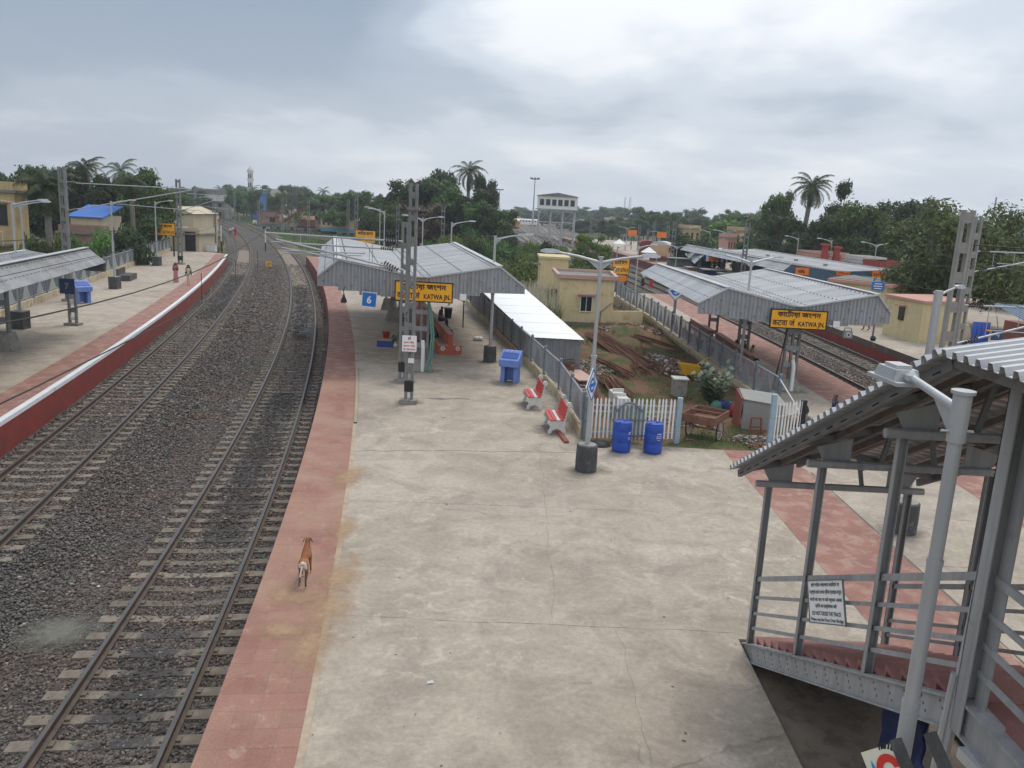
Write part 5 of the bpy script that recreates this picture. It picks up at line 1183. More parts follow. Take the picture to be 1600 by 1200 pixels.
mb = MB(); mb.tube((p.x - .2, p.y, -.3), (p.x - .2, p.y, .1), .05, n=8); mb.tube((p.x + .2, p.y, -.3), (p.x + .2, p.y, .1), .05, n=8); T.part('leg', mb, 'rust')
# timber prop and old planks
for (u0, v0, u1, v1, z1, lb) in ((992, 582, 1003, 535, .9, 'pale timber pole leaning in the yard'), (1030, 585, 1052, 560, .7, 'brown timber prop beside the rubble'), (1055, 588, 1050, 560, .8, 'dark upright timber by the fence wall')):
    a = G2(u0, v0); b = G2(u1, v1, z1) if False else at(u1, v1, a.y + .3); mb = MB(); mb.tube(a, b, .045, .04, 7); tag(obj('timber_prop', mb, 'wood_brown'), lb, 'timber')
mb = MB(); mb.bar(G2(893, 585) + Vector((0, 0, .2)), G2(918, 608) + Vector((0, 0, .35)), .8, .05); tag(obj('wooden_panel', mb, 'pink_trim'), 'pinkish board lying on the rubble beside the fence', 'board')
# vendor hut of tarpaulin and board behind the short picket fence
T = Thing('tarp_hut', 'low hut of tarpaulin and brown board beside the cart', 'hut', G2(1180, 665)); p = G2(1187, 668, -.05)
mb = MB(); mb.slab([(p.x - .72, p.y - .25, .98), (p.x + .72, p.y - .5, .85), (p.x + .75, p.y + .8, 1.0), (p.x - .6, p.y + .95, 1.12)], .03); T.part('roof_sheet', mb, 'tarp')
mb = MB(); mb.slab([(p.x - .7, p.y - .2, -.1), (p.x + .65, p.y - .45, -.1), (p.x + .65, p.y - .45, .84), (p.x - .7, p.y - .2, .95)], .04); T.part('front_sheet', mb, 'tarp')
mb = MB(); mb.slab([(p.x - .75, p.y - .22, -.1), (p.x - .70, p.y + .85, -.1), (p.x - .66, p.y + .85, 1.12), (p.x - .74, p.y - .22, 1.0)], .05); T.part('side_board', mb, 'bench_dark_red')
T = Thing('broken_chair', 'dark red broken chair frame before the tarpaulin hut', 'chair', G2(1178, 680)); p = G2(1180, 676, -.05)
for a, b in (((-.2, 0, 0), (-.16, .05, .5)), ((.2, 0, 0), (.16, .05, .5)), ((-.16, .05, .5), (.16, .05, .5)), ((-.19, 0, .2), (.19, 0, .2))): mb = MB(); mb.bar(p + Vector(a), p + Vector(b), .05, .05); T.part('frame_bar', mb, 'bench_dark_red')
# litter and rubble
def litter(name, label, u, v, rx, ry, n, cols, seed, size=.06, z=-.06):
    r = random.Random(seed); c = gnd(u, v, z); ob = None
    mb = MB()
    for i in range(n):
        a, q = r.uniform(0, 2 * PI), math.sqrt(r.random()); x, y = c.x + rx * q * math.cos(a), c.y + ry * q * math.sin(a); s = size * r.uniform(.4, 1.6)
        R = Matrix.Rotation(r.uniform(0, 6), 3, 'Z') @ Matrix.Rotation(r.uniform(-.6, .6), 3, 'X'); mb.box((x, y, z + .03 + .16 * (1 - q) * r.random()), (s * 1.3, s, s * r.uniform(.15, .7)), rot=R, mi=r.randrange(len(cols)))
    o = obj(name, mb, cols); o['kind'] = 'stuff'; o['label'] = label; o['category'] = 'rubble'; return o
mat('brick_bits', (.27, .105, .06), .95, .3, 8.); mat('stone_bits', (.25, .225, .195), .95, .25, 8.); mat('paper', (.50, .50, .49), .7, .1); mat('soil_clod', (.19, .115, .07), .95, .3, 6.)
litter('rubble', 'stones and litter strewn near the short picket fence', 1185, 690, .9, .6, 160, ['stone_bits', 'tarp', 'soil_clod', 'plinth'], 1)
litter('rubble', 'small heap of brick bits at the fence end', 1188, 700, .4, .3, 90, ['brick_bits', 'soil_clod'], 2, .05)
litter('rubble', 'rubble along the right fence wall', 1040, 570, .9, 3.2, 420, ['stone_bits', 'soil_clod', 'paper', 'rust', 'plinth'], 3, .09, -.2)
litter('rubble', 'broken stone beside the shed end', 925, 575, 1.1, 1.8, 300, ['stone_bits', 'soil_clod', 'plinth'], 4, .08, -.25)
litter('rubble', 'broken plaster along the left fence inside the yard', 905, 605, .5, 3.0, 260, ['stone_bits', 'plinth', 'soil_clod'], 5, .09, -.15)
litter('rubble', 'earth heap with scrub near the cabin', 985, 515, 2.0, 2.5, 420, ['soil_clod', 'rust', 'soil_clod', 'stone_bits'], 6, .13, -.25)
litter('rubble', 'gravel strewn behind the picket fence', 1030, 660, 1.4, .8, 300, ['stone_bits', 'soil_clod', 'plinth'], 7, .05, -.05)
litter('rubble', 'bluish litter caught beside the short fence', 1262, 660, .6, .5, 120, ['crate_blue', 'tarp', 'stone_bits', 'bench_dark_red'], 8, .10, .0)
T = Thing('garbage_heap', 'heap of dark blue sacks behind the cart', 'sacks', G2(1145, 640)); p = G2(1140, 648, -.1); r_ = random.Random(5)
for k in range(9):
    mb = MB(); c = (p.x - .5 + .16 * k, p.y + r_.uniform(-.25, .3), -.1); mb.lathe([(.05, 0), (.2, .06), (.24, .26), (.15, .44), (.03, .5)], 9, c); T.part('sack', mb, r_.choice(['tarp_blue', 'tarp_blue', 'bag_green', 'bucket_red']), True)
sd_ = [(1083, 648), (1078, 693)]
for k, (u, v) in enumerate(sd_): p = gnd(u, v, -.03); litter('sand_heap', 'small orange brown sand heap by the light blue post' if k else 'small orange sand heap beside the cart', u, v, .25, .18, 60, ['soil_clod', 'brick_bits'], 20 + k, .04, -.05)
# vendor's baskets on platform six
T = Thing('snack_basket', 'blue crate of snacks with a red bucket on top', 'basket', gnd(602, 541)); p = gnd(602, 541)
mb = MB(); mb.box((p.x, p.y, .15), (.75, .5, .3)); T.part('crate', mb, 'crate_blue'); mb = MB(); mb.box((p.x, p.y, .33), (.68, .44, .12)); T.part('snacks', mb, 'food')
mb = MB(); mb.lathe([(.14, 0), (.2, .26), (.215, .28), (.19, .28), (.13, .06)], 14, (p.x + .02, p.y + .1, .42)); T.part('bucket', mb, 'bucket_red', True)
mb = MB(); mb.lathe([(.05, 0), (.13, .05), (.12, .22), (.05, .3)], 9, (p.x + .38, p.y + .25, .25)); T.part('bag', mb, 'bag_green', True); mb = MB(); mb.lathe([(.04, 0), (.14, .04), (.12, .14), (.04, .2)], 9, (p.x + .48, p.y - .05, 0)); T.part('white_bag', mb, 'off_white', True)
# number seven sign on its post
p = Vector((-22.4, 41.1, 0)); T = Thing('platform_number_sign', 'dark blue number seven sign on a banded twin post', 'sign', p)
for s in (-1, 1): mb = MB(); mb.box((p.x + s * .17, p.y, .95), (.1, .14, 1.9)); T.part('post', mb, 'mast_steel')
for k, (z, m_) in enumerate(((.35, 'off_white'), (.75, 'mast_steel'), (1.2, 'off_white'))): mb = MB(); mb.box((p.x, p.y, z), (.24, .08, .2)); T.part('batten', mb, m_)
mb = MB(); mb.box((p.x, p.y, .06), (.75, .5, .12)); T.part('footing', mb, 'plinth'); mb = MB(); mb.box((p.x - .15, p.y - .12, 1.98), (.76, .04, .76)); o = T.part('plate', mb, 'sign_navy')
mb = MB(); put_text(mb, '7', .42, (p.x - .15, p.y - .145, 1.84), bold=.02); T.part('number', mb, 'steel_grey', of=o)
# dark column and signal box at the left frame edge
# roundel signs and small orange boards on the right hand island
p = gnd(1041, 507); T = Thing('roundel_sign', 'diamond roundel sign on a pole by the right fence', 'sign', (p.x + .1, 52.0, 0), local=True); mb = MB(); mb.tube((0, 0, 0), (0, 0, 2.3), .05, n=8); T.part('pole', mb, 'fence_blue', True); roundel(T, (0, -.07, 2.35), .62)
T = Thing('orange_sign', 'small brown orange sign beside the diamond roundel', 'sign', (11.0, 53.5, 0)); mb = MB(); mb.tube((11.0 - .6, 53.5, 0), (11.0 - .6, 53.5, 2.9), .05, n=8); T.part('post', mb, 'steel_dark'); mb = MB(); mb.box((10.95, 53.5, 2.45), (.85, .06, .55)); T.part('board', mb, 'bench_red'); mb = MB(); mb.box((10.95, 53.49, 2.76), (1.0, .12, .07)); T.part('frame', mb, 'steel_dark')
p = at(975, 435, 76.8); T = Thing('orange_sign', 'small orange plate on the post below the far name board', 'sign', (p.x, 76.7, 0)); mb = MB(); mb.box((p.x - .15, 76.7, p.z), (.75, .05, .5)); T.part('board', mb, 'sign_orange'); mb = MB(); mb.box((p.x + .1, 76.75, p.z / 2), (.08, .06, p.z)); T.part('post', mb, 'black')
# striped post
T = Thing('striped_post', 'black and white striped post with a curved arm beyond the cabin', 'post', (8.9, 76.2, 0)); mb = MB(); mb.path([(8.9, 76.2, 0), (8.9, 76.2, 1.9), (9.1, 76.2, 2.2), (9.5, 76.2, 2.2)], .05, 7); T.part('pole', mb, 'off_white'); 
for k in range(3): mb = MB(); mb.lathe([(.056, 0), (.056, .3)], 8, (8.9, 76.2, .25 + .6 * k)); T.part('black_band', mb, 'black')
# yellow track marker between the curving tracks, relay boxes
def marker(label, u, v, h, w, m_, name='track_marker'):
    p = gnd(u, v, -1.0); T = Thing(name, label, 'marker', (p.x, p.y, -1.)); mb = MB(); mb.tube((p.x, p.y, -1), (p.x, p.y, -1 + h), .05, n=6); T.part('post', mb, 'steel_dark'); mb = MB(); mb.box((p.x, p.y - .06, -1 + h + w / 2 - .1), (w * 1.25, .05, w)); o = T.part('plate', mb, m_); return T, p
T, p = marker('yellow number plate standing between the curving tracks', 420, 419, .3, .55, 'sign_yellow'); mb = MB(); put_text(mb, '19', .34, (p.x, p.y - .09, -1 + .3 + .04), bold=.02); T.part('number', mb, 'black')
for i, (u, v, y0_, h, lb) in enumerate(((321, 393, 0, .9, 'white relay box at the end of platform seven'), (398, 350, 0, 1.1, 'pair of white relay boxes beside the far curve'), (418, 357, 0, 1., 'pale relay box near the far curve'))):
    z0 = 0. if i == 0 else -1.1; p = gnd(u + 10 if i == 0 else u, v, z0); T = Thing('relay_box', lb, 'box', (p.x, p.y, z0)); mb = MB(); mb.box((p.x, p.y, z0 + h / 2), (1.05, .7, h)); T.part('case', mb, 'off_white'); mb = MB(); mb.box((p.x, p.y, z0 + h + .03), (1.15, .8, .06)); T.part('lid', mb, 'galv')
for i, (u, v, hh) in enumerate(((346, 393, 3.6), (415, 393, 3.3))): 
    p = gnd(u, v, -1.0); T = Thing('signal_post', 'short white topped post by the end of platform seven' if i == 0 else 'short white topped post between the tracks', 'post', (p.x, p.y, -1.)); mb = MB(); mb.tube((p.x, p.y, -1), (p.x, p.y, -1 + hh * .4), .09, n=8); T.part('lower_post', mb, 'black'); mb = MB(); mb.tube((p.x, p.y, -1 + hh * .4), (p.x, p.y, -1 + hh), .09, n=8); T.part('upper_post', mb, 'off_white')
# grey relay box on the far track
p = gnd(1341, 533, -.06); T = Thing('stop_post', 'thin dark post on the edge of the far platform', 'post', (22.6, 51.5, -.06)); mb = MB(); mb.tube((22.6, 51.5, -.06), (22.6, 51.5, 2.3), .06, n=7); T.part('pole', mb, 'steel_dark'); mb = MB(); mb.lathe([(.12, 0), (.2, .15), (.12, .3)], 8, (22.6, 51.4, -.06)); T.part('bundle', mb, 'black', True)
p = gnd(668, 612); seam(jm, (0, 0, 0), (.1, 0, 0))
for k in range(2): drift('grey_stain_shade', (-1.9, -2.6)[k], (29.2, 29.0)[k], .7, .16, z=.006 + k * .001)
drift('pale_wear', .1, 33.2, .6, .35, z=.008)
mb = MB(); q = gnd(672, 1068); mb.add([(q.x - .05, q.y - .03, .012), (q.x + .06, q.y - .01, .02), (q.x + .03, q.y + .05, .03), (q.x - .04, q.y + .04, .01)], [(0, 1, 2, 3)]); tag(obj('paper_scrap', mb, 'paper'), 'white scrap of paper on the concrete', 'litter')

# contact shade and grime painted round the feet of things, and small litter
for k, (x, y, rx, ry) in enumerate([(2.13, 21.4, .75, .55), (3.34, 23.45, .6, .45), (4.28, 23.45, .6, .45), (-3.62, 28.1, .7, .6), (-4.34, 31.5, .7, .6), (.65, 28.7, .7, 1.2), (1.3, 25.6, .7, 1.2), (-.1, 32.3, 1.0, .9), (-1.08, 36.9, .7, .6), (-3.9, 33.9, 1.2, .9), (4.0, 24.0, 2.2, .5), (9.23, 18.05, .8, .6), (11.6, 33.8, 1.2, .9), (3.3, 5.9, .4, .4)]): drift('grey_stain_shade', x, y, rx, ry, z=.0125 + .0007 * k)
def scatter(name, label, pts, cols, seed, s0, s1, z):
    r = random.Random(seed); mb = MB()
    for (x, y) in pts:
        s = r.uniform(s0, s1); R = Matrix.Rotation(r.uniform(0, 6), 3, 'Z') @ Matrix.Rotation(r.uniform(-.25, .25), 3, 'X'); mb.box((x, y, z + s * .08), (s * 1.5, s, s * .12), rot=R, mi=r.randrange(len(cols)))
    o = obj(name, mb, cols); o['kind'] = 'stuff'; o['label'] = label; o['category'] = 'litter'
r_ = random.Random(44); mat('leaf_litter', (.16, .10, .05), .9); mat('wrapper', (.26, .10, .06), .6); mat('wrapper_blue', (.08, .16, .35), .6)
scatter('litter', 'tiny scraps and dry leaves on the concrete', [(r_.uniform(-3., 6.), r_.uniform(8, 24)) for _ in range(90)], ['leaf_litter', 'leaf_litter', 'stone_bits', 'paper'], 1, .012, .035, .002)
pts = []
for _ in range(130):
    y = 8 + 60 * r_.random() ** 1.7; x = np.polyval(cA, y) - 1.3 + r_.random() * (np.polyval(cB, y) + 1.4 - np.polyval(cA, y) + 1.3); pts.append((float(x), y))
scatter('litter', 'wrappers and scraps lying on the ballast', pts, ['paper', 'leaf_litter', 'plinth_tan', 'leaf_litter', 'stone_bits', 'plinth_tan', 'wrapper'], 2, .02, .055, BAL_Z + .03)
# ------------------------------------------------------------------ stair down from the foot bridge (lower flight + landing)
T = Thing('bridge_stair', 'grey steel stair with red steps and ribbed roof coming down from the bridge', 'stair', (5.2, 12.5, 0))
SX0, SX1, SY, SL = 4.12, 6.32, 12.45, .48        # stringers, foot, slope (rise per metre)
LY = 6.45; LZ = (SY - LY) * SL                    # landing
def zst(y): return (SY - y) * SL
for x in (SX0, SX1):
    mb = MB(); mb.profile([(-.045, -.30), (.045, -.30), (.045, .0), (-.045, .0)], (x, SY + .05, zst(SY)), (x, LY, LZ), (1, 0, 0)); o = T.part('stringer', mb, 'stair_steel')
    mb = MB()
    for b_ in (-.3, .0): mb.profile([(-.085, b_ - .012), (.085, b_ - .012), (.085, b_ + .012), (-.085, b_ + .012)], (x, SY + .05, zst(SY)), (x, LY, LZ), (1, 0, 0))
    T.part('flange', mb, 'stair_steel', of=o)
    mb = MB()
    for k in range(19):
        y = SY - .35 - k * .312
        for q in range(3): c = Vector((x - .047, y - q * .055, zst(y) - .09 - q * .045 + .03)); mb.box(c, (.01, .020, .020))
    T.part('bolts', mb, 'steel_dark', of=o)['kind'] = 'stuff'
    mb = MB(); mb.profile([(-.05, -.30), (.05, -.30), (.05, 0), (-.05, 0)], (x, LY, LZ), (x, 1.2, LZ), (1, 0, 0)); o = T.part('landing_beam', mb, 'stair_steel')
    mb = MB()
    for b_ in (-.3, .0): mb.profile([(-.09, b_ - .012), (.09, b_ - .012), (.09, b_ + .012), (-.09, b_ + .012)], (x, LY - .01, LZ), (x, 1.2, LZ), (1, 0, 0))
    T.part('flange', mb, 'stair_steel', of=o)
nst = 19
for k in range(nst):
    y1 = SY - k * (SY - LY) / nst; y0 = SY - (k + 1) * (SY - LY) / nst; z = zst(y0) - .005
    mb = MB(); mb.box(((SX0 + SX1) / 2, (y0 + y1) / 2, z - .02), (SX1 - SX0 - .095, y1 - y0 + .02, .05)); mb.box(((SX0 + SX1) / 2, y1 - .012, z - .085), (SX1 - SX0 - .097, .025, .16)); T.part('step', mb, 'stair_red')
    mb = MB(); mb.add([(SX0 + .05, y1, zst(y1) + .0), (SX0 + .05, y0, zst(y0) + .0), (SX0 + .05, y1, zst(y0) + .0)], [(0, 1, 2)])
mb = MB(); mb.box(((SX0 + SX1) / 2, (LY + 1.2) / 2, LZ - .06), (SX1 - SX0 - .1, LY - 1.2, .1)); T.part('landing_floor', mb, 'stair_red')
mb = MB(); mb.box((SX0 + .12, (LY + 1.2) / 2 - .2, LZ + .06), (.14, LY - 1.7, .12)); T.part('landing_kerb', mb, 'stair_red')
mb = MB(); mb.bar((SX0 - .05, LY - .2, LZ - .36), (SX0 + .25, 3.5, LZ - .42), .22, .1); T.part('flashing', mb, 'sheet_new')
for (x, y) in ((SX0 + .05, 5.5), (SX1 - .05, 5.5), (SX0 + .05, 2.2)): mb = MB(); mb.box((x, y, (LZ - .3 - .32) / 2), (.2, .2, LZ + .02)); T.part('trestle_leg', mb, 'stair_steel')
# posts, tie beams, roof trusses
PY = [12.32, 10.32, 8.32]; PH = 2.78
ROOF_EAVE_L, ROOF_EAVE_R, RX = 3.62, 6.85, 5.22
def zeave(y): return 2.93 + (12.75 - y) * .497 if y > 6.9 else 2.93 + (12.75 - 6.9) * .497
def channel(mb, x, y, z0, z1, w=.1, d=.075, open_=1):
    mb.box((x, y + open_ * d / 2 - .006 * open_, (z0 + z1) / 2), (w, .012, z1 - z0))
    for s in (-1, 1): mb.box((x + s * (w / 2 - .006), y, (z0 + z1) / 2), (.012, d, z1 - z0))
for i, y in enumerate(PY):
    zt = zst(y) + PH
    for x in (SX0, SX1): mb = MB(); channel(mb, x, y, zst(y) - .02, zt); T.part('post', mb, 'stair_steel')
    mb = MB(); mb.tube((SX0 - .22, y - .05, zt + .02), (SX1 + .2, y - .05, zt + .02), .055, n=8); o = T.part('tie_beam', mb, 'stair_steel', True)
    for s in (-1, 1):
        X = SX0 if s < 0 else SX1; ze = zeave(y)
        mb = MB(); mb.slab([(X - s * .0, y + .02, zt + .05), (X - s * .36, y + .02, zt + .05), (X - s * .36, y + .02, zt + .36), (X + s * .1, y + .02, zt + .23)], .012); T.part('gusset', mb, 'stair_steel', of=o)
        mb = MB(); mb.bar((RX, y, ze + .28), (X + s * .35, y, ze - .06), .06, .09); T.part('top_chord', mb, 'steel_dark')
        mb = MB(); mb.bar((X - s * .75, y, zt + .05), (RX + s * .25, y, ze + .18), .04, .06); T.part('strut', mb, 'steel_dark')
mb = MB()
for x in (SX0, SX1):
    mb = MB(); channel(mb, x, LY - .02, LZ - .3, LZ + 2.85, .2, .16); T.part('main_column', mb, 'stair_steel'); mb = MB(); mb.box((x + .02, LY - .12, LZ + 1.2), (.03, .12, 3.0)); T.part('column_fin', mb, 'stair_steel')
mb = MB(); mb.tube((SX0 - .12, LY + .1, -.3), (SX0 - .02, LY + .06, LZ + 2.7), .045, n=8); T.part('down_pipe', mb, 'pole_silver', True); mb = MB(); mb.tube((SX0 - .2, LY + .12, -.3), (SX0 - .11, LY + .09, LZ + .2), .035, n=8); T.part('conduit', mb, 'pole_silver', True)
# railings: hand rail (channel) and lower flats, both sides, flight and landing
for x in (SX0, SX1):
    for h, w, nm in ((1.16, .075, 'hand_rail'), (.84, .05, 'rail'), (.56, .05, 'rail'), (.30, .05, 'rail')):
        mb = MB(); mb.bar((x, PY[0] + .02, zst(PY[0]) + h), (x, LY + .02, LZ + h), .03, w); T.part(nm, mb, 'stair_steel')
        mb = MB(); mb.bar((x, LY - .05, LZ + h), (x, 1.2, LZ + h), .03, w); T.part(nm, mb, 'stair_steel')
# roof: sheets across the flight, level over the landing
r = MB(); rid = .30
def roof_sheet(y0, y1, kind):
    z0, z1 = zeave(y0), zeave(y1)
    for (xe, s) in ((ROOF_EAVE_L, -1), (ROOF_EAVE_R, 1)):
        mb = MB(); a, b, c, d = Vector((xe, y0, z0)), Vector((xe, y1, z1)), Vector((RX, y1, z1 + rid)), Vector((RX, y0, z0 + rid))
        if s < 0: corr(mb, a, b, c, d, .19, .062) if (b - a).cross(d - a).z > 0 else corr(mb, b, a, d, c, .19, .062)
        else: corr(mb, a, b, c, d, .19, .062) if (b - a).cross(d - a).z > 0 else corr(mb, b, a, d, c, .19, .062)
        o = T.part('roof_sheet', mb, ['sheet_new']); o.modifiers.new('solid', 'SOLIDIFY').thickness = -.006
yy = 12.85
while yy > 6.95:
    roof_sheet(yy, max(6.9, yy - .85), 0); yy -= .85
for k in range(6): roof_sheet(6.93 - k * .85, 6.93 - (k + 1) * .85 - .02, 1)
# purlins under the sheets, running down the slope, with bolt tails
for f in (.04, .36, .68, 1.0):
    for s in (-1, 1):
        xe = ROOF_EAVE_L + .1 if s < 0 else ROOF_EAVE_R - .1; x = xe + (RX - xe) * f * .97; dz = rid * f - .075
        mb = MB(); mb.bar((x, 12.8, zeave(12.8) + dz), (x, 6.93, zeave(6.93) + dz), .06, .11 if f < .1 else .08); T.part('purlin', mb, 'roof_under' if f > .1 else 'steel_dark')
        mb = MB(); mb.bar((x, 6.9, zeave(6.) + dz), (x, 1.5, zeave(6.) + dz), .06, .09); T.part('purlin', mb, 'roof_under')
        if f < .1 and s < 0:
            mb = MB()
            for k in range(16): y = 12.5 - k * .36; mb.tube((x - .03, y, zeave(y) + dz - .02), (x - .09, y, zeave(y) + dz - .06), .008, n=5)
            T.part('hook_bolts', mb, 'black')['kind'] = 'stuff'
# notice on the railing
q = [(4.055, 10.28, 1.98), (4.055, 9.1, 2.14), (4.055, 9.05, 1.32), (4.055, 10.2, 1.2)]
TN = Thing('railing_notice', 'white bilingual notice about using the bridge fixed to the stair railing', 'notice', (4.05, 9.7, 1.6))
def on_rail(u, v, x=4.03):
    d = FWD + CX * ((u - 800) / FPX) - CY * ((v - 600) / FPX); return Vector((0, 0, CAM_H)) + d * (x / d.x)
o0, o1, o3 = on_rail(1266, 972), on_rail(1322, 978), on_rail(1262, 907); xd = (o1 - o0).normalized(); zd = (o3 - o0).normalized(); wv_, hv_ = (o1 - o0).length, (o3 - o0).length
mb = MB(); mb.slab([o0, o0 + xd * wv_, o0 + xd * wv_ + zd * hv_, o0 + zd * hv_], .012); pl = TN.part('plate', mb, 'white_paint')
mb = MB(); nrm = xd.cross(zd)
for k, (s_, sz, w_, ol) in enumerate((('রেল লাইন পারাপার করিবেন না', .085, .70, .028), ('অনুগ্রহ করে ওভার ব্রীজ ব্যবহার করুন', .085, .78, .028), ('पटरी को पार ना करे कृपया ओवर', .08, .78, 0), ('ब्रिज का इस्तेमाल करे', .08, .52, 0), ('DO NOT CROSS THE TRACK', .10, .70, 0), ('Please use the Foot Over Bridge', .085, .78, 0))):
    zz = (.665, .535, .40, .285, .145, .04)[k]
    put_text(mb, s_, sz * hv_ / .78, o0 + xd * (wv_ / 2) + zd * zz * hv_ / .78 + nrm * .006, xd, zd, width=w_ * wv_ / .86, bold=.02, outline=ol if ol else False)
TN.part('lettering', mb, 'black', of=pl)
mb = MB()
for a, b in ((0, 0), (1, 0), (0, 1), (1, 1)): pass
for (a, b) in ((o0, o0 + xd * wv_), (o0 + zd * hv_, o0 + xd * wv_ + zd * hv_), (o0, o0 + zd * hv_), (o0 + xd * wv_, o0 + xd * wv_ + zd * hv_)): mb.bar(a, b, .02, .016)
TN.part('rim', mb, 'steel_dark', of=pl)
# big silver lamp pole in front of the stair, arm to the left
LX, LYP = 3.3, 5.88
TL = Thing('lamp_post', 'thick silver lamp post standing before the stair with its arm towards the tracks', 'lamp post', (LX, LYP, 0))
mb = MB(); mb.tube((LX, LYP, 0), (LX, LYP, 3.16), .064, n=16); mb.tube((LX, LYP, 3.16), (LX, LYP, 4.39), .057, n=16); mb.tube((LX, LYP, 4.39), (LX, LYP, 5.36), .051, n=16); TL.part('pole', mb, 'pole_silver', True)
mb = MB(); mb.tube((LX, LYP, 5.34), (LX, LYP, 5.72), .066, n=16); mb.lathe([(.085, 5.705), (.085, 5.73)], 16, (LX, LYP, 0)); TL.part('cap_sleeve', mb, 'pole_silver')
mb = MB(); mb.lathe([(.068, 3.15), (.068, 3.2)], 16, (LX, LYP, 0)); TL.part('collar', mb, 'pole_silver'); mb = MB(); mb.lathe([(.061, 4.37), (.061, 4.41)], 16, (LX, LYP, 0)); TL.part('collar', mb, 'pole_silver')
ae = at(1424, 590, 6.55)
mb = MB(); mb.tube((LX - .02, LYP + .02, 5.59), ae, .036, .032, 10); TL.part('arm', mb, 'pole_silver', True)
mb = MB(); mb.slab([(LX - .03, LYP + .03, 5.36), (LX - .03, LYP + .03, 5.57), Vector((LX - .03, LYP + .03, 5.57)).lerp(ae, .5)], .008); TL.part('arm_web', mb, 'pole_silver')
dd = (ae - Vector((LX - .02, LYP + .02, 5.59))).normalized(); hd_ = Vector((dd.x, dd.y, 0)).normalized(); a_z = math.atan2(hd_.y, hd_.x); RZ = Matrix.Rotation(a_z, 3, 'Z'); c_ = ae + hd_ * .22
mb = MB(); mb.lathe([(.02, -.05), (.05, -.02), (.05, .02), (.02, .05)], 10, ae); TL.part('knuckle', mb, 'galv', True)
mb = MB(); mb.box(c_ + Vector((0, 0, -.06)), (.50, .26, .03), rot=RZ); o = TL.part('lamp_head', mb, 'galv'); mb = MB(); vs = [c_ + RZ @ Vector((x, y, z)) for z, k in ((-.045, 1.), (.045, .86)) for x, y in ((-.17 * k, -.11 * k), (.17 * k, -.11 * k), (.17 * k, .11 * k), (-.17 * k, .11 * k))]; mb.add(vs, [(3, 2, 1, 0), (4, 5, 6, 7), (0, 1, 5, 4), (1, 2, 6, 5), (2, 3, 7, 6), (3, 0, 4, 7)]); TL.part('ballast_box', mb, 'galv', of=o); mb = MB(); mb.box(c_ + Vector((0, 0, .06)), (.2, .13, .03), rot=RZ); TL.part('lid', mb, 'sheet_pale', of=o)
mb = MB(); mb.tube((LX - .12, LYP, 5.42), (LX + .12, LYP, 5.42), .012, n=6); TL.part('bolt', mb, 'galv')
# board with red and blue emblem fixed at the foot of that pole
TB = Thing('emblem_board', 'cream board with red and blue ring emblem tied to the lamp post', 'sign', (3.1, 5.75, 1.9))
a_, b_ = at(1345, 1176, 5.86), at(1397, 1160, 5.68); e_ = (b_ - a_).normalized(); dn = (Vector((-.02, -.35, -1)) - e_ * Vector((-.02, -.35, -1)).dot(e_)).normalized(); W_ = (b_ - a_).length; nn = e_.cross(-dn)
mb = MB(); mb.slab([a_ + dn * .8, b_ + dn * .8, b_, a_], .02); mat('cream_board', (.66, .63, .50), .6, .06); pl = TB.part('board', mb, 'cream_board')
mb = MB(); c_ = a_ + e_ * W_ * .60 + dn * .165 + nn * .006; n = 20
mb.add([c_ + (e_ * math.cos(PI * i / n) - dn * math.sin(PI * i / n)) * r_ for r_ in (.05, .11) for i in range(n + 1)], [(i, i + 1, n + 2 + i, n + 1 + i) for i in range(n)]); TB.part('red_ring', mb, 'red_ink', of=pl)
mat('sky_blue', (.02, .24, .50), .6); mb = MB(); mb.add([a_ + e_ * .01 + dn * .30 + nn * .005, a_ + e_ * W_ * .40 + dn * .30 + nn * .005, a_ + e_ * W_ * .20 + dn * .07 + nn * .005], [(0, 1, 2)]); TB.part('blue_sail', mb, 'sky_blue', of=pl)
mb = MB(); [mb.bar(a_ + e_ * (W_ * .60 + .145 * math.sin(q_)) + dn * (.165 - .145 * math.cos(q_)) + nn * .006, a_ + e_ * (W_ * .60 + .185 * math.sin(q_ + .05)) + dn * (.165 - .185 * math.cos(q_ + .05)) + nn * .006, .012 + .01 * (i_ % 3), .003) for i_, q_ in enumerate(np.linspace(-.1, 1.3, 9))]; TB.part('lettering', mb, 'black', of=pl)
mb = MB(); mb.bar(b_ + e_ * .02 - dn * .02, b_ + e_ * .02 + dn * .8, .06, .08); mb2 = MB(); mb2.bar(b_ + e_ * .26 + dn * .0 + nn * -.1, b_ + e_ * .26 + dn * .8 + nn * -.1, .06, .08); TB.part('frame_bar', mb, 'drum_dark'); TB.part('frame_bar', mb2, 'drum_dark')
# blue tarpaulin bundle under the landing
TT = Thing('tarp_bundle', 'dark blue tarpaulin hung below the stair landing', 'tarpaulin', (5.0, 7.2, -.3)); r_ = random.Random(9); vs = []
for j in range(9):
    for i in range(13):
        u = i / 12; v = j / 8; vs.append((4.55 + .22 * math.sin(u * 9) + .1 * r_.random(), 8.75 - 2.6 * u, -.3 + 1.75 * v + .12 * math.sin(u * 5) * v))
mb = MB(); mb.add(vs, [(j * 13 + i, j * 13 + i + 1, (j + 1) * 13 + i + 1, (j + 1) * 13 + i) for j in range(8) for i in range(12)]); o = TT.part('sheet', mb, 'tarp_blue', True); o.modifiers.new('solid', 'SOLIDIFY').thickness = .02
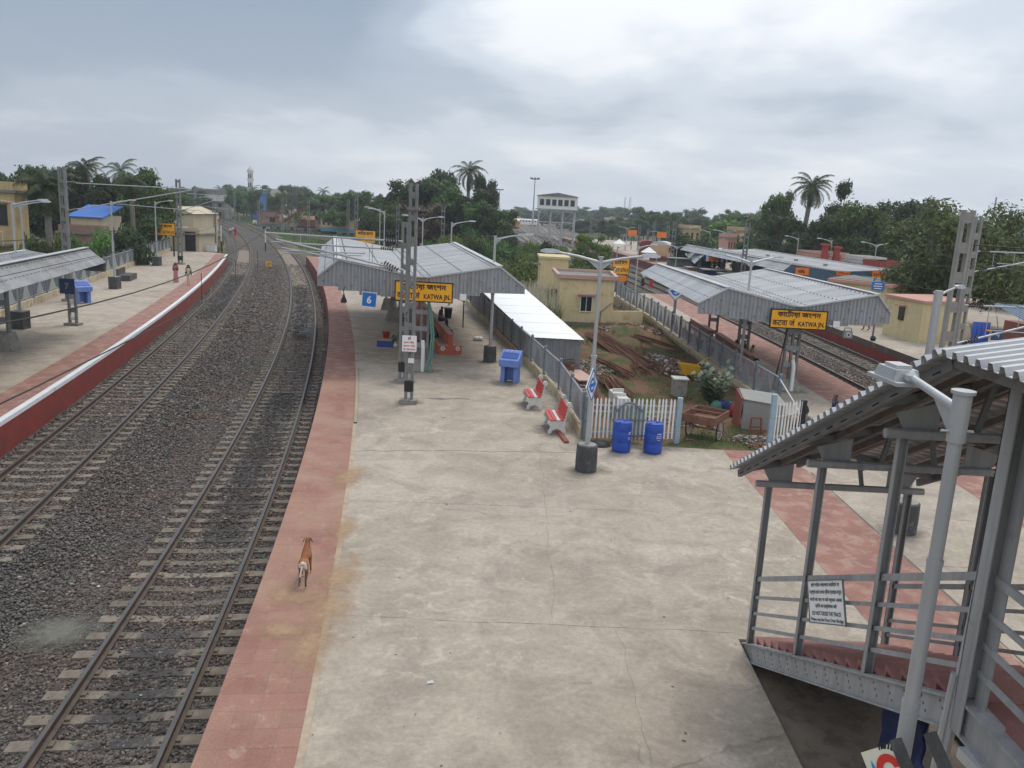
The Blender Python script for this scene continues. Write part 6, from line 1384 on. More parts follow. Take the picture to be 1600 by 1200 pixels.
# ------------------------------------------------------------------ vegetation
leaf_mat('leaf_dark', (.050, .078, .026)); leaf_mat('leaf_mid', (.076, .125, .032)); leaf_mat('leaf_light', (.130, .200, .042)); leaf_mat('leaf_palm', (.055, .085, .030)); leaf_mat('leaf_brown', (.130, .105, .055)); leaf_mat('leaf_grey', (.15, .20, .13), .02)
leaf_mat('grass_blade', (.105, .135, .042)); leaf_mat('plume', (.46, .42, .31), .02); leaf_mat('leaf_broad', (.115, .150, .050))
mat('bark', (.085, .068, .052), .9, .25, 4., (.13, .11, .09), .6, .5, 20); mat('palm_bark', (.19, .17, .145), .9, .2, 4., (.13, .115, .10), .55, .4, 20)
def leaf_cloud(rg, blobs, n, size, flat=.5, aspect=.62, droop=0.):
    """n leaf-sized quads spread through the volume of ellipsoidal lobes, thinner towards their middle"""
    B = np.array(blobs, float); w = (B[:, 3] * B[:, 4] * B[:, 5]) ** (.67); w /= w.sum(); idx = rg.choice(len(B), n, p=w); b = B[idx]
    d = rg.normal(size=(n, 3)); d /= np.linalg.norm(d, axis=1, keepdims=True); rad = rg.random(n) ** .36 * rg.uniform(.72, 1.30, n)
    P = b[:, :3] + d * rad[:, None] * b[:, 3:6]
    nrm = d + rg.normal(0, .55, (n, 3)) + np.array([0, 0, .35]); nrm /= np.linalg.norm(nrm, axis=1, keepdims=True)
    u = np.cross(nrm, rg.normal(size=(n, 3))); u /= np.linalg.norm(u, axis=1, keepdims=True); v = np.cross(nrm, u)
    s = size * rg.uniform(.55, 1.45, n)[:, None]; u, v = u * s, v * s * aspect
    V = np.stack([P - u, P + v * .9 - nrm * s * .12, P + u, P - v * .9 - nrm * s * .12], 1).reshape(-1, 3); F = np.arange(4 * n).reshape(-1, 4)
    lobe_t = rg.uniform(.25, .75, len(B))[idx]; t = np.clip(lobe_t + rg.normal(0, .16, n), 0, 1); return V, F, np.repeat(t, 4)
def lobes(rg, kind):
    out = []
    if kind == 'broad':
        for k in range(30):
            a, q, z = 2.4 * k + rg.uniform(-.5, .5), math.sqrt(rg.uniform(.02, .62)), rg.uniform(.26, .88); q *= math.sqrt(max(.12, 1 - ((z - .5) / .52) ** 2)); s = rg.uniform(.17, .31); out.append((q * math.cos(a), q * math.sin(a), z, s, s, s * .55))
    elif kind == 'tall':
        for k in range(22):
            a, z = 2.4 * k + rg.uniform(-.5, .5), rg.uniform(.2, .9); q = rg.uniform(.15, .8) * (1.2 - z); s = rg.uniform(.18, .32); out.append((q * math.cos(a), q * math.sin(a), z, s, s, s * .5))
    elif kind == 'open':
        for k in range(46):
            a, q, z = 2.4 * k + rg.uniform(-.5, .5), rg.uniform(.05, .85), rg.uniform(.28, .97); s = rg.uniform(.13, .25); out.append((q * math.cos(a), q * math.sin(a), z, s, s, s * .5))
    elif kind == 'bush':
        for k in range(9):
            a, q = rg.uniform(0, 6.28), rg.uniform(0, .65); s = rg.uniform(.28, .46); out.append((q * math.cos(a), q * math.sin(a), rg.uniform(.2, .66), s, s, s * .75))
    return out
def limbs(rg, bl, h0=.0, r0=.05, r1=.012):
    mb = MB(); mid = np.mean([b[:3] for b in bl], 0); fork = Vector((mid[0] * .4, mid[1] * .4, max(.12, mid[2] * .45)))
    mb.path([(0, 0, -.02), fork * .5 + Vector((rg.normal(0, .012), rg.normal(0, .012), 0)), fork], [r0 * 1.3, r0, r0 * .8], 7)
    for b in bl:
        e = Vector(b[:3]); m_ = fork.lerp(e, .5) + Vector((rg.normal(0, .04), rg.normal(0, .04), .03)); mb.path([fork, m_, e], [r0 * .5, r0 * .32, r1], 5)
    return mb
TPL = {}
ZF = dict(broad=2.0, tall=2.6, open=2.3, bush=1.1)
def template(key, kind, n, size, seed, flat=.5, aspect=.62):
    rg = np.random.default_rng(seed); bl = [(a, b, c * ZF[kind], d, e, d * .72) for a, b, c, d, e, f in lobes(rg, kind)]; TPL[key + '_z'] = ZF[kind]; V, F, t = leaf_cloud(rg, bl, n, size, flat, aspect); TPL[key] = (V, F, t, limbs(rg, bl, r0=.045 if kind != 'bush' else .02)); TPL[key + '_me'] = {}
for k in range(4): template('broad%d' % k, 'broad', 8500, .044, 10 + k)
for k in range(3): template('tall%d' % k, 'tall', 5600, .048, 20 + k)
for k in range(0): template('open%d' % k, 'open', 7500, .040, 30 + k)
for k in range(4): template('bush%d' % k, 'bush', 3000, .058, 40 + k)
def plant(name, label, cat, key, x, y, z0, h, w, m_, group=None, rz=None):
    V, F, t, lb = TPL[key]; cache = TPL[key + '_me']
    if m_ not in cache: cache[m_] = np_mesh('crown', V, F, m_, t)
    if 'trunk' not in cache: o = obj('trunk', lb, 'bark', smooth=True); cache['trunk'] = o.data; bpy.data.objects.remove(o)
    T = Thing(name, label, cat, (x, y, z0), random.uniform(0, 6.28) if rz is None else rz, group, local=True); T.e.scale = (w, w, h / TPL[key + '_z'])
    T.part('crown', cache[m_], None); T.part('trunk', cache['trunk'], None); return T
def tree_px(name, label, key, u, vtop, y, wpx, m_, z0=-1.15, group=None, cat='tree'):
    p = at(u, vtop, y); return plant(name, label, cat, key, p.x, y, z0, (p.z - z0) * (1.04 if 'bush' in key else 1.08), wpx / FPX * y * 1.06, m_, group)
R_ = random.Random(11)
# left of platform seven
for (u, v, y, w, key, m_, lb) in [
    (20, 250, 88, 62, 'broad0', 'leaf_dark', 'dark broad tree above the yellow house at the left edge'), (72, 256, 96, 60, 'broad1', 'leaf_dark', 'dark broad tree behind the feathery palm'), (222, 264, 92, 52, 'broad2', 'leaf_mid', 'rounded tree above the far name board of platform seven'),
    (178, 285, 98, 40, 'broad3', 'leaf_dark', 'dark tree right of the blue roofed building'), (120, 272, 100, 48, 'broad1', 'leaf_dark', 'dark tree behind the blue roof'), (182, 275, 96, 42, 'broad2', 'leaf_dark', 'dark tree left of the rounded one'), (250, 292, 120, 45, 'broad0', 'leaf_mid', 'green tree beyond the cream gabled building'), (195, 318, 78, 44, 'bush0', 'leaf_dark', 'dark bushy tree between the blue roof and the name board')]:
    tree_px('broadleaf_tree', lb, key, u, v, y, w, m_)
for i, (u, v, y, w) in enumerate([(45, 322, 60, 42), (95, 352, 66, 34), (60, 365, 57, 36), (128, 360, 64, 34), (165, 352, 70, 40), (205, 352, 76, 40), (232, 362, 82, 36), (180, 372, 66, 30), (150, 378, 62, 26), (88, 395, 52, 30), (30, 400, 48, 34), (215, 378, 74, 26), (20, 350, 58, 34)]):
    pz = at(u, v, y); wr = w / FPX * y * .9; xx = min(pz.x, -27.4 - (y - 42.5) * .264 - wr * 1.05)
    plant('shrub', 'leafy shrub growing behind the platform seven fence', 'shrub', 'bush%d' % (i % 4), xx, y, -1.15, pz.z + 1.2, wr, ('leaf_mid', 'leaf_light', 'leaf_dark', 'leaf_mid')[i % 4], 'shrubs behind the platform seven fence')
# central grove
for (u, v, y, w, key, m_, lb) in [
    (640, 270, 142, 50, 'broad0', 'leaf_dark', 'open dark tree left of the tall palm'), (690, 262, 150, 48, 'broad1', 'leaf_dark', 'tallest open tree behind the tall palm'), (598, 303, 150, 38, 'broad1', 'leaf_dark', 'dark tree at the left end of the grove'), (655, 318, 132, 52, 'broad2', 'leaf_brown', 'brownish tree in the middle of the grove'),
    (765, 266, 140, 26, 'broad0', 'leaf_dark', 'layered open tree right of the tall palm'), (762, 318, 128, 48, 'broad3', 'leaf_mid', 'leafy green tree at the right end of the grove'), (705, 312, 138, 46, 'broad0', 'leaf_dark', 'dark tree under the tall palm crown'), (790, 345, 120, 34, 'tall1', 'leaf_mid', 'small tree on the right slope of the grove'), (620, 335, 128, 40, 'broad3', 'leaf_mid', 'green tree behind the central mast'),
    (668, 280, 146, 46, 'broad2', 'leaf_dark', 'dense dark tree left of the palm stem'), (712, 286, 143, 48, 'broad1', 'leaf_mid', 'dense tree directly behind the palm crown'), (748, 296, 132, 40, 'broad3', 'leaf_dark', 'dense tree right of the palm stem'), (612, 312, 138, 36, 'broad3', 'leaf_mid', 'rounded tree left of the brownish one'), (780, 318, 126, 34, 'broad0', 'leaf_dark', 'dark tree on the right shoulder of the grove'),
    (925, 366, 98, 34, 'broad2', 'leaf_light', 'round pale green tree left of the double lamp head'), (545, 296, 190, 44, 'broad1', 'leaf_mid', 'green tree beyond the derelict coach'), (500, 300, 215, 38, 'broad0', 'leaf_mid', 'green tree left of the coach roof'), (585, 318, 170, 36, 'tall2', 'leaf_mid', 'narrow tree between coach and grove')]:
    tree_px('broadleaf_tree', lb, key, u, v, y, w, m_)
for i in range(54):
    u = R_.uniform(690, 905); y = R_.uniform(72, 118); t_ = (u - 690) / 215
    base = gnd(u, 420 + 30 * R_.random(), -1.1)
    p = at(u, 372 + 46 * (118 - y) / 46 + R_.uniform(-14, 8) - 20 * (t_ < .35), y); h = max(1.3, min(5.2, p.z + 1.15))
    if p.x > right_x(y) - 1.2: continue
    plant('shrub', 'leafy shrub in the thicket behind the white roofed shed', 'shrub', 'bush%d' % (i % 4), p.x, y, -1.15, h, R_.uniform(1.5, 2.9), R_.choice(['leaf_mid', 'leaf_light', 'leaf_light', 'leaf_mid', 'leaf_dark']), 'thicket behind the shed')
for i in range(18):
    u = R_.uniform(560, 690); y = R_.uniform(70, 120); p = at(u, 395, y)
    plant('shrub', 'low shrub in the field behind the platform six shelter', 'shrub', 'bush%d' % (i % 4), p.x, y, -1.15, R_.uniform(1., 2.0), R_.uniform(1.2, 2.2), R_.choice(['leaf_mid', 'leaf_light', 'leaf_brown']), 'shrubs in the field behind the shelter')
# right hand trees
for (u, v, y, w, key, m_, lb) in [
    (1212, 296, 128, 34, 'broad1', 'leaf_mid', 'open topped tree left of the right hand palm'), (1235, 330, 112, 46, 'broad0', 'leaf_dark', 'dark tree at the foot of the right hand palm'), (1318, 290, 122, 34, 'tall2', 'leaf_dark', 'pointed dark tree right of the right hand palm'), (1345, 318, 105, 62, 'broad3', 'leaf_mid', 'wide leafy tree behind the blue gable'), (1412, 306, 118, 62, 'broad1', 'leaf_dark', 'broad dark tree behind the large right hand tree'),
    (1285, 345, 108, 40, 'broad2', 'leaf_dark', 'dark tree behind the red pillars'), (1195, 348, 110, 34, 'tall0', 'leaf_dark', 'dark columnar tree left of the palm trunk'), (1168, 362, 118, 28, 'tall1', 'leaf_mid', 'small green tree behind the striped shelter'), (1125, 342, 165, 34, 'broad1', 'leaf_light', 'pale green tree in the distance beyond the far platform'), (1080, 362, 120, 34, 'broad0', 'leaf_dark', 'dark low tree behind the far platform mast'), (1105, 370, 112, 36, 'bush1', 'leaf_dark', 'dark bush behind the dark shelter'), (1160, 335, 200, 44, 'broad2', 'leaf_mid', 'green tree on the skyline left of the palm'), (1575, 344, 115, 50, 'broad3', 'leaf_mid', 'green tree at the far right edge'), (1480, 330, 130, 40, 'broad0', 'leaf_mid', 'tree crown peeping above the large right hand tree'), (1590, 395, 78, 60, 'broad1', 'leaf_mid', 'leafy tree filling the right edge behind the kiosk'), (1060, 352, 170, 30, 'broad3', 'leaf_mid', 'green tree beyond the tented platform'), (1240, 362, 100, 30, 'tall1', 'leaf_dark', 'dark narrow tree behind the palm stem')]:
    tree_px('broadleaf_tree', lb, key, u, v, y, w, m_)
# large tree with big leaves beside the concrete masts
rg = np.random.default_rng(77); bl = []
for k in range(40):
    a, q, z = 2.4 * k, math.sqrt(rg.uniform(.03, .75)), rg.uniform(.24, .88); q *= math.sqrt(max(.15, 1 - ((z - .55) / .5) ** 2)); s = rg.uniform(.17, .30); bl.append((q * math.cos(a), q * math.sin(a), z * 1.45, s, s, s * .75))
V, F, t = leaf_cloud(rg, bl, 22000, .030, .5, .46); TPL['large'] = (V, F, t, limbs(rg, bl, r0=.05)); TPL['large_me'] = {}; TPL['large_z'] = 1.45
p = at(1512, 322, 63); plant('broadleaf_tree', 'large leafy tree with drooping branches behind the big concrete mast', 'tree', 'large', p.x, 63, -.06, p.z + .5, 5.9, 'leaf_broad')
# far belts of trees along the skyline: single trees, each with its crown
i = 0
for (u0, u1, n_, v0, v1, ya, yb) in [(-40, 130, 8, 262, 275, 120, 160), (255, 480, 26, 288, 302, 230, 420), (470, 640, 16, 296, 312, 220, 330), (815, 1010, 26, 322, 334, 420, 640), (885, 1010, 18, 340, 352, 260, 400), (1000, 1220, 26, 326, 342, 230, 420), (1180, 1460, 10, 330, 345, 150, 200), (1500, 1680, 10, 350, 372, 130, 190)]:
    for k in range(n_):
        u = u0 + (u1 - u0) * (k + R_.random()) / n_; y = R_.uniform(ya, yb); v = R_.uniform(v0, v1)
        tree_px('broadleaf_tree', 'distant tree in the green belt along the skyline', R_.choice(['broad0', 'broad1', 'broad2', 'broad3', 'tall0', 'tall2']), u, v, y, R_.uniform(13, 26), R_.choice(['leaf_dark', 'leaf_mid', 'leaf_mid']), group='trees along the skyline'); i += 1
# palms
def palm_mesh(rg, nfr, L, droop, leaflets=26, lw=.05, ll=.55, up=1.35):
    V, F = [], []
    def quad(a, b, c, d): k = len(V); V.extend([a, b, c, d]); F.append((k, k + 1, k + 2, k + 3))
    for i in range(nfr):
        a = 2.4 * i + rg.uniform(-.3, .3); e0 = up * (1 - 1.55 * i / nfr) + rg.uniform(-.15, .15); d = np.array([math.cos(a), math.sin(a), 0]); s = np.array([-math.sin(a), math.cos(a), 0]); p = np.zeros(3); ang = e0; st = L / 14 * rg.uniform(.85, 1.1); prev = p
        for k in range(14):
            q = p + (d * math.cos(ang) + np.array([0, 0, math.sin(ang)])) * st; n = -d * math.sin(ang) + np.array([0, 0, math.cos(ang)])
            quad(p - s * .02, q - s * .02, q + s * .02, p + s * .02)
            if k > 0:
                for h_ in range(2):
                    m_ = p + (q - p) * h_ / 2; ll_ = ll * math.sin(.25 + 2.7 * k / 14) * rg.uniform(.8, 1.1)
                    for sg in (-1, 1):
                        tip = m_ + (s * sg * .8 + d * .45 * math.cos(ang) - np.array([0, 0, .45 + rg.uniform(0, .35)])) * ll_; quad(m_, m_ + (q - p) * .45, tip + (q - p) * .15, tip)
            p = q; ang -= droop / 14 * (1 + .6 * k / 14)
    return np.array(V), np.array(F)
def palm(label, u, vcrown, y, L, droop, seed, trunk_r=.2, nfr=26, dead=0, ubase=None, z0=-1.1, lean=0., ll=.6):
    rg = np.random.default_rng(seed); c = at(u, vcrown, y); b = Vector((at(ubase or u, vcrown, y).x, y, z0)); T = Thing('palm_tree', label, 'palm', b)
    V, F = palm_mesh(rg, nfr, L, droop, ll=ll); V = V + np.array(c - b); me = np_mesh('crown', V, F, 'leaf_palm', np.repeat(rg.uniform(.2, .8, len(V) // 4), 4)); T.part('crown', me, None)
    if dead:
        V, F = palm_mesh(rg, dead, L * .8, .9, ll=ll * .7, up=-.9); V = V * np.array([.55, .55, 1.0]) + np.array(c - b) - np.array([0, 0, .3]); me = np_mesh('dead_fronds', V, F, 'leaf_brown', np.repeat(rg.uniform(.0, .5, len(V) // 4), 4)); T.part('dead_fronds', me, None)
    mb = MB(); mb.path([b, b.lerp(c, .5) + Vector((lean, 0, 0)), c - Vector((0, 0, .1))], [trunk_r * 1.15, trunk_r * .9, trunk_r * .8], 9); T.part('trunk', mb, 'palm_bark', True); return T
palm('tall royal palm rising from the central grove', 733, 268, 135, 3.7, 1.5, 1, .32, 24, 10); palm('tall palm with hanging dead fronds on the right skyline', 1270, 292, 112, 3.3, 1.4, 2, .36, 30, 14, ubase=1258)
palm('broad feathery date palm in front of the left trees', 72, 292, 62, 2.3, 1.2, 3, .28, 34, 0, ll=.7); palm('palm crown above the blue roof', 128, 264, 100, 2.2, 1.4, 4, .25, 20, 0); palm('fan of drooping palm before the rounded tree', 205, 286, 84, 2.0, 1.7, 5, .25, 26, 6)
for k, (u, v, y) in enumerate([(395, 296, 330), (345, 297, 340), (505, 300, 320), (1090, 333, 330), (135, 262, 140), (188, 268, 130)]): palm('small palm on the distant skyline, ' + ['above the blue house', 'left of the white tower', 'beyond the derelict crane', 'above the far platform', 'in the far left trees', 'left of the rounded tree'][k], u, v, y, 4.0, 1.5, 10 + k, .3, 16, 0).e['group'] = 'distant palms'
# broad pale leaved bush beside the cart
p = gnd(1112, 640, -.1); T = Thing('leafy_bush', 'bush with large pale grey green leaves beside the concrete block', 'bush', (p.x, p.y, -.1)); rg = np.random.default_rng(8); V, F, t = [], [], []
for k in range(28):
    a, tl = rg.uniform(0, 6.28), rg.uniform(.1, .75); L = rg.uniform(1.0, 1.85); tip = np.array([math.cos(a) * math.sin(tl) * L, math.sin(a) * math.sin(tl) * L, math.cos(tl) * L])
    mb = MB(); mb.path([(p.x, p.y, -.1), (p.x + tip[0] * .4, p.y + tip[1] * .4, -.1 + tip[2] * .55), (p.x + tip[0], p.y + tip[1], -.1 + tip[2])], [.02, .014, .008], 5); T.part('stem', mb, 'bark')
    for j in range(13):
        f = .25 + .75 * j / 12; c = tip * f; aa = j * 2.2 + rg.uniform(-.3, .3); d = np.array([math.cos(aa), math.sin(aa), rg.uniform(.1, .8)]); d /= np.linalg.norm(d); s = np.cross(d, [0, 0, 1]); s /= np.linalg.norm(s); n = np.cross(s, d); l, w = rg.uniform(.22, .36), rg.uniform(.07, .115)
        o = len(V); V += [c, c + d * l * .5 + s * w - n * .02, c + d * l, c + d * l * .5 - s * w - n * .02]; F.append((o, o + 1, o + 2, o + 3)); t += [rg.uniform(.25, .95)] * 4
me = np_mesh('leaves', np.array(V) , np.array(F), 'leaf_grey', t); T.part('leaves', me, None)
# grasses: blades as real geometry
def grass(name, label, area, n, h, m_, seed, w=.012, lean=.35, clump=None):
    rg = np.random.default_rng(seed); x = rg.uniform(area[0], area[1], n); y = rg.uniform(area[2], area[3], n); z = np.full(n, area[4]) if not callable(area[4]) else area[4](x, y)
    if clump is not None: k = clump(x, y, rg); x, y, z = x[k], y[k], z[k]; n = len(x)
    hh = h * rg.uniform(.45, 1.3, n); a = rg.uniform(0, 6.28, n); l = rg.normal(0, lean, n); dx, dy = np.cos(a), np.sin(a); ww = w * rg.uniform(.6, 1.5, n)
    b0 = np.stack([x - dy * ww, y + dx * ww, z], 1); b1 = np.stack([x + dy * ww, y - dx * ww, z], 1); mid = np.stack([x + dx * l * hh * .35, y + dy * l * hh * .35, z + hh * .6], 1); sw = np.stack([-dy * ww, dx * ww, 0 * ww], 1) * .8; top = np.stack([x + dx * l * hh, y + dy * l * hh, z + hh * .95], 1)
    V = np.stack([b0, b1, mid - sw, mid + sw, top], 1).reshape(-1, 3); i0 = np.arange(n) * 5; F = np.concatenate([np.stack([i0, i0 + 1, i0 + 2], 1), np.stack([i0, i0 + 2, i0 + 3], 1), np.stack([i0 + 3, i0 + 2, i0 + 4], 1)])
    me = np_mesh(name, V, F, m_, np.repeat(rg.uniform(.1, .9, n), 5)); o = obj(name, me, None); o['kind'] = 'stuff'; o['label'] = label; o['category'] = 'grass'; return o
def patchy(s, thr):
    def f(x, y, rg): return (np.sin(x * 1.3 * s + 2 * np.sin(y * .7 * s)) + np.sin(y * 1.1 * s + x * .6 * s) + rg.normal(0, .5, len(x))) > thr
    return f
inwedge = lambda thr: (lambda x, y, rg: (x > left_x(y) + .15) & (x < right_x(y) - .15) & patchy(1., thr)(x, y, rg))
grass('grass', 'short grass in the yard between the islands', (1.5, 10, 24.3, 40, lambda x, y: -.05 - .25 * np.clip((y - 25) / 9, 0, 1)), 22000, .11, 'grass_blade', 1, .008, .5, inwedge(.1))
grass('grass', 'taller weeds around the shed and cabin', (-3, 10, 40, 66, -.35), 9000, .35, 'grass_blade', 2, .015, .4, inwedge(.5))
grass('grass', 'short turf beside the far name board', (8, 15.2, 75.5, 100, -1.05), 9000, .22, 'grass_blade', 3, .02, .5, lambda x, y, rg: x < np.polyval(cC, y) - 2.2)
grass('plume_grass', 'tall pale plumed grass beside the cabin', (-.8, 2.6, 50, 62, -.5), 2400, 2.2, 'plume', 4, .026, .22, lambda x, y, rg: x > left_x(y) + 2.4)
grass('plume_grass', 'tall green grass beside the cabin', (-1.2, 2.7, 48, 62, -.5), 4200, 1.7, 'grass_blade', 5, .022, .3, lambda x, y, rg: x > left_x(y) + 2.2)
grass('plume_grass', 'pale plumed grass in the field behind the shelter', (-18, -6, 95, 112, -1.1), 2600, 2.4, 'plume', 6, .035, .25, patchy(.4, .3))
grass('field_grass', 'rough grass in the field beyond platform six', (-70, 8, 100, 190, -1.15), 40000, .6, 'grass_blade', 7, .05, .5, lambda x, y, rg: (x > np.polyval(cB, y) + 3.5) & (x < 8) & patchy(.25, -.3)(x, y, rg))
grass('field_grass', 'rough grass left of the curving tracks', (-120, -38, 100, 240, -1.15), 26000, .7, 'grass_blade', 8, .06, .5, lambda x, y, rg: (x < np.polyval(cA, y) - 3.) & patchy(.25, -.4)(x, y, rg))
grass('field_grass', 'rough grass beyond the far curve', (-110, -30, 190, 330, -1.15), 22000, .8, 'grass_blade', 9, .09, .5, lambda x, y, rg: (x > np.polyval(cB, y) + 3.5) & patchy(.15, -.2)(x, y, rg))
grass('fence_weeds', 'weeds behind the platform seven fence', (-46, -27, 42, 98, -.6), 16000, .75, 'grass_blade', 10, .025, .4, lambda x, y, rg: (x < -27.2 - (y - 42.5) * .264) & (x > -33 - (y - 42.5) * .264))

# ------------------------------------------------------------------ buildings in the distance
mat('house_yellow', (.50, .385, .20), .9, .12, .3, (.40, .30, .16), .6, streak=.25); mat('house_cream', (.56, .48, .34), .9, .1, .3, (.46, .38, .26), .6, streak=.25); mat('house_grey', (.24, .225, .205), .95, .2, .3, (.16, .15, .14), .55, streak=.25); mat('house_white', (.58, .57, .54), .9, .12, .3, (.44, .42, .39), .6); mat('house_brick', (.26, .17, .125), .95, .2, .4, (.33, .26, .2), .6); mat('roof_blue', (.03, .13, .42), .6, .08, .4); mat('roof_red', (.33, .05, .04), .8, .1, .5); mat('house_blue', (.03, .12, .36), .8, .15, .3); mat('house_pink', (.50, .28, .22), .9, .1, .3); mat('roof_slab', (.20, .19, .175), .95, .2, .4)
def house(name, label, u, vbase, vtop, y, wpx, depth, m_wall, roof='flat', m_roof='roof_slab', cols=3, rows=2, z0=-1.1, win=True, cat='building', group=None):
    p = at(u, vtop, y); w = wpx / FPX * y; h = p.z - z0 - (.8 if roof == 'flat' else 0); T = Thing(name, label, cat, (p.x, y, z0), 0, group, local=True)
    mb = MB(); mb.box((0, depth / 2, h / 2), (w, depth, h)); T.part('wall', mb, m_wall)
    if roof == 'flat':
        mb = MB(); mb.box((0, depth / 2, h + .1), (w + .5, depth + .5, .2)); r = T.part('roof', mb, m_roof); mb = MB()
        for s in (-1, 1): mb.box((s * (w / 2), depth / 2, h + .5), (.15, depth, .6)); mb.box((0, depth / 2 + s * depth / 2, h + .5), (w, .15, .6))
        T.part('parapet', mb, m_wall, of=r)
    elif roof == 'gable':
        mb = MB(); e = .3; mb.add([(-w / 2 - e, -e, h), (w / 2 + e, -e, h), (w / 2 + e, depth + e, h), (-w / 2 - e, depth + e, h), (-w / 2 - e, depth / 2, h + depth * .28), (w / 2 + e, depth / 2, h + depth * .28)], [(0, 1, 5, 4), (2, 3, 4, 5), (0, 4, 3), (1, 2, 5), (3, 2, 1, 0)]); T.part('roof', mb, m_roof)
    elif roof == 'gable_y':
        mb = MB(); e = .25; mb.add([(-w / 2 - e, -e, h), (0, -e, h + w * .2), (w / 2 + e, -e, h), (-w / 2 - e, depth, h), (0, depth, h + w * .2), (w / 2 + e, depth, h)], [(0, 1, 4, 3), (1, 2, 5, 4), (0, 2, 1), (3, 4, 5), (0, 3, 5, 2)]); T.part('roof', mb, m_roof)
    elif roof == 'shed':
        mb = MB(); e = .3; mb.slab([(-w / 2 - e, -e, h - .1), (w / 2 + e, -e, h - .1), (w / 2 + e, depth, h + 1.0), (-w / 2 - e, depth, h + 1.0)], .1); T.part('roof', mb, m_roof)
    if win:
        for r in range(rows):
            for c in range(cols):
                x = -w / 2 + w * (c + .5) / cols; z = h * (r + .55) / rows; ww, wh = w / cols * .38, h / rows * .42; mb = MB(); mb.box((x, -.02, z), (ww, .08, wh)); o = T.part('window', mb, 'glass_dark'); mb = MB(); mb.box((x, -.12, z + wh * .62), (ww * 1.4, .3, .1)); T.part('sill', mb, m_wall, of=o)
    return T
T = house('yellow_house', 'weathered yellow house with balcony at the left edge', -22, 345, 282, 62, 84, 1.6, 'house_yellow', 'flat', cols=2, rows=2)
T.part('balcony', MB().box((0, -.6, 4.6 - 1.1), (3.6, 1.2, .15)), 'house_grey'); mbx = MB()
for k in range(9): mbx.box((-1.7 + k * .42, -1.15, 4.0), (.08, .08, .9))
mbx.box((0, -1.15, 4.5), (3.6, .1, .1)); T.part('balustrade', mbx, 'house_cream')
T = house('blue_roof_building', 'cream building with a bright blue roof behind the fence', 134, 360, 337, 80, 48, 4, 'house_cream', 'shed', 'roof_blue', win=False)
house('brick_wall_building', 'brick building below the blue roof', 122, 372, 352, 77, 60, 2, 'house_brick', 'flat', win=False)
house('gabled_building', 'cream gabled building at the end of platform seven', 275, 380, 333, 112, 52, 9, 'house_cream', 'gable_y', 'house_cream', win=False, z0=-.3)
T = house('porch_building', 'cream porch with a dark doorway at the end of platform seven', 289, 396, 356, 99.8, 43, 5, 'house_cream', 'flat', win=False, z0=0.)
T.part('door', MB().box((.62, -.03, 1.15), (1.25, .1, 2.3)), 'black'); T.part('trim', MB().box((.62, -.06, 2.5), (1.6, .2, .25)), 'house_cream')
house('red_roof_hut', 'small cream hut with a red roof by the curve', 317, 345, 336, 125, 18, 4, 'house_cream', 'flat', 'roof_red', win=False)
house('tin_hut', 'low tin roofed hut beyond the porch', 318, 372, 361, 122, 20, 4, 'house_brick', 'flat', 'galv', win=False)
for i, (u, v, y, w, m_, rf, mr, lb) in enumerate([(325, 295, 300, 44, 'house_grey', 'flat', 'roof_slab', 'unfinished grey block left of the white tower'), (398, 299, 300, 17, 'house_blue', 'flat', 'roof_slab', 'bright blue house below the white tower'), (432, 303, 345, 18, 'house_white', 'gable', 'house_grey', 'pale gabled house right of the blue one'), (585, 313, 240, 10, 'house_white', 'flat', 'roof_slab', 'white house peeping left of the grove'), (330, 314, 280, 40, 'house_grey', 'gable', 'house_grey', 'long low roof left of the tower'),
      (1083, 352, 165, 24, 'house_yellow', 'flat', 'roof_slab', 'yellow house beyond the far platform mast'), (1162, 355, 150, 20, 'house_yellow', 'flat', 'roof_slab', 'yellow house left of the dark trees'), (1145, 366, 148, 12, 'house_pink', 'flat', 'roof_slab', 'pink house beside the yellow one'), (1183, 367, 140, 18, 'house_cream', 'flat', 'roof_slab', 'cream house partly behind the far lamp'), (1612, 372, 105, 40, 'house_yellow', 'flat', 'roof_slab', 'yellow house at the right edge behind the tree')]):
    house('house', lb, u, v + 10, v, y, w, 7, m_, rf, mr, 3, 2)
for i in range(17):
    u = 893 + i * 5.4 + R_.uniform(-2, 2); house('town_house', 'pale town house beyond the rail yard', u, 350, R_.uniform(338, 346), R_.uniform(430, 560), R_.uniform(5, 10), 8, R_.choice(['house_white', 'house_cream', 'house_grey', 'house_pink', 'house_white']), cols=2, rows=2, group='town houses beyond the yard')
T = Thing('water_tank_tiny', 'blue roof tank at the far right edge', 'tank', at(1598, 370, 105)); c = at(1598, 366, 104.5); T.part('tank', MB().lathe([(.5, -.5), (.55, .3), (.4, .6), (.1, .7)], 12, c), 'roof_blue', True); T.e.name = 'roof_tank'
# white minaret
p = at(391, 263, 420); T = Thing('white_tower', 'slender white tower with open galleries on the skyline', 'tower', (p.x, 420, -1)); h = p.z + 1; mb = MB()
for k in range(4): mb = MB(); mb.lathe([(1.75, 0), (1.75, .9), (1.35, .9), (1.35, h * .19)], 8, (p.x, 420, -1 + h * (.12 + .2 * k))); T.part('storey', mb, 'house_white'); T.part('opening', MB().box((p.x - .55, 418.6, -1 + h * (.12 + .2 * k) + 2.3), (.42, .3, 1.9)), 'glass_dark'); T.part('opening', MB().box((p.x + .55, 418.6, -1 + h * (.12 + .2 * k) + 2.3), (.42, .3, 1.9)), 'glass_dark')
T.part('base', MB().lathe([(1.8, 0), (1.8, h * .13)], 8, (p.x, 420, -1)), 'house_white'); T.part('dome', MB().lathe([(1.9, 0), (1.8, .5), (1.2, 1.5), (.3, 2.2), (.05, 3.2)], 10, (p.x, 420, -1 + h * .92)), 'sheet_pale', True)
